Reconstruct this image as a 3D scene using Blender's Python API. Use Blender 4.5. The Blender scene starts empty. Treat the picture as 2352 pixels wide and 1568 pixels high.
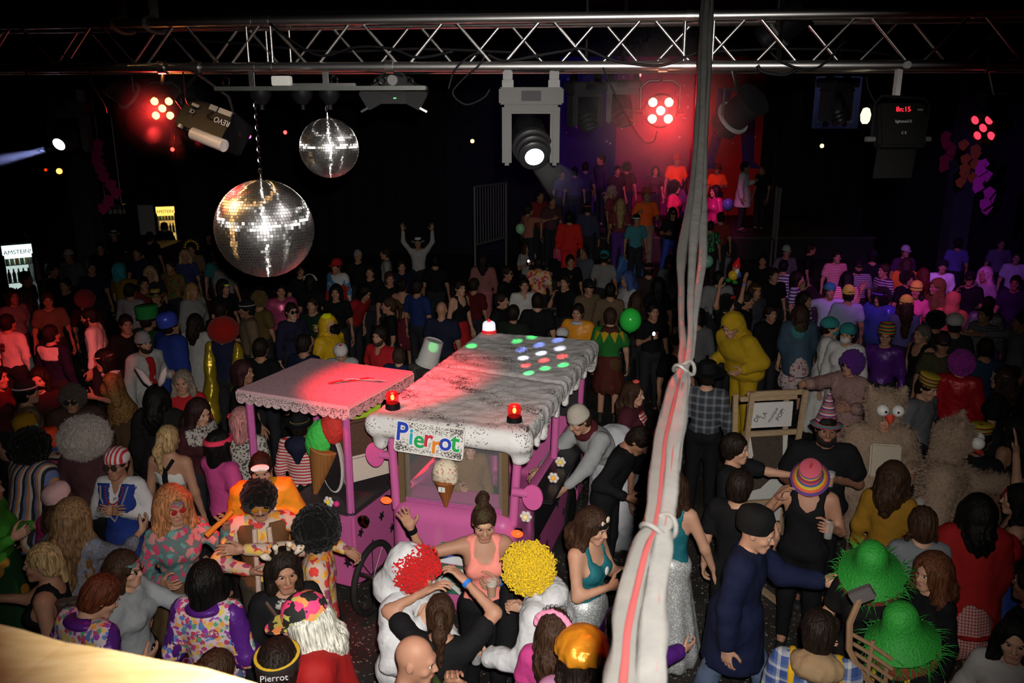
import bpy, bmesh, math, random
import numpy as np
from mathutils import Vector, Matrix, Euler, noise as mnoise

random.seed(7)
RNG = np.random.RandomState(11)
SC = bpy.context.scene
COL = SC.collection
PI = math.pi
R = math.radians

# ------------------------------------------------------------------ camera
F = 1900.0; CX, CY = 1176.0, 784.0; PITCH = R(15); CAMH = 4.15
cam_d = bpy.data.cameras.new('camera'); cam = bpy.data.objects.new('camera', cam_d); COL.objects.link(cam)
cam.location = (0, 0, CAMH); cam.rotation_euler = (R(90) - PITCH, 0, 0)
cam_d.sensor_width = 22.2; cam_d.lens = F / 2352 * 22.2
cam_d.clip_start = 0.02; cam_d.clip_end = 200
cam_d.dof.use_dof = True; cam_d.dof.focus_distance = 6.0; cam_d.dof.aperture_fstop = 4.0
SC.camera = cam

def ray(px, py):
 u = (px - CX) / F; v = (py - CY) / F
 c, s = math.cos(PITCH), math.sin(PITCH)
 return Vector((u, c - v * s, -s - v * c))
CAMP = Vector((0, 0, CAMH))
def on_z(px, py, z):
 r = ray(px, py); return CAMP + r * ((z - CAMH) / r.z)
def at_d(px, py, d): return CAMP + ray(px, py) * d
def at_y(px, py, y):
 r = ray(px, py); return CAMP + r * (y / r.y)

# ------------------------------------------------------------------ world, exposure
w = bpy.data.worlds.new('hall_dark'); SC.world = w; w.use_nodes = True
bg = w.node_tree.nodes['Background']; bg.inputs[0].default_value = (0.03, 0.02, 0.04, 1); bg.inputs[1].default_value = 0.03
SC.view_settings.view_transform = 'Standard'; SC.view_settings.look = 'None'
SC.view_settings.gamma = 1.0; SC.view_settings.exposure = 0.0; SC.view_settings.use_curve_mapping = False
SC.cycles.use_denoising = True
SC.cycles.max_bounces = 3; SC.cycles.diffuse_bounces = 1; SC.cycles.glossy_bounces = 2; SC.cycles.volume_bounces = 0; SC.cycles.transparent_max_bounces = 8; SC.cycles.volume_step_rate = 4; SC.cycles.volume_max_steps = 32
SC.cycles.use_adaptive_sampling = True; SC.cycles.adaptive_threshold = 0.05; SC.cycles.adaptive_min_samples = 10
SC.cycles.sample_clamp_indirect = 3.0

# ------------------------------------------------------------------ lights
def lamp(name, kind, loc, energy, color=(1, 1, 1), target=None, size=0.03, cone=40, blend=0.4):
 d = bpy.data.lights.new(name, kind); d.energy = energy; d.color = color
 if kind == 'SPOT':
  d.spot_size = R(cone); d.spot_blend = blend; d.shadow_soft_size = size
 elif kind == 'AREA':
  d.size = size
 else:
  d.shadow_soft_size = size
 o = bpy.data.objects.new(name, d); COL.objects.link(o); o.location = loc
 if target is not None:
  o.rotation_euler = (Vector(target) - Vector(loc)).to_track_quat('-Z', 'Y').to_euler()
 return o
# the camera's own flash
FL = Vector((0.05, 0.0, CAMH + 0.11))
lamp('camera_flash', 'SPOT', FL, 1520, (1.0, 0.95, 0.88), at_d(1180, 980, 6), 0.025, 72, 1.0)
WARM = Vector((-3.9, 4.1, 5.75))
lamp('mirror_ball_pinspot', 'SPOT', WARM, 900, (1.0, 0.55, 0.2), at_d(620, 525, 4.6), 0.3, 11, 0.4)  # unseen warm spot, added to give the large ball its gold reflection
RW2 = Vector((2.2, 3.4, 6.2)); lamp('mirror_ball_pinspot', 'SPOT', RW2, 260, (1.0, 0.9, 0.85), at_d(680, 430, 4.6), 0.1, 18, 0.5)  # unseen white spot, added to strengthen the bright cross on the ball
# stage, dance-floor and bar lamps of the hall (their fixtures are built further down)
PAR_A = at_d(378, 250, 5.0); PAR_B = at_d(1515, 255, 4.3); PAR_C = at_d(2275, 285, 4.2)
lamp('red_wash_truck', 'SPOT', PAR_A + Vector((0.1, 0.15, -0.12)), 1500, (1, 0.03, 0.05), on_z(890, 880, 1.9), 0.05, 33, 1.0)
lamp('red_wash_left', 'SPOT', PAR_A + Vector((-0.1, 0.1, -0.12)), 1700, (1, 0.04, 0.04), on_z(60, 815, 1.4), 0.05, 24, 0.9)
lamp('red_wash_front', 'SPOT', PAR_A + Vector((0.0, 0.1, -0.15)), 420, (1, 0.05, 0.03), on_z(560, 1150, 1.4), 0.05, 26, 0.7)
lamp('magenta_wash_right', 'SPOT', at_y(2160, 170, 9.5), 850, (0.62, 0.07, 0.75), on_z(2060, 650, 1.5), 0.06, 42, 0.8)
lamp('violet_wash_far_right', 'SPOT', at_y(2000, 150, 11), 500, (0.4, 0.15, 1.0), on_z(2220, 560, 1.5), 0.06, 42, 0.8)
lamp('red_wash_stage', 'SPOT', at_y(1515, 170, 17.0), 520, (1, 0.05, 0.06), at_y(1500, 360, 25), 0.08, 46, 0.7)
lamp('violet_wash_stage', 'SPOT', at_y(1350, 150, 16.5), 260, (0.32, 0.08, 1.0), at_y(1340, 370, 25), 0.08, 60, 0.8)
lamp('magenta_wash_stage', 'SPOT', at_y(1650, 120, 16.0), 1100, (1.0, 0.12, 0.5), at_y(1560, 500, 21), 0.08, 36, 0.8)

# ------------------------------------------------------------------ naming, tagging
def tag(o, label=None, cat=None, group=None, kind=None):
 if label: o['label'] = label
 if cat: o['category'] = cat
 if group: o['group'] = group
 if kind: o['kind'] = kind
 return o
def empty(name, loc=(0, 0, 0), rz=0.0, label=None, cat=None, group=None, kind=None):
 o = bpy.data.objects.new(name, None); COL.objects.link(o)
 o.location = loc; o.rotation_euler = (0, 0, rz); o.empty_display_size = 0.1
 return tag(o, label, cat, group, kind)
def link(name, me, parent=None, mats=None, mat_world=None, matrix=None):
 """object from a mesh; materials are put on the OBJECT slots when mats is given for shared data"""
 o = bpy.data.objects.new(name, me); COL.objects.link(o)
 if parent is not None: o.parent = parent
 if matrix is not None: o.matrix_local = matrix
 if mats is not None:
  for i, m in enumerate(mats):
   if i >= len(me.materials): me.materials.append(m)
   o.material_slots[i].link = 'OBJECT'; o.material_slots[i].material = m
 return o

# ------------------------------------------------------------------ materials
_MC = {}
def _nodes(name):
 m = bpy.data.materials.new(name); m.use_nodes = True
 nt = m.node_tree; b = nt.nodes['Principled BSDF']
 return m, nt, b
def mat(color, rough=0.75, metal=0.0, var=0.12, scale=25.0, bump=0.0, emit=None, es=0.0, spec=0.25, alpha=1.0, trans=0.0, name=None, sheen=0.0, coat=0.0):
 key = (tuple(round(c, 4) for c in color), rough, metal, var, scale, bump, emit, es, spec, alpha, trans, sheen, coat)
 if key in _MC: return _MC[key]
 m, nt, b = _nodes(name or 'surface')
 c = (*color, 1)
 b.inputs['Base Color'].default_value = c
 b.inputs['Roughness'].default_value = rough; b.inputs['Metallic'].default_value = metal
 b.inputs['Specular IOR Level'].default_value = spec
 b.inputs['Alpha'].default_value = alpha
 b.inputs['Transmission Weight'].default_value = trans
 if sheen: b.inputs['Sheen Weight'].default_value = sheen
 if coat: b.inputs['Coat Weight'].default_value = coat
 if emit is not None:
  b.inputs['Emission Color'].default_value = (*emit, 1); b.inputs['Emission Strength'].default_value = es
 if var > 0 or bump > 0:
  tc = nt.nodes.new('ShaderNodeTexCoord'); n = nt.nodes.new('ShaderNodeTexNoise')
  n.inputs['Scale'].default_value = scale; n.inputs['Detail'].default_value = 3
  nt.links.new(tc.outputs['Object'], n.inputs['Vector'])
  if var > 0:
   mx = nt.nodes.new('ShaderNodeMix'); mx.data_type = 'RGBA'
   mx.inputs[6].default_value = (*[min(1, x * (1 + var)) for x in color], 1)
   mx.inputs[7].default_value = (*[x * (1 - var) for x in color], 1)
   nt.links.new(n.outputs['Fac'], mx.inputs[0]); nt.links.new(mx.outputs[2], b.inputs['Base Color'])
  if bump > 0:
   bp = nt.nodes.new('ShaderNodeBump'); bp.inputs['Strength'].default_value = bump; bp.inputs['Distance'].default_value = 0.02
   nt.links.new(n.outputs['Fac'], bp.inputs['Height']); nt.links.new(bp.outputs[0], b.inputs['Normal'])
 _MC[key] = m
 return m
def glow(color, s, name='light_source'):
 return mat((0.02, 0.02, 0.02), 0.5, 0, 0, emit=tuple(color), es=s, name=name)
def ramp(nt, fac, stops, interp='CONSTANT'):
 r = nt.nodes.new('ShaderNodeValToRGB'); r.color_ramp.interpolation = interp
 el = r.color_ramp.elements
 while len(el) < len(stops): el.new(0.5)
 for e, (p, c) in zip(el, stops): e.position = p; e.color = (*c, 1)
 nt.links.new(fac, r.inputs[0]); return r
def pattern(kind, cols, scale=10.0, rough=0.75, axis='Z', name=None, spec=0.3):
 """stripes / plaid / spots / flowers / leopard / check / glitter / patches"""
 key = (kind, tuple(cols), scale, rough, axis)
 if key in _MC: return _MC[key]
 m, nt, b = _nodes(name or kind + '_cloth'); b.inputs['Roughness'].default_value = rough; b.inputs['Specular IOR Level'].default_value = spec
 tc = nt.nodes.new('ShaderNodeTexCoord'); co = tc.outputs['Object']
 out = None
 if kind == 'stripes':
  sp = nt.nodes.new('ShaderNodeSeparateXYZ'); nt.links.new(co, sp.inputs[0])
  mt = nt.nodes.new('ShaderNodeMath'); mt.operation = 'MULTIPLY'; mt.inputs[1].default_value = scale; nt.links.new(sp.outputs[axis], mt.inputs[0])
  fr = nt.nodes.new('ShaderNodeMath'); fr.operation = 'FRACT'; nt.links.new(mt.outputs[0], fr.inputs[0])
  n = len(cols); out = ramp(nt, fr.outputs[0], [(i / n, c) for i, c in enumerate(cols)]).outputs[0]
 elif kind in ('plaid', 'check'):
  sp = nt.nodes.new('ShaderNodeSeparateXYZ'); nt.links.new(co, sp.inputs[0])
  o = []
  for ax in ('X', 'Z'):
   mt = nt.nodes.new('ShaderNodeMath'); mt.operation = 'MULTIPLY'; mt.inputs[1].default_value = scale; nt.links.new(sp.outputs[ax], mt.inputs[0])
   fr = nt.nodes.new('ShaderNodeMath'); fr.operation = 'FRACT'; nt.links.new(mt.outputs[0], fr.inputs[0])
   n = len(cols); o.append(ramp(nt, fr.outputs[0], [(i / n, c) for i, c in enumerate(cols)]).outputs[0])
  mx = nt.nodes.new('ShaderNodeMix'); mx.data_type = 'RGBA'; mx.inputs[0].default_value = 0.5
  nt.links.new(o[0], mx.inputs[6]); nt.links.new(o[1], mx.inputs[7]); out = mx.outputs[2]
 elif kind in ('flowers', 'patches', 'spots', 'leopard', 'cells'):
  dn = nt.nodes.new('ShaderNodeTexNoise'); dn.inputs['Scale'].default_value = scale * 1.3; nt.links.new(co, dn.inputs['Vector']); ds = nt.nodes.new('ShaderNodeVectorMath'); ds.operation = 'MULTIPLY_ADD'; ds.inputs[1].default_value = (1.1 / scale,) * 3; nt.links.new(dn.outputs['Color'], ds.inputs[0]); nt.links.new(co, ds.inputs[2])
  v = nt.nodes.new('ShaderNodeTexVoronoi'); v.inputs['Scale'].default_value = scale; nt.links.new(ds.outputs[0] if kind != 'spots' else co, v.inputs['Vector'])
  if kind in ('patches', 'cells'):
   w2 = nt.nodes.new('ShaderNodeSeparateColor'); nt.links.new(v.outputs['Color'], w2.inputs[0])
   n = len(cols); out = ramp(nt, w2.outputs[0], [(i / n, c) for i, c in enumerate(cols)]).outputs[0]
  elif kind == 'spots':
   out = ramp(nt, v.outputs['Distance'], [(0, cols[1]), (0.32, cols[0])]).outputs[0]
  elif kind == 'leopard':
   out = ramp(nt, v.outputs['Distance'], [(0, cols[1]), (0.2, cols[2]), (0.42, cols[0])]).outputs[0]
  else:                                           # flowers: coloured discs on a ground
   w2 = nt.nodes.new('ShaderNodeSeparateColor'); nt.links.new(v.outputs['Color'], w2.inputs[0])
   n = len(cols) - 1; pet = ramp(nt, w2.outputs[0], [(i / n, c) for i, c in enumerate(cols[1:])]).outputs[0]
   mx = nt.nodes.new('ShaderNodeMix'); mx.data_type = 'RGBA'
   lt = nt.nodes.new('ShaderNodeMath'); lt.operation = 'LESS_THAN'; lt.inputs[1].default_value = 0.56; nt.links.new(v.outputs['Distance'], lt.inputs[0])
   nt.links.new(lt.outputs[0], mx.inputs[0]); mx.inputs[6].default_value = (*cols[0], 1); nt.links.new(pet, mx.inputs[7]); out = mx.outputs[2]
 elif kind == 'swirl':
  n1 = nt.nodes.new('ShaderNodeTexNoise'); n1.inputs['Scale'].default_value = scale; n1.inputs['Distortion'].default_value = 2.5; nt.links.new(co, n1.inputs['Vector'])
  n = len(cols); out = ramp(nt, n1.outputs['Fac'], [(0.3 + 0.4 * i / max(1, n - 1), c) for i, c in enumerate(cols)], 'LINEAR').outputs[0]
 elif kind == 'glitter':
  v = nt.nodes.new('ShaderNodeTexVoronoi'); v.inputs['Scale'].default_value = scale; nt.links.new(co, v.inputs['Vector'])
  w2 = nt.nodes.new('ShaderNodeSeparateColor'); nt.links.new(v.outputs['Color'], w2.inputs[0])
  out = ramp(nt, w2.outputs[0], [(0, cols[0]), (0.75, cols[1])]).outputs[0]
  b.inputs['Metallic'].default_value = 0.3; b.inputs['Roughness'].default_value = 0.45
 nt.links.new(out, b.inputs['Base Color'])
 _MC[key] = m
 return m

# ------------------------------------------------------------------ mesh building
class MB:
 """collects pieces for ONE mesh"""
 def __init__(s): s.v = []; s.f = []; s.m = []; s.M = Matrix.Identity(4)
 def add(s, vs, fs, mi=0):
  k = len(s.v); s.v += [tuple(s.M @ Vector(v)) for v in vs]
  for f in fs: s.f.append(tuple(i + k for i in f)); s.m.append(mi)
 def box(s, c, size, rot=None, mi=0, taper=1.0):
  x, y, z = [d / 2 for d in size]
  vs = [(-x, -y, -z), (x, -y, -z), (x, y, -z), (-x, y, -z), (-x * taper, -y * taper, z), (x * taper, -y * taper, z), (x * taper, y * taper, z), (-x * taper, y * taper, z)]
  Mx = Matrix.Translation(c) @ (rot.to_4x4() if rot is not None else Matrix.Identity(4))
  s.add([Mx @ Vector(v) for v in vs], [(0, 3, 2, 1), (4, 5, 6, 7), (0, 1, 5, 4), (1, 2, 6, 5), (2, 3, 7, 6), (3, 0, 4, 7)], mi)
 def cyl(s, a, b, r0, r1=None, n=12, mi=0, caps=True):
  r1 = r0 if r1 is None else r1; a = Vector(a); b = Vector(b); d = (b - a)
  if d.length < 1e-9: return
  q = d.to_track_quat('Z', 'Y').to_matrix()
  vs = []
  for p, r in ((a, r0), (b, r1)):
   for i in range(n):
    t = 2 * PI * i / n; vs.append(p + q @ Vector((math.cos(t) * r, math.sin(t) * r, 0)))
  fs = [(i, (i + 1) % n, n + (i + 1) % n, n + i) for i in range(n)]
  if caps: fs += [tuple(range(n - 1, -1, -1)), tuple(range(n, 2 * n))]
  s.add(vs, fs, mi)
 def tube(s, pts, r, n=8, mi=0, closed=False, caps=True):
  pts = [Vector(p) for p in pts]; rs = r if isinstance(r, (list, tuple)) else [r] * len(pts)
  N = len(pts); vs = []; prev = None
  for i, p in enumerate(pts):
   if closed: t = pts[(i + 1) % N] - pts[i - 1]
   else: t = pts[min(i + 1, N - 1)] - pts[max(i - 1, 0)]
   t.normalize() if t.length > 1e-9 else None
   if prev is None:
    prev = Vector((0, 0, 1)) if abs(t.z) < 0.9 else Vector((1, 0, 0))
   u = prev - t * prev.dot(t)
   if u.length < 1e-6: u = t.orthogonal()
   u.normalize(); prev = u; w_ = t.cross(u)
   for k in range(n):
    a = 2 * PI * k / n; vs.append(p + (u * math.cos(a) + w_ * math.sin(a)) * rs[i])
  fs = []
  for i in range(N if closed else N - 1):
   j = (i + 1) % N
   for k in range(n): fs.append((i * n + k, i * n + (k + 1) % n, j * n + (k + 1) % n, j * n + k))
  if caps and not closed: fs += [tuple(range(n - 1, -1, -1)), tuple(range((N - 1) * n, N * n))]
  s.add(vs, fs, mi)
 def lathe(s, prof, n=20, M=None, mi=0):
  """prof: (r, z) list revolved about local Z"""
  M = M or Matrix.Identity(4); vs = []; fs = []
  for r, z in prof:
   for k in range(n):
    a = 2 * PI * k / n; vs.append(M @ Vector((r * math.cos(a), r * math.sin(a), z)))
  for i in range(len(prof) - 1):
   for k in range(n): fs.append((i * n + k, i * n + (k + 1) % n, (i + 1) * n + (k + 1) % n, (i + 1) * n + k))
  if prof[0][0] > 1e-5: fs.append(tuple(range(n - 1, -1, -1)))
  if prof[-1][0] > 1e-5: fs.append(tuple(range((len(prof) - 1) * n, len(prof) * n)))
  s.add(vs, fs, mi)
 def ball(s, c, r, n=12, mi=0, M=None):
  rr = (r, r, r) if not isinstance(r, (list, tuple)) else r
  m = max(5, n * 2 // 3); prof = [(math.sin(PI * i / m), -math.cos(PI * i / m)) for i in range(m + 1)]
  prof[0] = (1e-4, -1); prof[-1] = (1e-4, 1)
  Mx = Matrix.Translation(c) @ (M or Matrix.Identity(4)) @ Matrix.Diagonal((*rr, 1))
  s.lathe(prof, n, Mx, mi)
 def prism(s, outline, t, M=None, mi=0, z0=0.0):
  """outline (x, y) list extruded along local Z from z0 to z0 + t"""
  M = M or Matrix.Identity(4); n = len(outline)
  vs = [M @ Vector((x, y, z0)) for x, y in outline] + [M @ Vector((x, y, z0 + t)) for x, y in outline]
  fs = [tuple(range(n - 1, -1, -1)), tuple(range(n, 2 * n))] + [(i, (i + 1) % n, n + (i + 1) % n, n + i) for i in range(n)]
  s.add(vs, fs, mi)
 def mesh(s, name, mats=(), smooth=False, bevel=0.0, angle=40):
  me = bpy.data.meshes.new(name); me.from_pydata(s.v, [], s.f)
  for m in mats: me.materials.append(m)
  if len(mats) > 1: me.polygons.foreach_set('material_index', s.m)
  if bevel > 0:
   bm = bmesh.new(); bm.from_mesh(me)
   es = [e for e in bm.edges if len(e.link_faces) == 2 and e.calc_face_angle(0) > 0.6]
   bmesh.ops.bevel(bm, geom=es, offset=bevel, segments=2, affect='EDGES', clamp_overlap=True)
   bm.to_mesh(me); bm.free()
  if smooth:
   me.polygons.foreach_set('use_smooth', [True] * len(me.polygons))
   if angle < 180: me.set_sharp_from_angle(angle=R(angle))
  me.update(); return me
 def build(s, name, m, parent=None, smooth=True, bevel=0.0, loc=None, angle=40):
  ms = m if isinstance(m, (list, tuple)) else [m]
  o = bpy.data.objects.new(name, s.mesh(name, ms, smooth, bevel, angle)); COL.objects.link(o)
  if parent is not None: o.parent = parent
  if loc is not None: o.location = loc
  return o
def bx(name, m, c, size, parent=None, bevel=0.0, rot=None, taper=1.0):
 b = MB(); b.box(c, size, rot, 0, taper); return b.build(name, m, parent, True, bevel)
def text_mesh(txt, size, depth=0.002, align='CENTER'):
 cu = bpy.data.curves.new('lettering', 'FONT'); cu.body = txt; cu.size = size; cu.extrude = depth; cu.align_x = align; cu.align_y = 'CENTER'
 cu.resolution_u = 3
 o = bpy.data.objects.new('lettering_source', cu); COL.objects.link(o)
 dg = bpy.context.evaluated_depsgraph_get(); me = bpy.data.meshes.new_from_object(o.evaluated_get(dg))
 bpy.data.objects.remove(o); bpy.data.curves.remove(cu); return me

def np_mesh(name, V, Q, mi=None, smooth=True):
 me = bpy.data.meshes.new(name)
 V = np.asarray(V, np.float32); Q = np.asarray(Q, np.int32)
 me.vertices.add(len(V)); me.vertices.foreach_set('co', V.ravel())
 me.loops.add(Q.size); me.loops.foreach_set('vertex_index', Q.ravel())
 me.polygons.add(len(Q)); me.polygons.foreach_set('loop_start', np.arange(0, Q.size, Q.shape[1], dtype=np.int32))
 if smooth: me.polygons.foreach_set('use_smooth', np.ones(len(Q), bool))
 if mi is not None: me.polygons.foreach_set('material_index', np.asarray(mi, np.int32))
 me.update(calc_edges=True); me.validate(); return me
# ================================================================== signed-distance modelling (smooth continuous surfaces)
def surfnet(Fd, org, h):
 """surface nets on a scalar grid -> verts, quads (inside negative)"""
 S = Fd < 0
 nx, ny, nz = Fd.shape
 c = [S[i:nx - 1 + i, j:ny - 1 + j, k:nz - 1 + k] for i in (0, 1) for j in (0, 1) for k in (0, 1)]
 cnt = sum(x.astype(np.int8) for x in c); act = (cnt > 0) & (cnt < 8)
 idx = np.argwhere(act); N = len(idx)
 if N == 0: return np.zeros((0, 3)), np.zeros((0, 4), int)
 vid = -np.ones(act.shape, np.int32); vid[act] = np.arange(N)
 acc = np.zeros((N, 3)); n = np.zeros(N)
 I = idx.T
 def val(o): return Fd[I[0] + o[0], I[1] + o[1], I[2] + o[2]]
 corners = [(i, j, k) for i in (0, 1) for j in (0, 1) for k in (0, 1)]
 vals = {o: val(o) for o in corners}
 for a in corners:
  for ax in range(3):
   if a[ax] == 0:
    b_ = list(a); b_[ax] = 1; b_ = tuple(b_)
    va, vb = vals[a], vals[b_]; m = (va < 0) != (vb < 0)
    t = np.where(m, va / np.where(m, va - vb, 1), 0)
    p = np.array(a, float)[None, :].repeat(N, 0); p[:, ax] += t
    acc[m] += p[m]; n[m] += 1
 V = (idx + acc / n[:, None]) * h + np.asarray(org)
 Q = []
 for ax in range(3):
  u, v = (ax + 1) % 3, (ax + 2) % 3
  sl0 = [slice(None)] * 3; sl1 = [slice(None)] * 3
  sl0[ax] = slice(0, -1); sl1[ax] = slice(1, None)
  s0, s1 = S[tuple(sl0)], S[tuple(sl1)]
  e = np.argwhere(s0 != s1)
  e = e[(e[:, u] > 0) & (e[:, v] > 0) & (e[:, u] < Fd.shape[u] - 1) & (e[:, v] < Fd.shape[v] - 1)]
  if len(e) == 0: continue
  def cell(du, dv):
   x = e.copy(); x[:, u] += du; x[:, v] += dv; return vid[x[:, 0], x[:, 1], x[:, 2]]
  q = np.stack([cell(-1, -1), cell(0, -1), cell(0, 0), cell(-1, 0)], 1)
  fl = s0[e[:, 0], e[:, 1], e[:, 2]]
  q[~fl] = q[~fl][:, ::-1]
  Q.append(q)
 return V, np.concatenate(Q)
class Grid:
 def __init__(s, lo, hi, h):
  s.lo = np.asarray(lo, float); s.h = h
  n = np.ceil((np.asarray(hi) - s.lo) / h).astype(int) + 1
  ax = [s.lo[i] + h * np.arange(n[i]) for i in range(3)]
  s.X, s.Y, s.Z = [a.astype(np.float32) for a in np.meshgrid(*ax, indexing='ij')]
  s.f = np.full(s.X.shape, 9.0, np.float32)
 def u(s, d, k=0.03):
  """smooth union"""
  if k <= 0: s.f = np.minimum(s.f, d)
  else:
   hh = np.maximum(k - np.abs(s.f - d), 0) / k; s.f = np.minimum(s.f, d) - hh * hh * k * 0.25
 def sub(s, d, k=0.01):
  d = -d; hh = np.maximum(k - np.abs(s.f - d), 0) / k; s.f = np.maximum(s.f, d) + hh * hh * k * 0.25
 def cut(s, d): s.f = np.maximum(s.f, d)
 def cone(s, a, b, ra, rb):
  a = np.asarray(a, float); b = np.asarray(b, float); ba = b - a; L = float(ba @ ba) + 1e-9
  px, py, pz = s.X - a[0], s.Y - a[1], s.Z - a[2]
  t = np.clip((px * ba[0] + py * ba[1] + pz * ba[2]) / L, 0, 1)
  return np.sqrt((px - t * ba[0]) ** 2 + (py - t * ba[1]) ** 2 + (pz - t * ba[2]) ** 2) - (ra + (rb - ra) * t)
 def ell(s, c, r, Rm=None):
  px, py, pz = s.X - c[0], s.Y - c[1], s.Z - c[2]
  if Rm is not None:
   px, py, pz = (Rm[0][0] * px + Rm[1][0] * py + Rm[2][0] * pz, Rm[0][1] * px + Rm[1][1] * py + Rm[2][1] * pz, Rm[0][2] * px + Rm[1][2] * py + Rm[2][2] * pz)
  q = np.sqrt((px / r[0]) ** 2 + (py / r[1]) ** 2 + (pz / r[2]) ** 2); m = min(r)
  return (q - 1) * (m * 0.5 + 0.5 * (r[0] + r[1] + r[2]) / 3)
 def box(s, c, hs, r):
  q = [np.abs(s.X - c[0]) - hs[0] + r, np.abs(s.Y - c[1]) - hs[1] + r, np.abs(s.Z - c[2]) - hs[2] + r]
  o = np.sqrt(sum(np.maximum(x, 0) ** 2 for x in q)); return o + np.minimum(np.maximum(np.maximum(q[0], q[1]), q[2]), 0) - r
 def wob(s, amp, sc, seed=0.0):
  """cheap crease noise"""
  x, y, z = s.X * sc + seed, s.Y * sc + seed * 1.7, s.Z * sc - seed
  n = np.sin(x + 1.7 * np.sin(0.9 * z + y)) * np.sin(1.1 * y + 1.3 * np.sin(x * .8 + seed)) + 0.6 * np.sin(1.9 * z + 2.1 * np.sin(1.3 * x - y)) * np.sin(2.3 * x - 1.1 * z)
  s.f = s.f + amp * n
 def mesh(s): return surfnet(s.f, s.lo, s.h)
# ================================================================== the hall
WHITE = (0.8, 0.8, 0.78); BLACK = (0.012, 0.012, 0.013)
m_blackwall = mat((0.02, 0.02, 0.022), 0.9, var=0.3, scale=2)
m_curtain = mat((0.014, 0.013, 0.016), 0.95, var=0.3, scale=3)
m_metal_black = mat((0.01, 0.01, 0.011), 0.5, 0.0, var=0.1, spec=0.2)
m_plastic_black = mat((0.006, 0.006, 0.007), 0.5, var=0.1, spec=0.12)
m_alu = mat((0.62, 0.61, 0.6), 0.34, 1.0, var=0.12, scale=30, name='brushed_aluminium')
m_chrome = mat((0.75, 0.75, 0.75), 0.12, 1.0, var=0.0, name='chrome')
m_steel = mat((0.5, 0.5, 0.5), 0.3, 1.0, var=0.1, name='steel')
m_grey = mat((0.1, 0.1, 0.1), 0.5, 0.0)

def structure(name, m, c, size, rot=None):
 o = bx(name, m, c, size, None, 0, rot); return tag(o, kind='structure')
def floor_mat():
 m, nt, b = _nodes('trodden_floor'); b.inputs['Roughness'].default_value = 0.55
 tc = nt.nodes.new('ShaderNodeTexCoord')
 n = nt.nodes.new('ShaderNodeTexNoise'); n.inputs['Scale'].default_value = 1.6; n.inputs['Detail'].default_value = 6; nt.links.new(tc.outputs['Object'], n.inputs['Vector'])
 r = ramp(nt, n.outputs['Fac'], [(0.3, (0.012, 0.011, 0.01)), (0.7, (0.05, 0.046, 0.042))], 'LINEAR')
 nt.links.new(r.outputs[0], b.inputs['Base Color']); return m
structure('floor', floor_mat(), (0.5, 12, -0.1), (24, 36, 0.2))
structure('ceiling', m_blackwall, (0.5, 12, 7.1), (24, 36, 0.2))
structure('wall_back', m_blackwall, (0.5, 27.1, 3.5), (24, 0.2, 7))
structure('wall_left', m_blackwall, (-10.8, 12, 3.5), (0.2, 36, 7))
structure('wall_right', m_curtain, (11.1, 12, 3.5), (0.2, 36, 7))
structure('wall_front', m_blackwall, (0.5, -4.1, 3.5), (24, 0.2, 7))
structure('floor_balcony', mat((0.2, 0.13, 0.07), 0.7), (0.5, -1.75, 2.65), (20, 4.5, 0.2))
# faint ceiling beams and wall columns
for i, y in enumerate((7.5, 13.0, 18.5, 24.0)):
 structure('ceiling_beam', mat((0.05, 0.05, 0.052), 0.7), (0.5, y, 6.8), (23.6, 0.3, 0.4))
for x, y in ((-9.7, 12.2), (-9.7, 19.0), (10.7, 12.0), (10.7, 20.0)):
 structure('column', mat((0.06, 0.06, 0.06), 0.8), (x, y, 3.5), (0.45, 0.45, 7.0))

# the stage: two decks of black panels on a timber front
T1, T2 = 0.8, 1.35
def deck(name, x0, x1, y0, y1, z, nx, ny):
 root = empty(name, ((x0 + x1) / 2, (y0 + y1) / 2, 0), 0, kind='structure')
 dx, dy = (x1 - x0) / nx, (y1 - y0) / ny
 me = None
 for i in range(nx):
  for j in range(ny):
   if me is None:
    b = MB(); b.box((0, 0, 0), (dx - 0.012, dy - 0.012, 0.05)); me = b.mesh('deck_panel', [mat((0.045, 0.04, 0.038), 0.6, var=0.3, scale=4)], True, 0.004)
   o = link('deck_panel', me, root); o.location = (x0 + dx * (i + .5) - root.location.x, y0 + dy * (j + .5) - root.location.y, z - 0.025)
 b = MB(); b.box((0, 0, (z - 0.05) / 2), (x1 - x0 - 0.04, y1 - y0 - 0.04, z - 0.052)); b.build('deck_skirt', mat((0.02, 0.018, 0.018), 0.9), root)
 return root
deck('floor_stage_front', 0.2, 8.4, 14.9, 20.4, T1, 5, 3)
deck('floor_stage_rear', 0.2, 9.0, 20.42, 25.4, T2, 5, 3)

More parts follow.
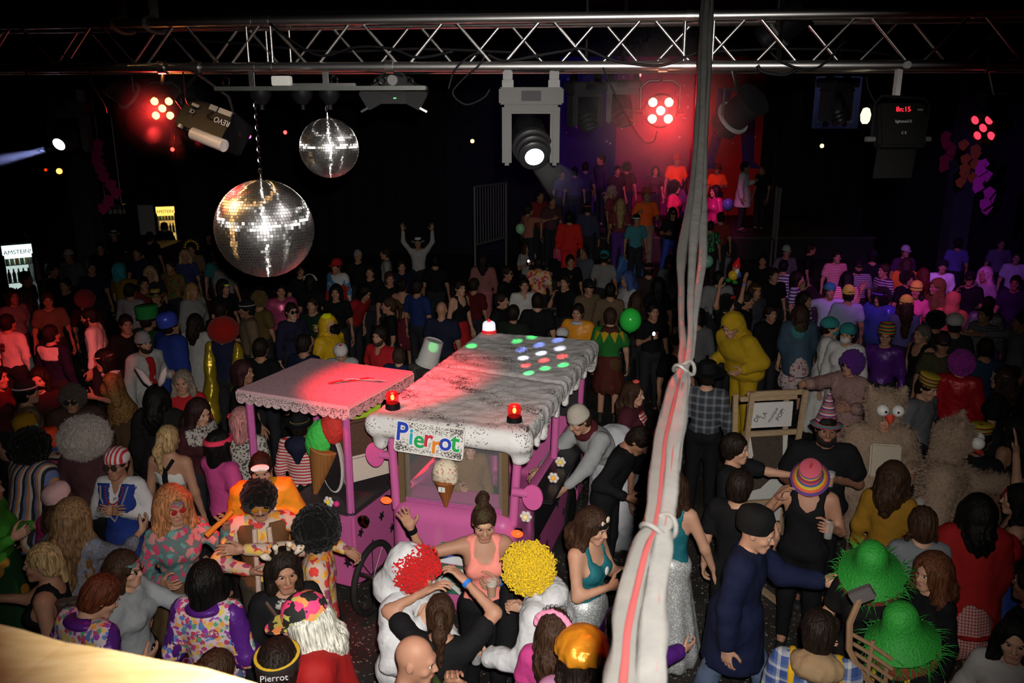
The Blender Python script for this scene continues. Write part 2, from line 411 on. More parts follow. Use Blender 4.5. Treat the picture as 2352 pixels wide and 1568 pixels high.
# painted backdrop behind the stage
def backdrop():
 y = 25.33
 a = at_y(1285, 165, y); c = at_y(1545, 165, y); d = at_y(1762, 165, y)
 z0, z1 = 1.3, a.z + 0.4
 root = empty('stage_backdrop', ((a.x + d.x) / 2, y, T2), 0, 'painted stage backdrop, blue on one half and red on the other', 'backdrop')
 ox = root.location.x
 def panel(name, x0, x1, m):
  b = MB(); b.box(((x0 + x1) / 2 - ox, 0, (z0 + z1) / 2 - T2 + 0.02), (x1 - x0 - 0.01, 0.06, z1 - z0)); return b.build(name, m, root)
 panel('painted_panel', a.x, a.x + 1.7, mat((0.03, 0.025, 0.16), 0.85, var=0.35, scale=2))
 panel('painted_panel', a.x + 1.7, c.x + 0.9, mat((0.28, 0.02, 0.14), 0.85, var=0.35, scale=2))
 panel('painted_panel', c.x + 0.9, d.x, mat((0.34, 0.02, 0.018), 0.85, var=0.3, scale=2))
 # dark blue legs painted on the red half, and small stars
 mb = mat((0.03, 0.03, 0.2), 0.9)
 for dx, lean in ((0.0, -0.35), (0.75, 0.3)):
  p = at_y(1660 + dx * 55, 300, y - 0.05)
  b = MB(); pts = [(-0.2, 1.2), (0.2, 1.2), (0.26 + lean * .5, 0.2), (0.16 + lean, -0.9), (0.42 + lean, -1.1), (-0.16 + lean, -1.1), (-0.12 + lean * .4, 0.1)]
  b.prism([(x + p.x - ox, z + p.z - T2) for x, z in pts[::-1]], 0.012, Matrix.Translation((0, -0.032, 0)) @ Matrix.Rotation(R(90), 4, 'X')); b.build('painted_leg', mb, root)
 rs = random.Random(3)
 for k in range(46):
  q = at_y(rs.uniform(1295, 1750), rs.uniform(172, 330), y - 0.05)
  b = MB(); n = 5; rr = rs.uniform(0.03, 0.06)
  b.prism([(q.x - ox + math.sin(PI * i / n) * (rr if i % 2 == 0 else rr * .42), q.z - T2 + math.cos(PI * i / n) * (rr if i % 2 == 0 else rr * .42)) for i in range(2 * n)][::-1], 0.008, Matrix.Translation((0, -0.034, 0)) @ Matrix.Rotation(R(90), 4, 'X'))
  b.build('painted_star', mat((0.5, 0.45, 0.6), 0.8, var=0), root)
backdrop()
# curtain folds right and left of the backdrop (dark)
def curtain(name, x0, x1, y, z0, z1, label):
 b = MB(); n = int((x1 - x0) / 0.09); vs = []; fs = []
 for i in range(n + 1):
  x = x0 + (x1 - x0) * i / n; yy = y + 0.06 * math.sin(i * 1.1) + 0.03 * math.sin(i * 0.37)
  vs += [(x, yy, z0), (x, yy, z1)]
 for i in range(n): fs.append((2 * i, 2 * i + 2, 2 * i + 3, 2 * i + 1))
 b.add(vs, fs); k = len(b.v); b.add([(x, yy + 0.02, z) for x, yy, z in vs], [f[::-1] for f in fs])
 return tag(b.build(name, m_curtain, None, True, 0, None, 180), label, 'curtain')
curtain('stage_curtain', 8.1, 10.9, 25.9, 0.0, 6.9, 'black curtain hanging right of the red backdrop half')
curtain('stage_curtain', -9.6, 1.2, 26.2, 0.0, 6.9, 'long black curtain hanging left of the blue backdrop half')

# framed poster right of the backdrop
def poster():
 p = at_y(1922, 236, 25.4); w_, h_ = 100 * 26 / F, 108 * 26 / F
 root = empty('poster', (p.x, p.y, p.z - h_ / 2), 0, 'grey blue poster with an orange vehicle shape, right of the stage backdrop', 'poster')
 bx('sheet', mat((0.2, 0.22, 0.42), 0.8), (0, 0, h_ / 2), (w_, 0.03, h_), root, 0.004)
 bx('printed_cabin', mat((0.12, 0.12, 0.2), 0.8), (0, -0.02, h_ * .62), (w_ * .62, 0.016, h_ * .34), root)
 bx('printed_body', mat((0.5, 0.16, 0.03), 0.8), (0, -0.021, h_ * .32), (w_ * .7, 0.016, h_ * .3), root)
 bx('printed_bumper', mat((0.35, 0.36, 0.45), 0.8), (0, -0.022, h_ * .14), (w_ * .76, 0.016, h_ * .07), root)
 for s in (-1, 1):
  b = MB(); b.cyl((s * w_ * .2, -0.02, h_ * .1), (s * w_ * .2, -0.036, h_ * .1), h_ * .05, None, 14); b.build('printed_wheel', mat((0.02, 0.02, 0.03), 0.8), root)
 for s in (-1, 1):
  b = MB(); b.cyl((s * w_ * .45, 0, h_), (s * w_ * .45, 0, 6.99 - p.z + h_ / 2), 0.008, None, 5); b.build('cord', m_plastic_black, root)
 lamp('poster_lamp', 'SPOT', (p.x - 0.3, p.y - 1.6, p.z + 1.6), 14, (0.6, 0.65, 1), p, 0.05, 60, 0.6)
poster()
# handrails of the stage stairs
def guard_rail(px, py_top, py_bot, d, ln, yaw, label, nb=9, hgt=1.15):
 p = at_d(px, py_bot, d)
 root = empty('stair_railing', p, R(yaw), label, 'railing')
 m = m_grey
 for z in (0.06, hgt):
  b = MB(); b.cyl((-ln / 2, 0, z), (ln / 2, 0, z), 0.022, None, 10); b.build('rail', m, root)
 for s in (-1, 1):
  b = MB(); b.cyl((s * ln / 2, 0, -p.z if s < 0 else -p.z), (s * ln / 2, 0, hgt), 0.024, None, 10); b.build('post', m, root)
 me = None
 for i in range(nb):
  if me is None:
   b = MB(); b.cyl((0, 0, 0.06), (0, 0, hgt), 0.009, None, 6); me = b.mesh('bar', [m], True)
  o = link('bar', me, root); o.location = ((i + 1) / (nb + 1) * ln - ln / 2, 0, 0)
guard_rail(1128, 440, 560, 17.0, 1.3, 62, 'grey barred railing of the stage stairs, left of the stage', 11, 1.2)
guard_rail(1778, 440, 560, 18.5, 0.9, 78, 'grey barred railing at the right end of the stage', 6, 1.25)
# stair steps beside the left railing
for i in range(4):
 p = at_d(1160, 600, 15.8)
 tag(bx('stage_step', mat((0.06, 0.055, 0.05), 0.7), (0.55, 13.75 + i * 0.29, 0.1 + i * 0.1), (0.9, 0.28, 0.2 + i * 0.2), None, 0.01), kind='structure')

# ------------------------------------------------------------------ bar along the left wall
def fridge(px, py, d, yaw, tint, txt_col, label, w_=0.62, back=None):
 t = at_d(px, py, d)
 root = empty('bar_fridge', (t.x, t.y, 0), R(yaw), label, 'fridge', 'lit drinks fridges of the bar')
 H_ = t.z
 m = m_plastic_black
 b = MB(); th = 0.04; dp = 0.55
 b.box((-w_ / 2 + th / 2, dp / 2, H_ / 2), (th, dp, H_)); b.box((w_ / 2 - th / 2, dp / 2, H_ / 2), (th, dp, H_))
 b.box((0, dp / 2, H_ - th / 2), (w_, dp, th)); b.box((0, dp / 2, 0.12), (w_, dp, 0.24)); b.box((0, dp - 0.02, H_ / 2), (w_, 0.04, H_)); b.build('cabinet', m, root, True, 0.0)
 bx('header_sign', glow(tint, 1.5), (0, -0.012, H_ - 0.17), (w_ - 0.04, 0.03, 0.24), root)
 me = text_mesh('AMSTEIN!', 0.105, 0.004); me.materials.append(mat(txt_col, 0.6, var=0)); o = link('lettering', me, root); o.location = (0, -0.032, H_ - 0.18); o.rotation_euler = (R(90), 0, 0)
 bx('back_light', glow(back or tint, 0.75), (0, dp - 0.06, (H_ + 0.0) / 2), (w_ - 0.1, 0.02, H_ - 0.6), root)
 for k, z in enumerate((0.5, 0.86, 1.22, 1.55)):
  if z > H_ - 0.38: continue
  bx('shelf', m_steel, (0, dp / 2, z), (w_ - 0.1, dp - 0.12, 0.015), root)
  for i in range(5):
   x = -w_ / 2 + 0.1 + i * (w_ - 0.2) / 4
   bb = MB(); bb.lathe([(0.03, 0.0), (0.032, 0.14), (0.013, 0.19), (0.013, 0.235)], 8, Matrix.Translation((x, 0.2, z + 0.008)))
   bb.build('bottle', mat([(0.06, 0.14, 0.05), (0.2, 0.2, 0.06), (0.15, 0.07, 0.02)][(k + i) % 3], 0.15, var=0), root)
 b = MB(); b.box((-w_ / 2 + 0.02, -0.02, H_ / 2 - .05), (0.04, 0.03, H_ - 0.35)); b.box((w_ / 2 - 0.02, -0.02, H_ / 2 - .05), (0.04, 0.03, H_ - 0.35)); b.box((0, -0.02, 0.27), (w_, 0.03, 0.05)); b.build('door_frame', m, root)
 bx('door_glass', mat((0.9, 0.95, 0.95), 0.02, alpha=0.08, var=0), (0, -0.02, H_ / 2 - .05), (w_ - 0.08, 0.008, H_ - 0.4), root)
 bx('door_handle', m_steel, (w_ / 2 - 0.03, -0.05, H_ / 2), (0.02, 0.03, 0.4), root, 0.004)
fridge(36, 556, 15.2, 38, (0.75, 0.95, 0.9), (0.02, 0.12, 0.5), 'bar fridge with white lit sign and blue lettering at the left edge', 0.52)
fridge(-58, 566, 14.8, 38, (0.6, 0.9, 0.3), (0.02, 0.12, 0.3), 'green lit bar fridge cut by the left edge of the picture', 0.5)
fridge(378, 470, 22.0, 20, (1.0, 0.62, 0.12), (0.2, 0.1, 0.02), 'bar fridge glowing yellow far back at the left, under dark ceiling', 0.5, (1.0, 0.6, 0.12))
tag(bx('bar_counter', mat((0.05, 0.035, 0.025), 0.5), (-8.9, 20.0, 0.55), (0.6, 3.4, 1.1), None, 0.02), 'dark bar counter running along the left wall', 'counter')
tag(bx('white_board', mat((0.35, 0.34, 0.33), 0.8), tuple(at_d(337, 505, 22.3)), (0.42, 0.03, 0.8), None, 0.005), 'pale board standing left of the yellow lit fridge', 'board')
rack = empty('glass_rack', at_d(265, 500, 21), 0, 'row of hanging glasses above the bar at the left', 'rack')
bx('rail', m_steel, (0, 0, 0.34), (0.5, 0.2, 0.02), rack)
for x in (-0.2, 0.2):
 b = MB(); b.cyl((x, 0, 0.34), (x, 0, 6.99 - rack.location.z), 0.008, None, 5); b.build('stem', m_steel, rack)
for i in range(8):
 b = MB(); b.lathe([(0.028, 0.0), (0.03, 0.1), (0.006, 0.12), (0.006, 0.22), (0.03, 0.225)], 8, Matrix.Translation((-0.22 + i * 0.063, 0.05 * (i % 2), 0.1))); b.build('glass', mat((0.7, 0.75, 0.75), 0.08, alpha=0.35, var=0), rack)
# tiny lit lamps on the far wall
for i, (px, py, d, c, lab) in enumerate([
 (1085, 324, 24, (1, 0.55, 0.1), 'tiny amber lamp on the dark far wall left of the moving head'), (655, 304, 24, (1, 0.03, 0.03), 'tiny red lamp between the two mirror balls'),
 (396, 343, 23, (1, 0.03, 0.02), 'tiny red lamp below the left red spotlight'), (280, 372, 23, (0.6, 0.6, 1), 'tiny bluish white lamp at the far left wall'),
 (136, 393, 16, (1, 0.25, 0.03), 'tiny orange lamp under the left moving light'), (572, 313, 22, (1, 0.05, 0.35), 'tiny pink lamp beside the mirror ball chain'),
 (1888, 335, 23, (1, 0.6, 0.1), 'tiny amber lamp under the grey blue poster'), (1468, 172, 20, (1, 0.06, 0.06), 'small red lamp under the truss left of the bright red spotlight'),
 (105, 390, 16, (0.6, 0.03, 0.0), 'very faint red lamp at the far left')]):
 p = at_d(px, py, d); rt = empty('indicator_lamp', p, 0, lab, 'lamp', 'small lamps on the far walls')
 r = 0.055 if i != 8 else 0.03
 b = MB(); b.ball((0, 0, 0), r, 10); b.build('bulb', glow(c, 9 if i != 8 else 1.5), rt)
 b = MB(); b.cyl((0, 0.03, 0), (0, 0.12, 0), r * 1.1, None, 10); b.build('socket', m_plastic_black, rt); b = MB(); b.cyl((0, 0.08, 0), (0, 0.08, 6.99 - p.z), 0.01, None, 6); b.build('stem', m_plastic_black, rt)
# loose festoon decorations hanging from the ceiling
def streamer(px, py, d, col, label, ln=1.0):
 p = at_d(px, py, d); rs = random.Random(px); rt = empty('paper_decoration', (p.x, p.y, p.z), 0, label, 'decoration', 'coloured paper decorations under the ceiling')
 b = MB(); b.cyl((0, 0, 0.1), (0, 0, 6.95 - p.z), 0.004, None, 5); b.build('string', m_plastic_black, rt)
 for k in range(9):
  b = MB(); x = rs.uniform(-.16, .16); z = -k * ln / 9; a = rs.uniform(-.5, .5)
  b.prism([(-0.11, 0), (0, 0.09), (0.12, 0.02), (0.03, -0.14), (-0.06, -0.1)], 0.012, Matrix.Translation((x, rs.uniform(-.08, .08), z)) @ Matrix.Rotation(R(90), 4, 'X') @ Matrix.Rotation(a, 4, 'Z')); b.build('paper_leaf', mat(col, 0.8), rt)
streamer(235, 330, 14, (0.45, 0.02, 0.15), 'crimson paper garland hanging at the left below the truss', 1.2)
streamer(2272, 375, 15, (0.6, 0.05, 0.3), 'pink paper decoration hanging at the right below the tilted red spotlight', 0.9)
streamer(2230, 330, 16, (0.4, 0.13, 0.02), 'orange paper decoration hanging right of the rear view spotlight', 0.8)
streamer(2180, 310, 17, (0.25, 0.02, 0.03), 'dark red paper decoration hanging near the right wall', 0.7)

# ================================================================== lighting truss
TA = Vector((-2.97, 5.05, 4.44)); TB = Vector((2.41, 4.10, 4.40))
tdir = (TB - TA).normalized(); tside = Vector((-tdir.y, tdir.x, 0)).normalized()
if tside.y < 0: tside = -tside
TLEN = 8.2; TS = 0.235
TO = TA - tdir * 1.2
truss = empty('lighting_truss', TO, 0, 'long aluminium box truss crossing the whole top of the picture', 'truss')
offs = [Vector((0, 0, 0)), Vector((0, 0, TS)), tside * TS, tside * TS + Vector((0, 0, TS))]
for o_ in offs:
 b = MB(); b.cyl(o_, o_ + tdir * TLEN, 0.0255, None, 24); b.build('chord', m_alu, truss)
pitch = 0.51; n = int(TLEN / pitch)
def brace(a, c, me_cache={}):
 L = round((c - a).length, 3)
 if L not in me_cache:
  b = MB(); b.cyl((0, 0, 0), (0, 0, L), 0.0085, None, 10); me_cache[L] = b.mesh('brace', [m_alu], True)
 o = link('brace', me_cache[L], truss); o.location = a; o.rotation_euler = (c - a).to_track_quat('Z', 'Y').to_euler()
for i in range(n):
 x0 = 0.06 + i * pitch; g = 0.02
 for (lo, hi, sh) in ((offs[0], offs[1], 0.0), (offs[2], offs[3], pitch / 2)):
  s = x0 + sh
  brace(lo + tdir * (s + g), hi + tdir * (s + pitch / 2 - g)); brace(hi + tdir * (s + pitch / 2 + g), lo + tdir * (s + pitch - g))
 for (lo, hi) in ((offs[1], offs[3]), (offs[0], offs[2])):
  brace(lo + tdir * (x0 + g), hi + tdir * (x0 + pitch / 2 - g)); brace(hi + tdir * (x0 + pitch / 2 + g), lo + tdir * (x0 + pitch - g))
def truss_at(px, py=150):
 """point on the bottom front chord at picture column px"""
 best = None
 for i in range(0, 821):
  p = TO + tdir * (i / 100)
  v = p - CAMP; c, s = math.cos(PITCH), math.sin(PITCH); d = v.y * c - v.z * s
  e = abs(CX + F * v.x / d - px)
  if best is None or e < best[0]: best = (e, p, d)
 return best[1], best[2]
for px in (600, 1602):                                     # section joints
 p, d = truss_at(px)
 for o_ in offs:
  for s in (-0.05, 0.05):
   b = MB(); c0 = p - TO + o_ + tdir * (s - 0.02); b.cyl(c0, c0 + tdir * 0.04, 0.0285, None, 20); b.build('coupler', m_alu, truss)
 for s in (-0.07, 0.07):
  for k in (0, 2): brace(p - TO + offs[k] + tdir * s, p - TO + offs[k + 1] + tdir * s)
# slings holding the truss to the roof
for px in (272, 349):
 p, d = truss_at(px); rt = empty('truss_sling', p, 0, 'grey sling from the ceiling to the truss, %s of the pair' % ('left' if px < 300 else 'right'), 'sling')
 b = MB(); b.box((0, TS / 2, (6.95 - p.z) / 2 + TS / 2), (0.05, 0.008, 6.95 - p.z - TS)); b.build('strap', mat((0.18, 0.18, 0.18), 0.8), rt)
 b = MB(); rr = 0.038
 b.tube([(0, TS * .5 + TS * .68 * math.cos(t), TS + 0.0 + 0.04 * math.sin(t)) for t in np.linspace(0, 2 * PI, 20)[:-1]], 0.012, 6, 0, True); b.build('loop', mat((0.18, 0.18, 0.18), 0.8), rt)

# ------------------------------------------------------------------ cables slung through the truss
def cable(pts, r, label, name='cable', m=None):
 P = [Vector(p) for p in pts]; out = []
 for i in range(len(P) - 1):                      # Catmull-Rom
  p0, p1, p2, p3 = P[max(i - 1, 0)], P[i], P[i + 1], P[min(i + 2, len(P) - 1)]
  for k in range(8):
   t = k / 8; out.append(0.5 * ((2 * p1) + (p2 - p0) * t + (2 * p0 - 5 * p1 + 4 * p2 - p3) * t * t + (-p0 + 3 * p1 - 3 * p2 + p3) * t ** 3))
 out.append(P[-1])
 b = MB(); b.tube(out, r, 6); return tag(b.build(name, m or m_plastic_black, None, True, 0, None, 180), label, 'cable', 'cables slung along the truss')
def tp(px, py, back=0.02):
 p, d = truss_at(px); return at_y(px, py, p.y - 0.035 - back) if back < 0.1 else at_y(px, py, p.y + back)
cable([tp(1120, 125), tp(1160, 140), tp(1230, 128), tp(1290, 118), tp(1340, 112), tp(1400, 135), tp(1450, 146), tp(1520, 150), tp(1580, 128), tp(1630, 112)], 0.0075, 'black cable looping over the lower chord left of the bright red spotlight')
cable([tp(620, 55), tp(680, 100), tp(740, 128), tp(820, 108), tp(900, 112), tp(960, 132), tp(1040, 118)], 0.007, 'black cable sagging inside the truss above the small mirror ball')
cable([tp(70, 190), tp(60, 160), tp(90, 130), tp(140, 124), tp(180, 150)], 0.005, 'thin cable hooped at the far left end of the truss')
cable([tp(1030, 205), tp(1045, 160), tp(1085, 125), tp(1110, 128), tp(1100, 150), tp(1060, 185), tp(1040, 215), tp(1070, 240), tp(1110, 225), tp(1125, 205)], 0.0055, 'grey cable looping down left of the moving head')
cable([tp(1385, 155), tp(1410, 210), tp(1445, 275), tp(1475, 320), tp(1500, 325), tp(1510, 300)], 0.004, 'thin pale cable hanging below the truss to the bright red spotlight')
cable([tp(1770, 120), tp(1800, 145), tp(1860, 160), tp(1900, 140), tp(1930, 105), tp(1945, 95)], 0.006, 'black cable wound round the lower chord right of the white pole')
cable([tp(1740, 150), tp(1752, 165), tp(1800, 172), tp(1830, 160)], 0.009, 'thick black cable joint lying on the lower chord right of the white pole')
cable([tp(1990, 175), tp(1995, 205), tp(2010, 235)], 0.005, 'short cable falling onto the spotlight seen from behind')
cable([tp(2290, 110), tp(2270, 160), tp(2250, 200), tp(2258, 230)], 0.005, 'cable falling to the tilted red spotlight at the right')
cable([tp(420, 165), tp(425, 200), tp(430, 235), tp(455, 250)], 0.0045, 'thin wire hanging between left red spotlight and tilted effect box')
cable([tp(205, 160), tp(215, 200), tp(238, 238), tp(245, 260)], 0.0045, 'thin wire hanging at the left between dark fixtures')
cable([tp(230, 30, .25), tp(400, 85, .25), tp(560, 100, .25), tp(760, 118, .25), tp(960, 112, .25), tp(1180, 120, .25)], 0.008, 'black cable running along the rear of the truss')
cable([tp(1640, 118, .25), tp(1800, 112, .25), tp(1990, 118, .25), tp(2120, 140, .25), tp(2300, 132, .25)], 0.008, 'black cable running along the rear of the truss at the right')

# ------------------------------------------------------------------ fixtures
def clamp(root, p, zoff=0.0, m=m_alu, w_=0.045):
 """pipe clamp round the lower chord above local origin p -> drawn from z=zoff up to the chord"""
 b = MB(); b.cyl((-w_ / 2, 0, 0), (w_ / 2, 0, 0), 0.036, None, 14); o = b.build('clamp', m, root); o.location = p
 return o
def par_light(c, yaw, tilt, lens_col, ls, label, grp, r_l=0.0235, sp=0.041, hang_px=None, halo=True):
 """flat LED spotlight: round housing with five lenses in an X, bracket and clamp to the truss"""
 tpnt, d = truss_at(hang_px)
 root = empty('led_spotlight', c, 0, label, 'spotlight', grp)
 rot = Matrix.Rotation(R(yaw), 4, 'Z') @ Matrix.Rotation(R(tilt), 4, 'X')
 b = MB(); b.M = rot
 b.lathe([(0.06, 0.07), (0.082, 0.045), (0.088, -0.02), (0.088, -0.055), (0.08, -0.06), (0.078, -0.05)], 28, Matrix.Rotation(R(-90), 4, 'X'), 0)
 h = b.build('housing', m_plastic_black, root)
 for (x, z) in ((-sp, sp), (sp, sp), (0, 0), (-sp, -sp), (sp, -sp)):
  b = MB(); b.M = rot; b.ball((x, -0.056 + 0.01, z), (r_l, 0.012, r_l), 16); b.build('lens', glow(lens_col, ls), root)
 b = MB(); pts = [(-0.1, 0, 0.0), (-0.1, 0, 0.12), (-0.06, 0, 0.15), (0.06, 0, 0.15), (0.1, 0, 0.12), (0.1, 0, 0.0)]
 b.M = Matrix.Rotation(R(yaw), 4, 'Z'); b.tube(pts, 0.008, 6); b.build('bracket', m_metal_black, root)
 for s in (-1, 1):
  b = MB(); b.M = Matrix.Rotation(R(yaw), 4, 'Z'); b.cyl((s * 0.088, 0, 0), (s * 0.125, 0, 0), 0.014, None, 10); b.build('knob', m_plastic_black, root)
 top = tpnt - c
 b = MB(); b.cyl((0, 0, 0.15), (top.x, top.y, top.z - 0.02), 0.012, None, 8); b.build('hanger', m_steel, root)
 cl = clamp(root, top)
 cl.rotation_euler = (0, 0, math.atan2(tdir.y, tdir.x))
 return root
def yaw_to_cam(p): return math.degrees(math.atan2(-p.x, p.y)) * -1 * -1
par_light(PAR_A, 8, -2, (1.0, 0.3, 0.05), 14, 'glowing red spotlight with five lenses, left, above the big mirror ball', 'red spotlights', hang_px=372)
par_light(PAR_B, -4, -2, (1.0, 0.42, 0.25), 16, 'brightest red spotlight with five lenses, beside the white wrapped pole', 'red spotlights', hang_px=1522)
par_light(PAR_C, -70, 22, (1.0, 0.03, 0.06), 2.2, 'red spotlight turned aside and dimmer at the right end of truss', 'red spotlights', hang_px=2278)

def effect_box():
 c = at_d(492, 290, 4.75); tpnt, d = truss_at(470)
 root = empty('effect_light', c, R(0), 'tilted black effect light box with silver vents below the truss', 'effect light')
 rot = Matrix.Rotation(R(26), 4, 'Y') @ Matrix.Rotation(R(-18), 4, 'X') @ Matrix.Rotation(R(-24), 4, 'Z')
 def part(name, m, f):
  b = MB(); b.M = rot; f(b); return b.build(name, m, root, True, 0)
 b = MB(); b.M = rot; b.box((0, 0, 0), (0.36, 0.2, 0.19)); b.build('housing', m_plastic_black, root, True, 0.012)
 ms = mat((0.38, 0.38, 0.38), 0.6, 0.4)
 part('vent_plate', ms, lambda b: b.box((0.03, -0.104, 0.075), (0.05, 0.008, 0.03)))
 part('vent_plate', ms, lambda b: b.box((0.115, -0.104, 0.075), (0.09, 0.008, 0.03)))
 part('lens_bar', mat((0.45, 0.42, 0.42), 0.35), lambda b: b.cyl((-0.03, -0.09, -0.1), (0.2, -0.09, -0.1), 0.035, None, 14))
 part('glass_strip', mat((0.25, 0.24, 0.24), 0.3), lambda b: b.box((-0.12, -0.1, -0.09), (0.02, 0.02, 0.02)))
 part('info_plate', ms, lambda b: b.box((-0.09, -0.103, 0.05), (0.05, 0.006, 0.022)))
 me = text_mesh('REVO', 0.045, 0.001); me.materials.append(mat((0.6, 0.6, 0.6), 0.6, var=0)); o = link('lettering', me, root)
 o.matrix_local = rot @ Matrix.Translation((0.125, -0.106, 0.02)) @ Matrix.Rotation(R(90), 4, 'X') @ Matrix.Rotation(R(180), 4, 'Z')
 me = text_mesh('CE', 0.03, 0.001); me.materials.append(mat((0.5, 0.5, 0.5), 0.6, var=0)); o = link('lettering', me, root)
 o.matrix_local = rot @ Matrix.Translation((-0.09, -0.106, 0.015)) @ Matrix.Rotation(R(90), 4, 'X') @ Matrix.Rotation(R(180), 4, 'Z')
 top = tpnt - c
 b = MB(); b.tube([rot @ Vector((-0.19, 0, 0)), (-0.2, 0, 0.14), (top.x - 0.04, top.y, top.z - 0.03)], 0.01, 6); b.tube([rot @ Vector((0.19, 0, 0)), (0.1, 0, 0.16), (top.x - 0.04, top.y, top.z - 0.03)], 0.01, 6); b.build('bracket', m_metal_black, root)
 clamp(root, top + Vector((-0.04, 0, 0))).rotation_euler = (0, 0, math.atan2(tdir.y, tdir.x))
effect_box()

def derby_light():
 c = at_d(905, 205, 4.65); tpnt, d = truss_at(890)
 root = empty('derby_light', c, R(4), 'dark three-winged derby light with green display under the truss', 'effect light')
 b = MB(); n = 6
 b.prism([(0.085 * math.cos(R(60 * k)), 0.085 * math.sin(R(60 * k))) for k in range(6)], 0.16, Matrix.Translation((0, 0.06, 0.04)) @ Matrix.Rotation(R(90), 4, 'X')); b.build('housing', mat((0.01, 0.01, 0.011), 0.6, spec=0.1), root, True, 0.006)
 for s in (-1, 1):
  b = MB(); b.M = Matrix.Translation((s * 0.115, -0.01, -0.03)) @ Matrix.Rotation(R(s * 28), 4, 'Y') @ Matrix.Rotation(R(10), 4, 'X'); b.box((0, 0, 0), (0.13, 0.14, 0.11)); b.build('wing', mat((0.013, 0.013, 0.014), 0.6, spec=0.1), root, True, 0.006)
  b = MB(); b.M = Matrix.Translation((s * 0.13, -0.02, -0.095)) @ Matrix.Rotation(R(s * 28), 4, 'Y'); b.box((0, 0, 0), (0.12, 0.1, 0.012)); b.build('front_glass', mat((0.02, 0.02, 0.022), 0.2), root)
 b = MB(); b.box((0.0, -0.03, -0.05), (0.14, 0.1, 0.06)); b.build('control_panel', mat((0.012, 0.012, 0.013), 0.6, spec=0.1), root, True, 0.004)
 b = MB(); b.box((0.008, -0.083, -0.05), (0.016, 0.004, 0.006)); b.build('display', glow((0.1, 1, 0.25), 1.2), root)
 b = MB(); b.lathe([(0.03, 0), (0.028, 0.006), (0.02, 0.006)], 16, Matrix.Translation((0, -0.1, 0.045)) @ Matrix.Rotation(R(90), 4, 'X')); b.build('fan_grille', m_grey, root)
 top = tpnt - c
 b = MB(); b.tube([(-0.12, 0.0, 0.0), (-0.1, 0.0, top.z - 0.05), (0.0, top.y, top.z - 0.03), (0.1, 0.0, top.z - 0.05), (0.12, 0, 0)], 0.008, 6); b.build('bracket', m_metal_black, root)
 clamp(root, Vector((top.x, top.y, top.z))).rotation_euler = (0, 0, math.atan2(tdir.y, tdir.x) - R(4))
 return root
derby_light()

def moving_head(c, d, label, s=1.0, lens=None, ls=0, aim=(0.12, -1, -0.45), body_col=(0.14, 0.14, 0.14), hang=True, yaw=0.0):
 """base box on two clamps, U-shaped yoke and barrel head with stepped front rings"""
 root = empty('moving_head_light', c, R(yaw), label, 'moving head')
 mg = mat(body_col, 0.5, 0.1)
 b = MB(); b.box((0, 0, 0), (0.33 * s, 0.24 * s, 0.085 * s)); b.build('base', mg, root, True, 0.008 * s)
 b = MB(); b.box((0, -0.124 * s, 0.0), (0.1 * s, 0.006, 0.05 * s)); b.build('display_panel', m_plastic_black, root)
 for sx in (-1, 1):
  b = MB(); b.box((sx * 0.12 * s, 0, 0.062 * s), (0.06 * s, 0.05 * s, 0.045 * s)); b.build('clamp_foot', m_grey, root, True, 0.004)
  b = MB(); b.box((sx * 0.12 * s, 0, 0.105 * s), (0.05 * s, 0.07 * s, 0.05 * s)); b.build('clamp', m_grey, root, True, 0.006)
 for sx in (-1, 1):
  b = MB(); b.box((sx * 0.125 * s, 0, -0.2 * s), (0.05 * s, 0.16 * s, 0.3 * s)); b.build('yoke_arm', mg, root, True, 0.014 * s)
 b = MB(); b.box((0, 0, -0.065 * s), (0.3 * s, 0.18 * s, 0.045 * s)); b.build('yoke_base', mg, root, True, 0.012 * s)
 q = Vector(aim).to_track_quat('Z', 'Y').to_matrix().to_4x4()
 M0 = Matrix.Translation((0, 0, -0.22 * s)) @ q
 b = MB(); b.lathe([(0.06 * s, -0.16 * s), (0.09 * s, -0.13 * s), (0.098 * s, -0.02 * s), (0.098 * s, 0.05 * s)], 8, M0); b.build('head', m_plastic_black, root, True, 0)
 for k, (r, z) in enumerate(((0.105, 0.06), (0.093, 0.1), (0.082, 0.14))):
  b = MB(); b.lathe([(r * s * .9, z * s - 0.02 * s), (r * s, z * s - 0.015 * s), (r * s, z * s + 0.012 * s), (r * s * .86, z * s + 0.02 * s)], 28, M0); b.build('front_ring', mat((0.012, 0.012, 0.013), 0.4), root)
 b = MB(); b.M = M0; b.ball((0, 0, 0.158 * s), (0.05 * s, 0.05 * s, 0.014 * s), 20); b.build('lens', glow(lens, ls) if lens else mat((0.05, 0.05, 0.06), 0.1, var=0), root)
 return root, M0
MHC = at_d(1222, 203, 4.05)
p, d = truss_at(1222); MHC = Vector((MHC.x, p.y, p.z - 0.15))
mh_aim = Vector((0.10, -0.95, -0.62))
mh, M0 = moving_head(MHC, 4.05, 'large grey moving head light with bright lens hung under the truss', 1.0, (0.75, 0.85, 1.0), 9, (0.12, -0.9, -0.55), (0.017, 0.0165, 0.0155))
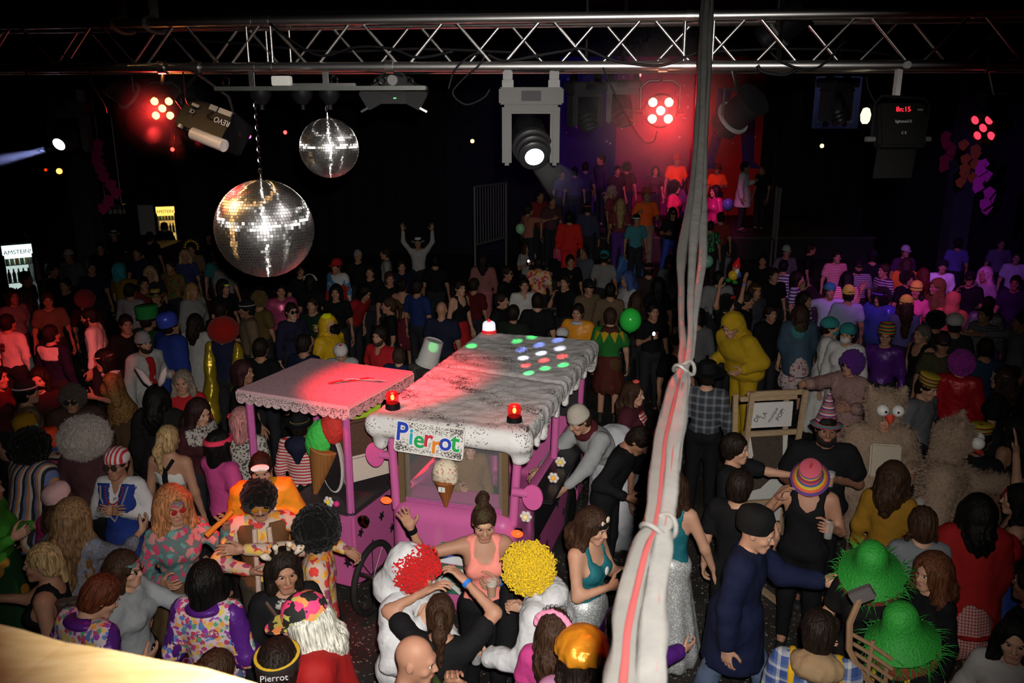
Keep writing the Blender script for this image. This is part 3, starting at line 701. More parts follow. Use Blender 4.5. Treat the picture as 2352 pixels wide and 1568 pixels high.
for (px, py, d, s, lab, lens, yw) in [
 (1345, 200, 7.5, 1.0, 'dark moving head silhouetted before the blue backdrop half', None, 20),
 (1432, 195, 7.8, 1.0, 'dark moving head silhouetted left of the brightest red spotlight', None, -10),
 (1925, 190, 7.0, 0.9, 'dark moving head in front of the grey blue poster', None, 30),
 (152, 245, 6.6, 1.0, 'dark moving head with bluish lit lens at the far left', (0.75, 0.75, 1.0), 10)]:
 c = at_d(px, py, d)
 if lens:
  a = Vector((-0.35, -1, -0.5))
 else: a = Vector((0.2, -0.4, -1))
 r_, m_ = moving_head(c, d, lab, s, lens, 8, a, (0.02, 0.02, 0.022), yaw=yw)
 b = MB(); b.cyl((0, 0, 0.1), (0, 0, 6.6 - c.z), 0.02, None, 8); b.build('hanging_pole', m_metal_black, r_)
def flat_par_back():
 c = at_d(2066, 290, 4.0); tpnt, d = truss_at(2072)
 root = empty('led_panel_spotlight', c, R(6), 'square black spotlight seen from behind with red digits', 'spotlight')
 b = MB(); b.M = Matrix.Rotation(R(-14), 4, 'X'); b.box((0, 0, 0), (0.24, 0.07, 0.21)); b.build('housing', mat((0.01, 0.01, 0.01), 0.6, spec=0.12), root, True, 0.012)
 b = MB(); b.M = Matrix.Rotation(R(-14), 4, 'X') @ Matrix.Translation((0, 0.05, -0.17)) @ Matrix.Rotation(R(20), 4, 'X'); b.box((0, 0, 0), (0.2, 0.012, 0.14)); b.build('barn_door', mat((0.01, 0.01, 0.01), 0.5, spec=0.12), root, True, 0.003)
 M = Matrix.Rotation(R(-14), 4, 'X')
 for (t, sz, x, z, m) in (('8n:15', 0.034, 0.0, 0.072, glow((1, 0.02, 0.04), 2.0)), ('lightmaXX', 0.02, 0.0, 0.015, mat((0.5, 0.5, 0.5), 0.6, var=0)), ('C E', 0.018, 0.0, -0.04, mat((0.5, 0.5, 0.5), 0.6, var=0)), ('DMX', 0.012, 0.085, 0.07, mat((0.4, 0.4, 0.4), 0.6, var=0))):
  me = text_mesh(t, sz, 0.0008); me.materials.append(m); o = link('display_digits' if 'n:' in t else 'lettering', me, root); o.matrix_local = M @ Matrix.Translation((x, -0.0362, z)) @ Matrix.Rotation(R(90), 4, 'X')
 b = MB(); b.tube([(-0.135, 0, -0.06), (-0.14, 0, 0.1), (-0.11, 0, 0.14), (0.11, 0, 0.13), (0.14, 0, 0.1), (0.135, 0, -0.06)], 0.007, 6); b.build('bracket', m_metal_black, root)
 for s in (-1, 1):
  b = MB(); b.cyl((s * 0.12, 0, -0.06), (s * 0.165, 0, -0.06), 0.013, None, 10); b.build('knob', m_grey, root)
 top = tpnt - c
 b = MB(); b.box((0.0, top.y, (0.14 + top.z) / 2), (0.024, 0.03, top.z - 0.12)); b.build('hook', mat((0.75, 0.75, 0.75), 0.4), root)
 b = MB(); b.cyl((0.02, top.y - 0.04, top.z), (0.02, top.y + 0.02, top.z), 0.018, None, 12); b.build('bolt', mat((0.8, 0.8, 0.8), 0.4), root)
 return root
PB = flat_par_back()
def small_spot(px, py, d, label, yaw, hang_px):
 c = at_d(px, py, d); tpnt, dd = truss_at(hang_px)
 root = empty('theatre_spotlight', c, R(yaw), label, 'spotlight')
 rot = Matrix.Rotation(R(-35), 4, 'X')
 b = MB(); b.M = rot; b.lathe([(0.06, 0.12), (0.08, 0.1), (0.08, -0.1), (0.095, -0.14), (0.085, -0.14)], 20, Matrix.Rotation(R(-90), 4, 'X')); b.build('housing', m_plastic_black, root)
 b = MB(); b.M = rot; b.lathe([(0.086, 0.0), (0.097, 0.0), (0.097, 0.014), (0.086, 0.014)], 20, Matrix.Translation((0, 0.03, 0)) @ Matrix.Rotation(R(90), 4, 'X')); b.build('ring', m_grey, root)
 b = MB(); b.tube([(-0.1, 0, 0), (-0.1, 0, 0.13), (0.1, 0, 0.13), (0.1, 0, 0)], 0.008, 6); b.build('bracket', m_metal_black, root)
 top = tpnt - c; ti = Matrix.Rotation(-R(yaw), 3, 'Z') @ top
 b = MB(); b.cyl((0, 0, 0.13), (ti.x, ti.y, ti.z), 0.012, None, 8); b.build('hanger', m_steel, root)
 b = MB(); b.box((0.02, -0.08, 0.09), (0.06, 0.01, 0.05)); b.build('white_tag', mat((0.7, 0.7, 0.7), 0.7), root)
 b = MB(); b.M = rot; b.ball((0, -0.125, 0), (0.075, 0.01, 0.075), 16); b.build('lens', mat((0.06, 0.06, 0.07), 0.1, var=0), root)
small_spot(1690, 265, 4.35, 'black round spotlight with white tag right of the white wrapped pole', 35, 1680)
small_spot(1795, 62, 4.3, 'small black spotlight tucked inside the truss right of the pole', 60, 1790)
small_spot(290, 215, 5.3, 'black round spotlight hanging left of the left red spotlight', -40, 268)

for q, lab in ((WARM, 'warm pinspot for the mirror balls, left above the truss'), (RW2, 'white pinspot for the mirror balls, right above the truss')):  # housings invented for the two added ball lights, out of view
 rt = empty('pinspot', q, 0, lab, 'spotlight'); dq = (at_d(640, 470, 4.3) - q).normalized(); b = MB(); b.cyl(q * 0 - dq * .22, q * 0 - dq * .06, 0.06, 0.08, 18); b.build('housing', m_plastic_black, rt); b = MB(); b.cyl(-dq * .14, Vector((0, 0, 6.99 - q.z)), 0.012, None, 8); b.build('hanger', m_steel, rt)
# pale yellow plate beside the rear view spotlight, drawn bulb-shaped with added glow
b = MB(); pb = at_d(1988, 268, 4.2); b.lathe([(0.012, -0.035), (0.022, -0.02), (0.026, 0.01), (0.016, 0.04), (0.004, 0.045)], 14, Matrix.Translation(pb)); o = b.build('side_lamp', glow((1.0, 0.9, 0.6), 1.4), None); o.parent = PB; o.matrix_parent_inverse = Matrix.Rotation(R(-6), 4, 'Z') @ Matrix.Translation(-PB.location)

# ================================================================== mirror balls
def ball_mat():
 m = bpy.data.materials.new('mirror_tiles'); m.use_nodes = True; nt = m.node_tree
 for n_ in list(nt.nodes): nt.nodes.remove(n_)
 out = nt.nodes.new('ShaderNodeOutputMaterial')
 tg = nt.nodes.new('ShaderNodeTangent'); tg.direction_type = 'RADIAL'; tg.axis = 'Z'
 gs = []
 for rot, an, ro in ((0.0, 0.9, 0.5), (0.25, 0.9, 0.5), (0.0, 0.0, 0.36)):
  g = nt.nodes.new('ShaderNodeBsdfAnisotropic'); g.inputs['Color'].default_value = (0.82, 0.82, 0.82, 1) if an else (0.75, 0.75, 0.75, 1)
  g.inputs['Roughness'].default_value = ro; g.inputs['Anisotropy'].default_value = an; g.inputs['Rotation'].default_value = rot
  nt.links.new(tg.outputs[0], g.inputs['Tangent']); gs.append(g)
 m1 = nt.nodes.new('ShaderNodeMixShader'); m1.inputs[0].default_value = 0.5; nt.links.new(gs[0].outputs[0], m1.inputs[1]); nt.links.new(gs[1].outputs[0], m1.inputs[2])
 m2 = nt.nodes.new('ShaderNodeMixShader'); m2.inputs[0].default_value = 0.45; nt.links.new(m1.outputs[0], m2.inputs[1]); nt.links.new(gs[2].outputs[0], m2.inputs[2])
 nt.links.new(m2.outputs[0], out.inputs[0]); return m
m_tiles = ball_mat()
def mirror_ball(cpx, cpy, d, rad, label, top_px, top_py, rows):
 c = at_y(cpx, cpy, 4.62); root = empty('mirror_ball', c, 0, label, 'mirror ball', 'mirror balls under the truss')
 b = MB(); b.ball((0, 0, 0), rad * 0.985, 40); b.build('core', mat((0.05, 0.05, 0.05), 0.5), root)
 V = []; Q = []; rs = np.random.RandomState(int(cpx))
 dth = PI / rows; g = 0.07 * dth
 for i in range(rows):
  th0 = -PI / 2 + i * dth + g; th1 = -PI / 2 + (i + 1) * dth - g; tm = (th0 + th1) / 2
  nn = max(3, int(round(2 * PI * math.cos(tm) / dth))); dp = 2 * PI / nn; gp = 0.07 * dp; off = rs.uniform(0, dp) * 0
  for k in range(nn):
   p0 = k * dp + gp + off; p1 = (k + 1) * dp - gp + off
   cc = np.array([math.cos(tm) * math.cos((p0 + p1) / 2), math.cos(tm) * math.sin((p0 + p1) / 2), math.sin(tm)])
   tilt = rs.normal(0, 0.035, 3)
   q = []
   for (t, p) in ((th0, p0), (th0, p1), (th1, p1), (th1, p0)):
    x = np.array([math.cos(t) * math.cos(p), math.cos(t) * math.sin(p), math.sin(t)])
    x = x + cc * np.dot(tilt, x - cc); q.append(x * rad)
   s = len(V); V += q; Q.append((s, s + 1, s + 2, s + 3))
 o = link('mirror_tiles', np_mesh('mirror_tiles', V, Q, None, False), root); o.data.materials.append(m_tiles); o['kind'] = 'stuff'
 b = MB(); b.lathe([(0.03, rad - 0.01), (0.03, rad + 0.008), (0.012, rad + 0.012), (0.012, rad + 0.03)], 14); b.build('top_cap', m_chrome, root)
 b = MB(); b.tube([(0.0, 0.016 * math.cos(t), rad + 0.042 + 0.016 * math.sin(t)) for t in np.linspace(0, 2 * PI, 12)[:-1]], 0.004, 6, 0, True); b.build('ring', m_chrome, root)
 return root, c
MB1, c1 = mirror_ball(608, 525, 4.3, 0.2695, 'large mirror ball hanging lower left, bright cross of light', 590, 240, 50)
MB2, c2 = mirror_ball(756, 340, 4.3, 0.1585, 'smaller mirror ball hanging right of and above the large one', 750, 170, 38)
# hanging bar with motors
bar_c = at_y(735, 203, 4.62); bl = 1.16
bar = empty('mirror_ball_bar', bar_c, R(-6), 'black bar hung under the truss carrying the mirror ball motors', 'hanging bar')
b = MB(); b.box((0, 0, 0), (bl, 0.06, 0.022)); b.build('bar', mat((0.12, 0.13, 0.12), 0.4, 0.6), bar, True, 0.004)
b = MB(); b.box((0.02, -0.005, 0.018), (0.36, 0.03, 0.016)); b.build('mounting_strip', m_steel, bar, True, 0.002)
bx('junction_box', mat((0.6, 0.6, 0.56), 0.6), (-0.2, -0.02, 0.038), (0.1, 0.05, 0.05), bar, 0.004)
for x in (-0.52, 0.08, 0.34):
 b = MB(); b.tube([(x + 0.018 * math.cos(t), 0, 0.04 + 0.022 * math.sin(t)) for t in np.linspace(0, 2 * PI, 14)[:-1]], 0.005, 6, 0, True); b.build('eye_bolt', m_chrome, bar)
for x in (-0.33, -0.1, 0.05):
 b = MB(); b.lathe([(0.055, -0.012), (0.055, -0.04), (0.03, -0.075), (0.012, -0.085), (0.012, -0.11)], 18, Matrix.Translation((x, 0, 0))); b.build('motor', m_plastic_black, bar)
for px in (575, 748):
 tpnt, d = truss_at(px); q = tpnt - bar_c
 q = Matrix.Rotation(R(6), 3, 'Z') @ q
 b = MB(); b.box((q.x, q.y, (q.z) / 2), (0.035, 0.012, q.z + 0.03)); b.build('bracket', m_steel, bar, True, 0.003)
def chain(a, c, label, parent):
 a = Vector(a); c = Vector(c); n = max(3, int((c - a).length / 0.028)); me = None
 root = parent
 for i in range(n):
  if me is None:
   bb = MB(); bb.tube([(0.008 * math.cos(t), 0, 0.018 * math.sin(t)) for t in np.linspace(0, 2 * PI, 10)[:-1]], 0.0026, 5, 0, True); me = bb.mesh('chain_link', [m_chrome], True)
  o = link('chain_link', me, root); o.location = a.lerp(c, (i + .5) / n) - root.location; o.rotation_euler = (0, 0, R(90 * (i % 2)))
for (bc, r_, mx) in ((c1, 0.2695, at_y(590, 236, 4.62)), (c2, 0.1585, at_y(750, 226, 4.62))):
 rt = empty('chain', bc + Vector((0, 0, r_ + 0.05)), 0, 'steel chain holding the %s mirror ball' % ('large' if r_ > .2 else 'small'), 'chain')
 chain(bc + Vector((0, 0, r_ + 0.035)), Vector((bc.x, bc.y, mx.z + 0.0)), '', rt)
# ================================================================== ice-cream truck
TRK = Vector((-0.12, 7.30, 0)); TYAW = R(-16.5)
truck = empty('ice_cream_truck', TRK, TYAW, 'small pink ice cream truck with drooping white roof and lettered sign', 'truck')
m_pink = mat((0.62, 0.13, 0.36), 0.38, var=0.08, scale=6, name='pink_paint')
m_pinkd = mat((0.5, 0.1, 0.32), 0.45, var=0.08, name='pink_paint_side')
def rounded_cloth(c=(0.82, 0.8, 0.79)):
 m, nt, b = _nodes('white_icing_cloth'); b.inputs['Roughness'].default_value = 0.7
 tc = nt.nodes.new('ShaderNodeTexCoord')
 n1 = nt.nodes.new('ShaderNodeTexNoise'); n1.inputs['Scale'].default_value = 3.2; n1.inputs['Detail'].default_value = 5; n1.inputs['Distortion'].default_value = 1.4; nt.links.new(tc.outputs['Object'], n1.inputs['Vector'])
 r = ramp(nt, n1.outputs['Fac'], [(0.25, (c[0] * .9, c[1] * .89, c[2] * .89)), (0.6, c)], 'LINEAR'); nt.links.new(r.outputs[0], b.inputs['Base Color'])
 bp = nt.nodes.new('ShaderNodeBump'); bp.inputs['Strength'].default_value = 0.45; bp.inputs['Distance'].default_value = 0.03
 nt.links.new(n1.outputs['Fac'], bp.inputs['Height']); nt.links.new(bp.outputs[0], b.inputs['Normal']); return m
RW, RL_, RZ = 0.66, 1.42, 1.9
def truck_roof():
 g = Grid((-0.78, -1.56, 1.48), (0.78, 1.56, 2.0), 0.016)
 g.u(g.box((0, 0, RZ - 0.075 - 0.0), (RW, RL_, 0.075), 0.05), 0)
 # drooping icing: front lip, corners and lobes down the sides
 g.u(g.cone((-RW + 0.05, -RL_ + 0.06, RZ - 0.09), (RW - 0.05, -RL_ + 0.06, RZ - 0.1), 0.075, 0.085), 0.05)
 rs = random.Random(5)
 for sx in (-1, 1):
  y = -RL_ + 0.12
  while y < RL_:
   dl = rs.uniform(0.03, 0.15); ww = rs.uniform(0.035, 0.055)
   g.u(g.cone((sx * (RW - 0.05), y, RZ - 0.08), (sx * (RW - 0.045), y, RZ - 0.12 - dl), ww, ww * .8), 0.05); y += rs.uniform(0.09, 0.2)
  g.u(g.cone((sx * (RW - 0.1), -RL_ + 0.1, RZ - 0.1), (sx * (RW - 0.09), -RL_ + 0.09, RZ - 0.25), 0.09, 0.05), 0.05)
  g.u(g.cone((sx * (RW - 0.06), RL_ - 0.08, RZ - 0.1), (sx * (RW - 0.06), RL_ - 0.07, RZ - 0.3), 0.07, 0.05), 0.05)
 # shallow valleys and ridges of the stretched cloth
 g.f = g.f + (g.Z > RZ - 0.06) * (0.012 * np.exp(-((g.Y + 0.05 + 0.1 * np.sin(2 * g.X)) / 0.035) ** 2) - 0.008 * np.exp(-((g.Y - 0.05) / 0.08) ** 2))
 g.wob(0.0035, 15, 2.0); g.wob(0.0016, 42, 1.0)
 V, Q = g.mesh(); return V, Q
RV, RQ = truck_roof()
ro = link('roof', np_mesh('roof', RV, RQ), truck); ro.data.materials.append(rounded_cloth())
def confetti(V, Q, n, size, seed, dens, sel=None):
 rs = np.random.RandomState(seed); C = V[Q].mean(1); Nn = np.cross(V[Q[:, 1]] - V[Q[:, 0]], V[Q[:, 2]] - V[Q[:, 0]]); Nn /= np.linalg.norm(Nn, axis=1)[:, None] + 1e-12
 wgt = np.array(dens(C, Nn), float); wgt /= wgt.sum(); k = rs.choice(len(C), n, p=wgt)
 c = C[k] + rs.normal(0, 0.006, (n, 3)) * (1 - np.abs(Nn[k])) + Nn[k] * 0.0022; nn = Nn[k]
 a = np.cross(nn, rs.normal(0, 1, (n, 3))); a /= np.linalg.norm(a, axis=1)[:, None]; b_ = np.cross(nn, a)
 s1 = size * rs.uniform(.6, 1.3, (n, 1)); s2 = size * rs.uniform(.4, .9, (n, 1))
 VV = np.stack([c - a * s1 - b_ * s2, c + a * s1 - b_ * s2, c + a * s1 + b_ * s2, c - a * s1 + b_ * s2], 1).reshape(-1, 3)
 return VV, np.arange(4 * n).reshape(-1, 4)
def dens_roof(C, N):
 w_ = np.zeros(len(C)); up = N[:, 2] > 0.6
 x, y = C[:, 0], C[:, 1]
 nz = np.array([mnoise.fractal(Vector((a * 2.2 + b_ * 1.1, b_ * 3.4, 0.3)), 0.7, 2.0, 4) for a, b_ in zip(x, y)])
 w_[up] = 0.12 + np.clip(nz[up], 0, 1) ** 2 * 12
 fr = (N[:, 1] < -0.55) & (C[:, 2] > RZ - 0.16); w_[fr] = 2.2 * np.clip(nz[fr] + 0.35, 0, 1)
 sd = N[:, 0] > 0.6; w_[sd] = 0.9
 return w_
cv, cq = confetti(RV, RQ, 9000, 0.0042, 3, dens_roof)
cf = link('confetti', np_mesh('confetti', cv, cq, None, False), truck); cf.data.materials.append(mat((0.05, 0.03, 0.025), 0.8, var=0)); cf['kind'] = 'stuff'
# body: rounded nose, side walls, rear wall and bed
def truck_body():
 g = Grid((-0.66, -1.5, 0.1), (0.66, 1.36, 1.3), 0.025)
 g.u(g.box((0, -1.08, 0.66), (0.53, 0.26, 0.47), 0.12), 0)                     # nose
 g.u(g.box((0, -0.95, 0.5), (0.55, 0.3, 0.34), 0.1), 0.06)
 g.u(g.box((-0.5, 0.2, 0.66), (0.05, 1.1, 0.47), 0.03), 0.03); g.u(g.box((0.5, 0.2, 0.66), (0.05, 1.1, 0.47), 0.03), 0.03)
 g.u(g.box((0, 1.25, 0.66), (0.54, 0.05, 0.47), 0.03), 0.03); g.u(g.box((0, 0.1, 0.3), (0.52, 1.2, 0.06), 0.03), 0.03)
 for sy in (-0.75, 0.75): g.sub(np.sqrt((g.Y - sy) ** 2 + (g.Z - 0.26) ** 2) - 0.29 + 0 * g.X + np.maximum(0.38 - np.abs(g.X), 0), 0.02)
 return g.mesh()
V, Q = truck_body(); o = link('body', np_mesh('body', V, Q), truck); o.data.materials.append(m_pink)
for sx in (-1, 1):
 for y, lean in ((-1.27, 0.0), (1.22, 0.0)):
  b = MB(); b.cyl((sx * 0.5, y + 0.03, 1.05), (sx * 0.545, y + 0.06 if y < 0 else y, 1.82), 0.038, 0.034, 16); b.build('roof_post', m_pink, truck)
 b = MB(); b.box((sx * 0.44, -1.24, 1.45), (0.05, 0.04, 0.7)); b.box((sx * 0.395, -1.22, 1.45), (0.022, 0.03, 0.7)); b.build('window_frame', mat((0.16, 0.1, 0.05), 0.6), truck, True, 0.004)
b = MB(); b.cyl((0.53, 0.0, 1.05), (0.55, 0.02, 1.82), 0.034, None, 14); b.build('roof_post', m_pink, truck)
b = MB(); b.box((0, -1.22, 1.145), (0.9, 0.06, 0.03)); b.build('window_sill', mat((0.5, 0.12, 0.33), 0.5), truck, True, 0.01)
bx('windscreen', mat((0.8, 0.85, 0.85), 0.03, alpha=0.06, var=0), (0, -1.235, 1.47), (0.84, 0.006, 0.64), truck)
bx('rear_board', mat((0.03, 0.025, 0.03), 0.8), (0, 1.2, 1.45), (1.0, 0.03, 0.72), truck)
bx('cab_floor', mat((0.03, 0.025, 0.02), 0.8), (0, -0.3, 0.42), (0.9, 1.5, 0.04), truck)
# counters along both sides
for sx in (-1, 1):
 bx('counter', mat((0.02, 0.018, 0.02), 0.3), (sx * 0.62, 0.1, 1.1), (0.24, 2.0, 0.035), truck, 0.01)
bx('side_panel', mat((0.02, 0.018, 0.022), 0.5), (0.557, 0.15, 0.85), (0.012, 1.9, 0.42), truck, 0.003)
def star(r): return [(math.sin(PI * i / 5) * (r if i % 2 == 0 else r * .42), math.cos(PI * i / 5) * (r if i % 2 == 0 else r * .42)) for i in range(10)][::-1]
m_star = mat((0.02, 0.015, 0.02), 0.5, var=0)
rs = random.Random(9)
for k in range(7):
 b = MB(); b.prism(star(0.045), 0.006, Matrix.Translation((0.56, -0.9 + k * 0.3 + rs.uniform(-.06, .06), 0.42 + 0.2 * (k % 2))) @ Matrix.Rotation(R(90), 4, 'Y') @ Matrix.Rotation(rs.uniform(0, 1), 4, 'Z')); b.build('star_sticker', m_star, truck)
# side mirrors: flat pink paddles
for sx, y in ((-1, -1.22), (1, -1.3)):
 b = MB(); b.prism([(0.082 * math.cos(t), 0.105 * math.sin(t)) for t in np.linspace(0, 2 * PI, 29)[:-1]], 0.025, Matrix.Translation((sx * 0.68, y, 1.5 if sx < 0 else 1.34)) @ Matrix.Rotation(R(90), 4, 'X')); b.build('side_mirror', mat((0.7, 0.12, 0.36), 0.5, var=0.05), truck, True, 0.004)
 b = MB(); b.cyl((sx * 0.52, y + 0.0, 1.5 if sx < 0 else 1.36), (sx * 0.64, y, 1.5 if sx < 0 else 1.36), 0.035, None, 10); b.build('mirror_arm', m_pink, truck)
# wheels
for sx in (-1, 1):
 for y in (-0.75, 0.75):
  M = Matrix.Translation((sx * 0.5, y, 0.25)) @ Matrix.Rotation(R(90), 4, 'Y')
  b = MB(); b.lathe([(0.13, -0.045), (0.21, -0.055), (0.245, -0.035), (0.25, 0), (0.245, 0.035), (0.21, 0.055), (0.13, 0.045)], 28, M); wv = b.build('wheel', mat((0.018, 0.018, 0.018), 0.75), truck)
  b = MB(); b.lathe([(0.02, 0.03), (0.11, 0.025), (0.135, 0.046), (0.13, -0.045), (0.02, -0.03)], 20, M); b.build('hub', m_steel, wv)
# sign board with coloured letters
sgn = MB(); w2, h2, rr = 0.285, 0.125, 0.03
ol = []
for cx, cy, a0 in ((w2 - rr, h2 - rr, 0), (-w2 + rr, h2 - rr, 90), (-w2 + rr, -h2 + rr, 180), (w2 - rr, -h2 + rr, 270)):
 for k in range(5): ol.append((cx + rr * math.cos(R(a0 + k * 22.5)), cy + rr * math.sin(R(a0 + k * 22.5))))
Ms = Matrix.Translation((-0.1, -RL_ - 0.045, RZ - 0.115)) @ Matrix.Rotation(R(78), 4, 'X') @ Matrix.Rotation(R(-2), 4, 'Z')
sgn.prism(ol, 0.014, Matrix.Identity(4)); so = sgn.build('sign_board', mat((0.78, 0.76, 0.72), 0.6, var=0.05), truck, True, 0.003); so.matrix_local = Ms
letters = [('P', -0.225, 0.028, (0.02, 0.06, 0.5), 0.2), ('i', -0.145, 0.0, (0.02, 0.4, 0.6), 0.175), ('e', -0.078, -0.012, (0.02, 0.4, 0.1), 0.19), ('r', -0.005, 0.006, (0.6, 0.03, 0.05), 0.19), ('r', 0.062, -0.035, (0.85, 0.25, 0.02), 0.2), ('o', 0.137, -0.002, (0.02, 0.06, 0.5), 0.19), ('t', 0.215, 0.006, (0.02, 0.4, 0.1), 0.21)]
for ch, x, y, col, sz in letters:
 for nm, off, ex, cc in (('letter_outline', 0.0145, 0.011, (0.8, 0.8, 0.82)), ('letter', 0.0165, 0.0035, col)):
  cu = bpy.data.curves.new('l', 'FONT'); cu.body = ch; cu.size = sz; cu.extrude = 0.0012; cu.offset = ex; cu.align_x = 'CENTER'; cu.align_y = 'CENTER'; cu.resolution_u = 3
  ob = bpy.data.objects.new('l', cu); COL.objects.link(ob); me = bpy.data.meshes.new_from_object(ob.evaluated_get(bpy.context.evaluated_depsgraph_get())); bpy.data.objects.remove(ob)
  me.materials.append(mat(cc, 0.55, var=0)); lo = link(nm, me, so); lo.location = (x, y, off)
sv, sq = np.array([v.co for v in so.data.vertices]), None
nconf = 1100; rs_ = np.random.RandomState(4)
px_ = np.where(rs_.rand(nconf) < 0.5, rs_.choice([-1, 1], nconf) * rs_.beta(5, 1.2, nconf), rs_.uniform(-1, 1, nconf)) * (w2 - 0.012); py_ = rs_.choice([-1, 1], nconf) * rs_.beta(3, 1.3, nconf) * (h2 - 0.012)
c = np.stack([px_, py_, np.full(nconf, 0.0152)], 1); an = rs_.uniform(0, 6.28, nconf); a = np.stack([np.cos(an), np.sin(an), 0 * an], 1) * 0.004; b_ = np.stack([-np.sin(an), np.cos(an), 0 * an], 1) * 0.002
cfo = link('sign_confetti', np_mesh('sign_confetti', np.stack([c - a - b_, c + a - b_, c + a + b_, c - a + b_], 1).reshape(-1, 3), np.arange(4 * nconf).reshape(-1, 4), None, False), so); cfo.data.materials.append(mat((0.05, 0.03, 0.025), 0.8, var=0)); cfo['kind'] = 'stuff'
# red beacons on the roof
for sx, y, lab in ((-0.53, -1.18, 'left'), (0.5, -1.2, 'right')):
 wp = Matrix.Translation(TRK) @ Matrix.Rotation(TYAW, 4, 'Z') @ Vector((sx, y, RZ - 0.004))
 rt = empty('warning_beacon', wp, 0, 'red warning beacon on the front %s corner of the truck roof' % lab, 'beacon', 'beacons on the truck roof')
 b = MB(); b.lathe([(0.062, 0.0), (0.058, 0.045), (0.05, 0.05)], 22); b.build('base', m_plastic_black, rt)
 b = MB(); b.lathe([(0.05, 0.05), (0.05, 0.125), (0.042, 0.14), (0.01, 0.143)], 22); b.build('dome', mat((0.6, 0.01, 0.01), 0.12, var=0, alpha=0.55, spec=0.6), rt)
 b = MB(); b.ball((0, 0, 0.095), (0.015, 0.015, 0.024), 10); b.build('bulb', glow((1, 0.12, 0.02), 22), rt)
 lamp('beacon_lamp', 'POINT', wp + Vector((0, 0, 0.17)), 1.2, (1, 0.05, 0.03), None, 0.02)
# indicator lamps and flower lights
for x, y, z in ((-0.6, -1.2, 1.1), (0.56, -1.3, 1.02)):
 b = MB(); b.ball((x, y - 0.03, z), (0.05, 0.03, 0.03), 14); b.build('indicator', mat((0.7, 0.05, 0.01), 0.2, var=0, emit=(1, 0.1, 0.02), es=1.6), truck)
 b = MB(); b.box((x, y, z), (0.06, 0.05, 0.05)); b.build('indicator_base', m_plastic_black, truck, True, 0.006)
def flower(par, c, m_c=(0.8, 0.5, 0.05)):
 f = MB()
 for k in range(6):
  t = R(60 * k); f.ball((c[0] + 0.032 * math.cos(t), c[1] - 0.0, c[2] + 0.032 * math.sin(t)), (0.02, 0.014, 0.02), 8)
 fo = f.build('flower', mat((0.75, 0.7, 0.66), 0.7), par)
 f = MB(); f.ball((c[0], c[1] - 0.014, c[2]), 0.021, 10); f.build('flower_centre', mat(m_c, 0.5, emit=(1, 0.5, 0.05), es=0.25), fo)
for c, k in (((-0.62, -0.95, 1.17), (0.8, 0.5, 0.05)), ((-0.7, -0.8, 1.17), (0.8, 0.4, 0.05)), ((0.6, -1.22, 1.12), (0.8, 0.7, 0.4)), ((0.66, -0.55, 1.17), (0.8, 0.35, 0.05)), ((0.64, -0.2, 1.17), (0.6, 0.55, 0.1))): flower(truck, c, k)
# ornament cone in the windscreen
cone = empty('ice_cream_cone', (0, 0, 0), 0); cone.parent = truck; cone.location = (-0.03, -1.33, 1.17)
cone['label'] = 'ornamental ice cream cone with white scoop'
b = MB(); b.lathe([(0.012, 0.0), (0.085, 0.22), (0.09, 0.225), (0.09, 0.24)], 24); b.build('waffle', pattern('check', ((0.28, 0.08, 0.02), (0.42, 0.14, 0.03)), 60, 0.7), cone)
g = Grid((-0.14, -0.14, 0.18), (0.14, 0.14, 0.48), 0.008); g.u(g.ell((0, 0, 0.31), (0.1, 0.095, 0.1)), 0); g.u(g.cone((-0.05, 0, 0.24), (0.05, 0, 0.24), 0.05, 0.05), 0.04); g.wob(0.004, 130, 1)
V, Q = g.mesh(); o = link('scoop', np_mesh('scoop', V, Q), cone); o.data.materials.append(mat((0.78, 0.66, 0.5), 0.8))
cv, cq = confetti(V, Q, 160, 0.005, 8, lambda C, N: np.ones(len(C))); o = link('sprinkles', np_mesh('sprinkles', cv, cq, None, False), cone); o.data.materials.append(mat((0.45, 0.03, 0.03), 0.6, var=0)); o['kind'] = 'stuff'
tg = bx('price_tag', mat((0.8, 0.8, 0.78), 0.7, var=0), (0, -0.085, 0.185), (0.055, 0.004, 0.04), cone)
me = text_mesh('2', 0.034, 0.0006); me.materials.append(mat((0.05, 0.05, 0.05), 0.7, var=0)); o = link('lettering', me, tg); o.location = (0, -0.0875, 0.185); o.rotation_euler = (R(90), 0, 0)
# striped white and green radiator panel low on the nose
bx('grille_bar', mat((0.78, 0.78, 0.76), 0.5), (0.0, -1.355, 0.72), (0.3, 0.02, 0.07), truck, 0.004)
bx('grille_panel', mat((0.05, 0.16, 0.1), 0.6), (0.05, -1.353, 0.54), (0.34, 0.02, 0.26), truck, 0.004)
for k in range(4): bx('grille_slat', mat((0.75, 0.75, 0.74), 0.6), (0.12, -1.367, 0.64 - k * 0.055), (0.16, 0.012, 0.026), truck)
b = MB(); b.prism([(-0.16, 0.0), (0.0, 0.12), (0.16, 0.0), (0.16, -0.05), (0, 0.07), (-0.16, -0.05)][::-1], 0.01, Matrix.Translation((-0.05, -1.366, 0.46)) @ Matrix.Rotation(R(90), 4, 'X')); b.build('grille_chevron', mat((0.7, 0.72, 0.7), 0.6), truck)
for k, cc in enumerate(((0.05, 0.3, 0.12), (0.7, 0.3, 0.03), (0.6, 0.04, 0.04), (0.04, 0.15, 0.4))): bx('rainbow_stripe', mat(cc, 0.6, var=0), (0.06, -1.352, 0.86 - k * 0.012), (0.26, 0.012, 0.011), truck)

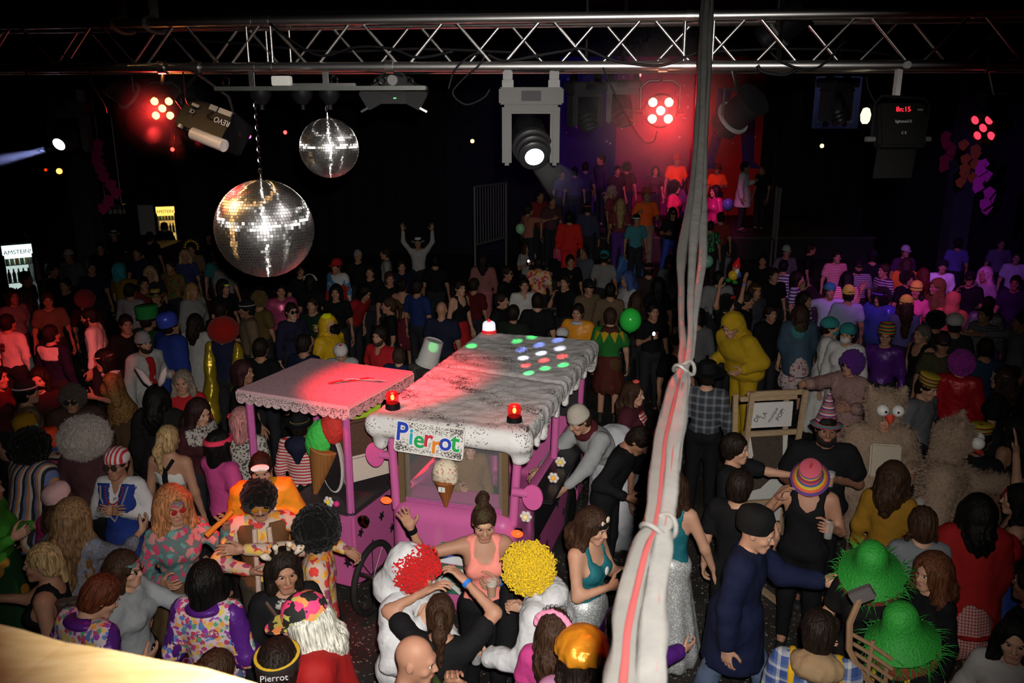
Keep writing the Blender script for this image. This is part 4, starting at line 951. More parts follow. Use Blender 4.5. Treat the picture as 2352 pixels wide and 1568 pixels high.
# ================================================================== snack cart left of the truck
CRT = Vector((-1.64, 7.02, 0)); CYAW = R(-23)
cart = empty('ice_cream_cart', CRT, CYAW, 'pink ice cream cart with scalloped awning left of the truck', 'cart')
CW, CD, CZ = 0.565, 0.53, 1.915
b = MB(); b.box((0, 0, CZ - 0.012), (2 * CW, 2 * CD, 0.024)); b.build('awning', mat((0.66, 0.4, 0.45), 0.6, var=0.06, scale=3), cart, True, 0.004)
def scallop(L, n):
 o = [(-L / 2, 0.0)]; w_ = L / n
 o = [(L / 2, 0.06), (-L / 2, 0.06)]
 for k in range(n):
  for t in np.linspace(180, 360, 9)[:-1] if k < n - 1 else np.linspace(180, 360, 9): o.append((-L / 2 + w_ * (k + .5) + w_ / 2 * math.cos(R(t)), 0.0 + w_ * .42 * math.sin(R(t))))
 return o
for (M, L, n) in ((Matrix.Translation((0, -CD, CZ - 0.08)) @ Matrix.Rotation(R(90), 4, 'X'), 2 * CW, 12), (Matrix.Translation((CW, 0, CZ - 0.08)) @ Matrix.Rotation(R(90), 4, 'Z') @ Matrix.Rotation(R(90), 4, 'X'), 2 * CD, 10),
                  (Matrix.Translation((-CW, 0, CZ - 0.08)) @ Matrix.Rotation(R(-90), 4, 'Z') @ Matrix.Rotation(R(90), 4, 'X'), 2 * CD, 10), (Matrix.Translation((0, CD, CZ - 0.08)) @ Matrix.Rotation(R(180), 4, 'Z') @ Matrix.Rotation(R(90), 4, 'X'), 2 * CW, 12)):
 b = MB(); b.prism(scallop(L, n), 0.012, M); vo = b.build('valance', mat((0.7, 0.5, 0.52), 0.7, var=0.05), cart, False)
 rs_ = np.random.RandomState(n + int(L * 100)); k = 700
 c = np.stack([rs_.uniform(-L / 2, L / 2, k), 0.055 - np.abs(rs_.normal(0, 0.045, k)).clip(0, .085), np.full(k, 0.0132)], 1); an = rs_.uniform(0, 6.28, k)
 a = np.stack([np.cos(an), np.sin(an), 0 * an], 1) * 0.0042; b2 = np.stack([-np.sin(an), np.cos(an), 0 * an], 1) * 0.0024
 W = np.stack([c - a - b2, c + a - b2, c + a + b2, c - a + b2], 1).reshape(-1, 3); Mn = np.array(M); W = W @ Mn[:3, :3].T + Mn[:3, 3]
 o = link('confetti', np_mesh('confetti', W, np.arange(4 * k).reshape(-1, 4), None, False), cart); o.data.materials.append(mat((0.06, 0.035, 0.03), 0.8, var=0)); o['kind'] = 'stuff'
k = 900; rs_ = np.random.RandomState(77); c = np.stack([rs_.uniform(-CW, CW, k), rs_.uniform(-CD, CD, k), np.full(k, CZ + 0.0015)], 1); an = rs_.uniform(0, 6.28, k); a = np.stack([np.cos(an), np.sin(an), 0 * an], 1) * 0.004; b2 = np.stack([-np.sin(an), np.cos(an), 0 * an], 1) * 0.0024
o = link('confetti', np_mesh('confetti', np.stack([c - a - b2, c + a - b2, c + a + b2, c - a + b2], 1).reshape(-1, 3), np.arange(4 * k).reshape(-1, 4), None, False), cart); o.data.materials.append(mat((0.08, 0.04, 0.04), 0.8, var=0)); o['kind'] = 'stuff'
# crumpled red and white tape lying on the awning
for i, (pts, col) in enumerate((([(0.12, -0.05, 0), (0.2, 0.06, 0.015), (0.3, 0.1, 0.004), (0.44, 0.1, 0.02), (0.5, 0.16, 0)], (0.75, 0.7, 0.68)), ([(0.08, -0.1, 0), (0.16, -0.02, 0.012), (0.22, 0.05, 0), (0.34, 0.14, 0.014), (0.48, 0.14, 0)], (0.7, 0.03, 0.03)))):
 b = MB(); P = [Matrix.Translation(CRT) @ Matrix.Rotation(CYAW, 4, 'Z') @ Vector((x, y, CZ + 0.004 + z)) for x, y, z in pts]
 vs = []; n = len(P)
 for p_ in P: vs += [p_ + Vector((-0.012, 0.02, 0)), p_ + Vector((0.012, -0.02, 0.004))]
 vs += [v + Vector((0, 0, 0.003)) for v in vs]
 fs = []
 for q in range(n - 1): fs += [(2 * q, 2 * q + 1, 2 * q + 3, 2 * q + 2), (2 * n + 2 * q, 2 * n + 2 * q + 2, 2 * n + 2 * q + 3, 2 * n + 2 * q + 1), (2 * q, 2 * q + 2, 2 * n + 2 * q + 2, 2 * n + 2 * q), (2 * q + 1, 2 * n + 2 * q + 1, 2 * n + 2 * q + 3, 2 * q + 3)]
 b.add(vs, fs); tag(b.build('paper_tape', mat(col, 0.6), None, True, 0), '%s strip of crumpled tape lying on the cart awning' % ('white' if i == 0 else 'red'), 'tape')
for sx in (-1, 1):
 for sy in (-1, 1):
  b = MB(); b.cyl((sx * (CW - 0.07), sy * (CD - 0.07), 0.0 if sx < 0 else 0.9), (sx * (CW - 0.07), sy * (CD - 0.07), CZ - 0.02), 0.034, None, 8); b.build('awning_post', mat((0.55, 0.12, 0.36), 0.5), cart)
b = MB(); b.box((0.2, 0, 0.55), (0.6, 0.9, 0.72), None, 0, 1.03); b.build('body', m_pink, cart, True, 0.025)
b = MB(); b.box((0.2, 0, 0.93), (0.68, 1.0, 0.05)); b.build('counter', mat((0.05, 0.04, 0.045), 0.3), cart, True, 0.018)
rs = random.Random(2)
for k in range(5):
 for side in (0, 1):
  M = Matrix.Translation((-0.04 + k * 0.12, -0.468, 0.45 + 0.22 * (k % 2))) @ Matrix.Rotation(R(90), 4, 'X') if side == 0 else Matrix.Translation((0.506, -0.36 + k * 0.17, 0.5 + 0.2 * ((k + 1) % 2))) @ Matrix.Rotation(R(90), 4, 'Y')
  b = MB(); b.prism(star(0.045), 0.012, M @ Matrix.Rotation(rs.uniform(0, 1), 4, 'Z')); b.build('star_sticker', m_star, cart)
for x, y in ((-0.05, 0.3), (-0.05, -0.3), (0.4, 0.3)):
 b = MB(); b.cyl((x, y, 0.2), (x, y, 0.0), 0.03, None, 8); b.build('leg', m_metal_black, cart)
M = Matrix.Translation((0.66, -0.42, 0.33)) @ Matrix.Rotation(R(90), 4, 'Y')
b = MB(); b.tube([M @ Vector((0.3 * math.cos(t), 0.3 * math.sin(t), 0)) for t in np.linspace(0, 2 * PI, 37)[:-1]], 0.028, 10, 0, True); wv = b.build('wheel', mat((0.02, 0.02, 0.02), 0.7), cart)
b = MB(); b.cyl(M @ Vector((0, 0, -0.14)), M @ Vector((0, 0, 0.05)), 0.02, None, 10)
for k in range(10): b.cyl(M @ Vector((0, 0, 0)), M @ Vector((0.29 * math.cos(R(36 * k)), 0.29 * math.sin(R(36 * k)), 0)), 0.003, None, 5)
b.build('spokes', m_steel, wv)
b = MB(); b.lathe([(0.02, 0.03), (0.05, 0.02), (0.06, -0.005), (0.05, -0.012), (0.005, -0.012)], 18, Matrix.Translation((0.6, -0.44, 0.86)) @ Matrix.Rotation(R(-90), 4, 'X')); b.build('headlamp', m_chrome, cart)
flower(cart, (0.27, -0.46, 0.99), (0.5, 0.5, 0.05)); b = MB(); b.ball((0.35, -0.46, 0.985), 0.028, 12); b.build('pink_ball', mat((0.75, 0.05, 0.25), 0.5), cart)
# giant ice-cream props under the awning
gc = empty('giant_cone', (0.02, -0.3, 0.97)); gc.parent = cart; gc['label'] = 'giant cone with green and red ice cream'
gc.rotation_euler = (0, R(16), 0)
b = MB(); b.lathe([(0.012, -0.06), (0.12, 0.38), (0.135, 0.46), (0.128, 0.47)], 20); b.build('waffle', pattern('check', ((0.3, 0.11, 0.03), (0.4, 0.17, 0.05)), 45, 0.7), gc)
g = Grid((-0.22, -0.2, 0.34), (0.22, 0.2, 0.86), 0.012); g.u(g.ell((-0.06, 0, 0.5), (0.13, 0.11, 0.2)), 0); g.wob(0.006, 90, 1); V, Q = g.mesh(); o = link('green_scoop', np_mesh('green_scoop', V, Q), gc); o.data.materials.append(mat((0.06, 0.55, 0.08), 0.7, var=0.3, scale=60))
g = Grid((-0.22, -0.2, 0.34), (0.22, 0.2, 0.86), 0.012); g.u(g.ell((0.02, 0.02, 0.64), (0.12, 0.09, 0.15)), 0); g.wob(0.006, 90, 3); V, Q = g.mesh(); o = link('red_scoop', np_mesh('red_scoop', V, Q), gc); o.data.materials.append(mat((0.6, 0.04, 0.03), 0.7, var=0.3, scale=60))
ib = empty('giant_ice_bar', (0.33, 0.02, 1.3)); ib.parent = cart; ib['label'] = 'giant chocolate and vanilla ice bar'; ib.rotation_euler = (R(-12), 0, R(58))
b = MB(); b.box((0, 0, 0.12), (0.5, 0.07, 0.32)); b.build('chocolate_half', mat((0.09, 0.045, 0.03), 0.7, var=0.5, scale=70), ib, True, 0.03)
b = MB(); b.box((0, 0, -0.15), (0.5, 0.066, 0.24)); b.build('vanilla_half', mat((0.62, 0.52, 0.45), 0.8, var=0.15, scale=70), ib, True, 0.03)
sw = empty('giant_ice_sandwich', (0.19, -0.25, 1.28)); sw.parent = cart; sw['label'] = 'giant black oval wafer with white rim'; sw.rotation_euler = (R(8), 0, R(10))
b = MB(); b.prism([(0.11 * math.cos(t), 0.31 * math.sin(t)) for t in np.linspace(0, 2 * PI, 33)[:-1]], 0.05, Matrix.Rotation(R(90), 4, 'X')); b.build('rim', mat((0.6, 0.55, 0.52), 0.8), sw, True, 0.006)
b = MB(); b.prism([(0.09 * math.cos(t), 0.285 * math.sin(t)) for t in np.linspace(0, 2 * PI, 33)[:-1]], 0.012, Matrix.Translation((0, -0.05, 0)) @ Matrix.Rotation(R(90), 4, 'X')); b.build('wafer', mat((0.015, 0.013, 0.014), 0.6), sw, True, 0.003)
yl = MB(); yl.box((0.1, 0.3, 1.45), (0.4, 0.03, 0.6), Matrix.Rotation(R(14), 3, 'Y')); yl.build('lime_board', mat((0.45, 0.65, 0.04), 0.6), cart, True, 0.01)

# ================================================================== wooden balcony rail, white wrapped pole
a = at_d(0, 1424, 1.12); a2 = at_d(545, 1568, 1.02); a2.z = (a.z + a2.z) / 2; a.z = a2.z
dv = (a2 - a).normalized(); A0 = a - dv * 1.2; A1 = a2 + dv * 0.9; side = Vector((dv.y, -dv.x, 0)).normalized()
if side.y > 0: side = -side
b = MB()
vs = []; fs = []; n = 34
for i in range(n + 1):
 p_ = A0.lerp(A1, i / n); wz = 0.003 * math.sin(i * 1.3) + 0.002 * math.sin(i * 3.1)
 vs += [p_ + Vector((0, 0, wz)), p_ + side * 0.14 + Vector((0, 0, wz)), p_ + side * 0.14 + Vector((0, 0, -0.12)), p_ + Vector((0, 0, -0.12))]
for i in range(n):
 for k in range(4): fs.append((4 * i + k, 4 * i + (k + 1) % 4, 4 * i + 4 + (k + 1) % 4, 4 * i + 4 + k))
fs += [(0, 3, 2, 1), (4 * n, 4 * n + 1, 4 * n + 2, 4 * n + 3)]
b.add([tuple(v) for v in vs], fs)
def wood(name, c0, c1, sc=(1, 1, 1), rough=0.7):
 m, nt, bb = _nodes(name); bb.inputs['Roughness'].default_value = rough
 tc = nt.nodes.new('ShaderNodeTexCoord'); mp = nt.nodes.new('ShaderNodeMapping'); mp.inputs['Scale'].default_value = sc; nt.links.new(tc.outputs['Object'], mp.inputs[0])
 n_ = nt.nodes.new('ShaderNodeTexNoise'); n_.inputs['Scale'].default_value = 8; n_.inputs['Detail'].default_value = 5; n_.inputs['Distortion'].default_value = 0.6; nt.links.new(mp.outputs[0], n_.inputs['Vector'])
 nt.links.new(ramp(nt, n_.outputs['Fac'], [(0.3, c0), (0.7, c1)], 'LINEAR').outputs[0], bb.inputs['Base Color']); return m
rail = b.build('balcony_rail', wood('rail_timber', (0.5, 0.32, 0.12), (0.66, 0.48, 0.24), (1.2, 7, 7)), None, False)
tag(rail, 'rough pale timber balcony rail in the lower left corner, close to the viewer', 'rail')
for t in (0.1, 0.9):
 p_ = A0.lerp(A1, t) + side * 0.07
 b = MB(); b.box((p_.x, p_.y, (2.75 + p_.z - 0.12) / 2), (0.09, 0.09, p_.z - 0.12 - 2.75)); b.build('rail_post', wood('post_timber', (0.17, 0.1, 0.04), (0.26, 0.17, 0.08), (6, 6, 1)), None); tag(bpy.context.scene.objects[-1] if False else COL.objects[-1], kind='structure')

def wrapped_pole():
 K = [(1632, -420, 4.6, 34), (1627, -60, 4.0, 32), (1622, 60, 3.8, 32), (1614, 220, 3.5, 34), (1606, 400, 3.15, 40), (1592, 560, 2.72, 58), (1583, 700, 2.35, 48), (1580, 795, 2.12, 36), (1560, 900, 1.87, 62), (1540, 1020, 1.66, 84), (1521, 1165, 1.47, 74), (1502, 1260, 1.37, 108), (1480, 1400, 1.25, 140), (1462, 1568, 1.13, 158), (1445, 1760, 1.03, 150)]
 root = empty('wrapped_pole', at_d(1462, 1568, 1.13), 0, 'tall bundle of twisted white plastic strands rising past the truss', 'pole')
 org = root.location
 def lerpK(t):
  t = min(max(t, 0), 0.9999) * (len(K) - 1); i = int(t); f = t - i
  P = [K[max(0, min(len(K) - 1, i + q))] for q in (-1, 0, 1, 2)]; out = []
  for c in range(4):
   p0, p1, p2, p3 = [x[c] for x in P]
   out.append(0.5 * (2 * p1 + (p2 - p0) * f + (2 * p0 - 5 * p1 + 4 * p2 - p3) * f * f + (-p0 + 3 * p1 - 3 * p2 + p3) * f ** 3))
  return out
 def strand(name, m, ph, off, wd, th, tw, rs, t0=0.0, t1=1.0, n=120):
  b = MB(); ring = 10; vs = []; fs = []
  for i in range(n + 1):
   t = t0 + (t1 - t0) * i / n; px, py, d, wpx = lerpK(t)
   R0 = wpx / 2 * d / F
   c = at_d(px, py, d) - org
   knot = 1 - 0.55 * math.exp(-((t - 0.535) / 0.012) ** 2) - 0.3 * math.exp(-((t - 0.745) / 0.01) ** 2)
   sep = 0.75 * math.sin(PI * (t - 0.29) / 0.24) if 0.29 < t < 0.53 else 0
   knot *= 1 + 0.1 * mnoise.noise(Vector((t * 26, 3.1, 0))); c = c + Vector((0.12 * R0 * mnoise.noise(Vector((t * 15, ph, 1.0))), 0, 0))
   a = ph + tw * t; x = math.cos(a) * off * R0 * knot * (1 + sep); y = math.sin(a) * off * R0 * knot
   for k in range(ring):
    u = 2 * PI * k / ring; nz = 1 + 0.45 * mnoise.noise(Vector((math.cos(u) * 1.5 + ph, math.sin(u) * 1.5, t * 22 + ph)))
    vs.append(c + Vector((x + math.cos(u) * wd * R0 * nz * knot * (1 - .45 * sep), y + math.sin(u) * th * R0 * nz, 0.0)))
  for i in range(n):
   for k in range(ring): fs.append((i * ring + k, i * ring + (k + 1) % ring, (i + 1) * ring + (k + 1) % ring, (i + 1) * ring + k))
  fs += [tuple(range(ring)), tuple(range(n * ring + ring - 1, n * ring - 1, -1))]
  b.add(vs, fs); return b.build(name, m, root, True, 0, None, 180)
 mw = mat((0.056, 0.054, 0.051), 0.5, var=0.25, scale=18, bump=0.2, name='white_film'); mw2 = mat((0.042, 0.04, 0.037), 0.5, var=0.3, scale=14, bump=0.2, name='grey_film'); mr = mat((0.08, 0.016, 0.016), 0.5, var=0.2, scale=10, name='red_film')
 strand('strand', mw, 0.0, 0.52, 0.48, 0.5, 1.2, 0); strand('strand', mw2, 2.2, 0.5, 0.5, 0.45, 1.2, 1); strand('strand', mw, 4.2, 0.55, 0.45, 0.5, 1.2, 2)
 strand('red_strand', mr, 4.55, 0.85, 0.12, 0.2, -0.6, 3, 0.5, 1.0); strand('red_strand', mr, 3.7, 0.8, 0.07, 0.2, 1.6, 4, 0.55, 0.9)
 for t, s_ in ((0.535, 1.0), (0.745, 0.9)):
  px, py, d, wpx = lerpK(t); R0 = wpx / 2 * d / F * s_; c = at_d(px, py, d) - org
  b = MB(); b.tube([c + Vector((R0 * 1.02 * math.cos(u), R0 * .9 * math.sin(u), 0.012 * math.sin(2 * u))) for u in np.linspace(0, 2 * PI, 22)[:-1]], 0.0045, 8, 0, True); b.build('tie', mw2, root)
wrapped_pole()
# ================================================================== people: builder
SKIN = {'l': (0.50, 0.27, 0.18), 'm': (0.42, 0.21, 0.135), 't': (0.34, 0.165, 0.1), 'd': (0.2, 0.09, 0.055)}
def skin_mat(k): return mat(SKIN[k], 0.55, var=0.08, scale=18, spec=0.35, name='skin')
HAIRC = {'black': (0.005, 0.0045, 0.004), 'dark': (0.013, 0.008, 0.0055), 'brown': (0.042, 0.02, 0.0105), 'red': (0.1, 0.026, 0.01), 'blond': (0.33, 0.19, 0.075), 'fair': (0.45, 0.3, 0.14), 'grey': (0.3, 0.27, 0.25), 'white': (0.7, 0.66, 0.6), 'pinkish': (0.5, 0.2, 0.2)}
def hair_mat(c):
 col = HAIRC.get(c, c) if isinstance(c, str) else c
 key = ('hair', tuple(col))
 if key in _MC: return _MC[key]
 m, nt, b = _nodes('hair'); b.inputs['Roughness'].default_value = 0.5; b.inputs['Specular IOR Level'].default_value = 0.2
 tc = nt.nodes.new('ShaderNodeTexCoord'); mp = nt.nodes.new('ShaderNodeMapping'); mp.inputs['Scale'].default_value = (60, 60, 6); nt.links.new(tc.outputs['Object'], mp.inputs[0])
 n = nt.nodes.new('ShaderNodeTexNoise'); n.inputs['Scale'].default_value = 1.6; n.inputs['Detail'].default_value = 3; nt.links.new(mp.outputs[0], n.inputs['Vector'])
 nt.links.new(ramp(nt, n.outputs['Fac'], [(0.32, tuple(x * .35 for x in col)), (0.68, tuple(min(1, x * 1.5) for x in col))], 'LINEAR').outputs[0], b.inputs['Base Color'])
 bp = nt.nodes.new('ShaderNodeBump'); bp.inputs['Strength'].default_value = 0.9; bp.inputs['Distance'].default_value = 0.012; nt.links.new(n.outputs['Fac'], bp.inputs['Height']); nt.links.new(bp.outputs[0], b.inputs['Normal'])
 _MC[key] = m; return m
def wig_mat(col):
 return mat(HAIRC.get(col, col) if isinstance(col, str) else col, 0.95, var=0.3, scale=60, bump=0.5, spec=0.08, sheen=0.1)
m_eye = mat((0.62, 0.6, 0.57), 0.25, var=0); m_iris = mat((0.02, 0.015, 0.012), 0.2, var=0); m_lip = mat((0.35, 0.1, 0.085), 0.5, var=0); m_brow = mat((0.03, 0.018, 0.012), 0.8, var=0)

def head_template(h):
 g = Grid((-0.105, -0.135, -0.19), (0.105, 0.125, 0.14), h)
 g.u(g.ell((0, 0.012, 0.028), (0.077, 0.096, 0.1)), 0)
 g.u(g.ell((0, -0.03, -0.035), (0.06, 0.066, 0.082)), 0.04)
 g.u(g.cone((-0.018, -0.072, -0.098), (0.018, -0.072, -0.098), 0.02, 0.02), 0.035)      # chin
 g.u(g.cone((-0.03, -0.083, 0.028), (0.03, -0.083, 0.028), 0.012, 0.012), 0.025)        # brow ridge
 g.u(g.cone((0, -0.092, 0.012), (0, -0.112, -0.028), 0.008, 0.0125), 0.012)            # nose
 for s in (-1, 1):
  g.u(g.ell((s * 0.013, -0.101, -0.032), (0.009, 0.009, 0.008)), 0.008)
  g.sub(g.ell((s * 0.031, -0.099, 0.007), (0.018, 0.016, 0.011)), 0.012)
  g.u(g.ell((s * 0.045, -0.062, -0.025), (0.022, 0.022, 0.02)), 0.02)
  g.u(g.ell((s * 0.078, 0.012, -0.002), (0.01, 0.02, 0.031)), 0.006)
 g.u(g.cone((-0.017, -0.092, -0.061), (0.017, -0.092, -0.061), 0.0095, 0.0095), 0.012)
 g.u(g.cone((0, 0.025, -0.05), (0, 0.03, -0.2), 0.052, 0.056), 0.03)
 V, Q = g.mesh(); return V, Q
HEAD = {1: head_template(0.0075), 0: head_template(0.013)}
def face_bits():
 """eyeballs, brows and lips as small extra pieces: verts, quads, material index (1 eye, 2 iris, 3 lip, 4 brow)"""
 V = []; Q = []; M = []
 def addg(P, mi):                                   # P: rows x cols x 3 grid
  r, c, _ = P.shape; k = sum(len(v) for v in V); V.append(P.reshape(-1, 3))
  for i in range(r - 1):
   for j in range(c - 1): Q.append((k + i * c + j, k + i * c + j + 1, k + (i + 1) * c + j + 1, k + (i + 1) * c + j)); M.append(mi if not callable(mi) else mi(i))
 for s in (-1, 1):
  th = np.linspace(0.02, PI * .62, 8); ph = np.linspace(0, 2 * PI, 13)
  P = np.array([[[s * 0.031 + 0.0135 * math.sin(t) * math.cos(p), -0.0785 - 0.0135 * math.cos(t), 0.0065 + 0.0115 * math.sin(t) * math.sin(p)] for p in ph] for t in th])
  addg(P[:, ::-1], lambda i: 2 if i < 3 else 1)
  xs = np.linspace(-0.018, 0.018, 6)
  c = [(s * (0.033) + x, -0.0945 + abs(x) * .25 + 0.05 * max(0, s * x), 0.0285 - abs(x) * .12) for x in xs]
  addg(np.array([[(x, y - 0.0025, z - 0.0032) for x, y, z in c], [(x, y - 0.0045, z) for x, y, z in c], [(x, y - 0.001, z + 0.0036) for x, y, z in c]])[::-1], 4)
 xs = np.linspace(-0.025, 0.025, 9)
 for (z0, z1, yo) in ((-0.0605, -0.0535, 0.0), (-0.069, -0.0615, 0.0)):
  k = np.cos(xs / 0.025 * PI / 2)
  c = [[(x, -0.0975 - 0.004 * kk + 0.3 * abs(x) ** 1.6 + yo, z1 * kk ** .5 + (-0.061) * (1 - kk ** .5)) for x, kk in zip(xs, k)], [(x, -0.1005 - 0.0055 * kk + 0.3 * abs(x) ** 1.6 + yo, (z0 + z1) / 2 * kk ** .5 - 0.061 * (1 - kk ** .5)) for x, kk in zip(xs, k)], [(x, -0.0975 - 0.004 * kk + 0.3 * abs(x) ** 1.6, z0 * kk ** .5 - 0.061 * (1 - kk ** .5)) for x, kk in zip(xs, k)]]
  addg(np.array(c), 3)
 return np.concatenate(V), np.array(Q), np.array(M)
FACE = face_bits()
# ---- hands: fingers along +Z, palm faces -Y, thumb on +X
def hand_template(curl, thumb=(0.7, 0.35), h=0.0058, spread=0.1):
 g = Grid((-0.085, -0.11, -0.045), (0.1, 0.06, 0.2), h)
 g.u(g.ell((0.0, 0, 0.045), (0.04, 0.0155, 0.052)), 0); g.u(g.cone((0, 0, -0.04), (0, 0, 0.02), 0.024, 0.026), 0.02)
 L = [(0.03, 0.088, 0.042, 0.027, 0.02), (0.01, 0.094, 0.046, 0.03, 0.022), (-0.011, 0.09, 0.042, 0.028, 0.021), (-0.03, 0.082, 0.034, 0.022, 0.018)]
 for k, (x, z, l1, l2, l3) in enumerate(L):
  cu = curl[k] if isinstance(curl, (list, tuple)) else curl
  p = np.array([x, 0, z]); a = 0.0; sx = (1.5 - k) * spread * (1 - cu * .4)
  g.u(g.cone((x * .7, 0, 0.035), p, 0.0115, 0.0105), 0.008)
  for l, r0, r1, f in ((l1, 0.0098, 0.009, 0.9), (l2, 0.009, 0.0082, 1.1), (l3, 0.0082, 0.0066, 0.75)):
   a += cu * f; q = p + l * np.array([math.sin(sx) * math.cos(a), -math.sin(a), math.cos(a)]); g.u(g.cone(p, q, r0, r1), 0.003); p = q
 t0 = np.array([0.028, -0.004, 0.018]); t1 = np.array([0.058, -0.018 - 0.02 * thumb[1], 0.05]); t2 = t1 + 0.034 * np.array([math.sin(thumb[0]) * .8, -thumb[1], math.cos(thumb[0])]); t3 = t2 + 0.026 * np.array([math.sin(thumb[0]) * .3 - thumb[1] * .5, -thumb[1], 0.8])
 g.u(g.cone(t0, t1, 0.016, 0.0125), 0.012); g.u(g.cone(t1, t2, 0.0115, 0.0105), 0.003); g.u(g.cone(t2, t3, 0.0105, 0.008), 0.003)
 return g.mesh()
_HC = {'flat': (0.1, (0.9, 0.1)), 'relax': ((0.35, 0.4, 0.45, 0.5), (0.5, 0.5)), 'grip': ((0.85, 0.85, 0.85, 0.85), (0.3, 1.0)), 'fist': (1.5, (0.0, 1.1)), 'point': ((0.05, 1.4, 1.45, 1.5), (0.2, 1.0))}
HAND = {}
def hand(kind, lod):
 k = (kind, lod)
 if k not in HAND: HAND[k] = hand_template(_HC[kind][0], _HC[kind][1], 0.0062 if lod else 0.0095)
 return HAND[k]

def rotm(ax, ang):
 return np.array(Matrix.Rotation(ang, 3, ax))
ARMS = {  # elbow and wrist directions (x outward, y back, z up), hand kind, palm hint
 'down': ((0.22, 0.05, -1.0), (0.12, -0.22, -1.0), 'relax'), 'bent': ((0.3, 0.12, -0.95), (-0.15, -0.95, 0.1), 'relax'), 'hold': ((0.3, 0.05, -0.95), (-0.25, -0.9, 0.45), 'grip'),
 'chest': ((0.35, 0.0, -0.9), (-0.85, -0.55, 0.35), 'relax'), 'face': ((0.3, -0.35, -0.85), (-0.5, -0.35, 1.0), 'relax'), 'up': ((0.55, -0.1, 0.8), (0.0, -0.15, 1.0), 'flat'),
 'wave': ((1.0, -0.15, -0.12), (0.12, -0.25, 1.0), 'flat'), 'hip': ((0.75, 0.3, -0.7), (-0.8, -0.35, -0.5), 'fist'), 'fwd': ((0.2, -0.75, -0.6), (-0.1, -1.0, 0.25), 'relax'), 'reach': ((0.15, -0.9, -0.1), (-0.05, -1.0, 0.1), 'relax'),
 'phone': ((0.25, -0.25, -0.9), (-0.35, -0.85, 0.5), 'grip'), 'point': ((0.25, -0.4, -0.85), (0.2, -1.0, 0.25), 'point'), 'overhead': ((0.35, -0.35, 0.85), (-0.7, -0.3, 0.7), 'relax'), 'out': ((0.95, -0.1, -0.4), (0.9, -0.4, -0.2), 'relax'), 'drink': ((0.45, -0.4, -0.75), (-0.45, -0.6, 0.8), 'grip')}

def skeleton(sp):
 """joint positions in the person's local frame (facing -Y), for height 1.72"""
 lean = R(sp.get('lean', 0)); side = R(sp.get('side', 0)); twist = R(sp.get('twist', 0)); fat = sp.get('fat', 1.0)
 fem = sp.get('fem', False)
 J = {}
 Rt = rotm('Z', twist) @ rotm('X', lean) @ rotm('Y', side)
 pel = np.array([0, 0, 0.95])
 def up(p): return pel + Rt @ (np.array(p, float) - pel)
 sw = (0.155 if fem else 0.175) * (0.6 + 0.4 * fat)
 J['Rt'] = Rt; J['pel'] = pel; J['waist'] = up((0, 0, 1.1)); J['chest'] = up((0, 0, 1.29)); J['neck'] = up((0, 0.012, 1.46)); J['up'] = up; J['sw'] = sw
 Rh = Rt @ rotm('Z', R(sp.get('hy', 0))) @ rotm('X', R(sp.get('hp', 0))) @ rotm('Y', R(sp.get('hr', 0)))
 nb = up((0, 0.012, 1.47)); J['Rh'] = Rh; J['head'] = nb + Rh @ np.array([0, -0.022, 0.135])
 for s, nm in ((1, 'l'), (-1, 'r')):                  # 'l' at +x
  sh = up((s * sw, 0.01, 1.405)); J['sh' + nm] = sh
  e, w_, hk = sp['arm' + nm] if isinstance(sp.get('arm' + nm), tuple) else ARMS[sp.get('arm' + nm, 'down')]
  de = Rt @ np.array([s * e[0], e[1], e[2]], float); de /= np.linalg.norm(de); dw = Rt @ np.array([s * w_[0], w_[1], w_[2]], float); dw /= np.linalg.norm(dw)
  J['el' + nm] = sh + de * 0.285; J['wr' + nm] = J['el' + nm] + dw * 0.25; J['hd' + nm] = dw; J['hk' + nm] = hk
  lg = sp.get('legs', 'stand')
  hp = np.array([s * 0.085, 0, 0.93])
  if lg == 'stride':
   kn = hp + np.array([s * 0.01, -s * 0.16 - 0.03, -0.42]); an = kn + np.array([0, s * -0.02 + 0.13 * (s < 0), -0.41]); an[2] = 0.085
  elif lg == 'apart':
   kn = hp + np.array([s * 0.09, -0.03, -0.43]); an = kn + np.array([s * 0.06, 0.03, 0]); an[2] = 0.085
  else:
   kn = hp + np.array([s * 0.015, -0.015, -0.43]); an = np.array([kn[0] + s * 0.005, 0.02, 0.085])
  J['hp' + nm] = hp; J['kn' + nm] = kn; J['an' + nm] = an
 return J

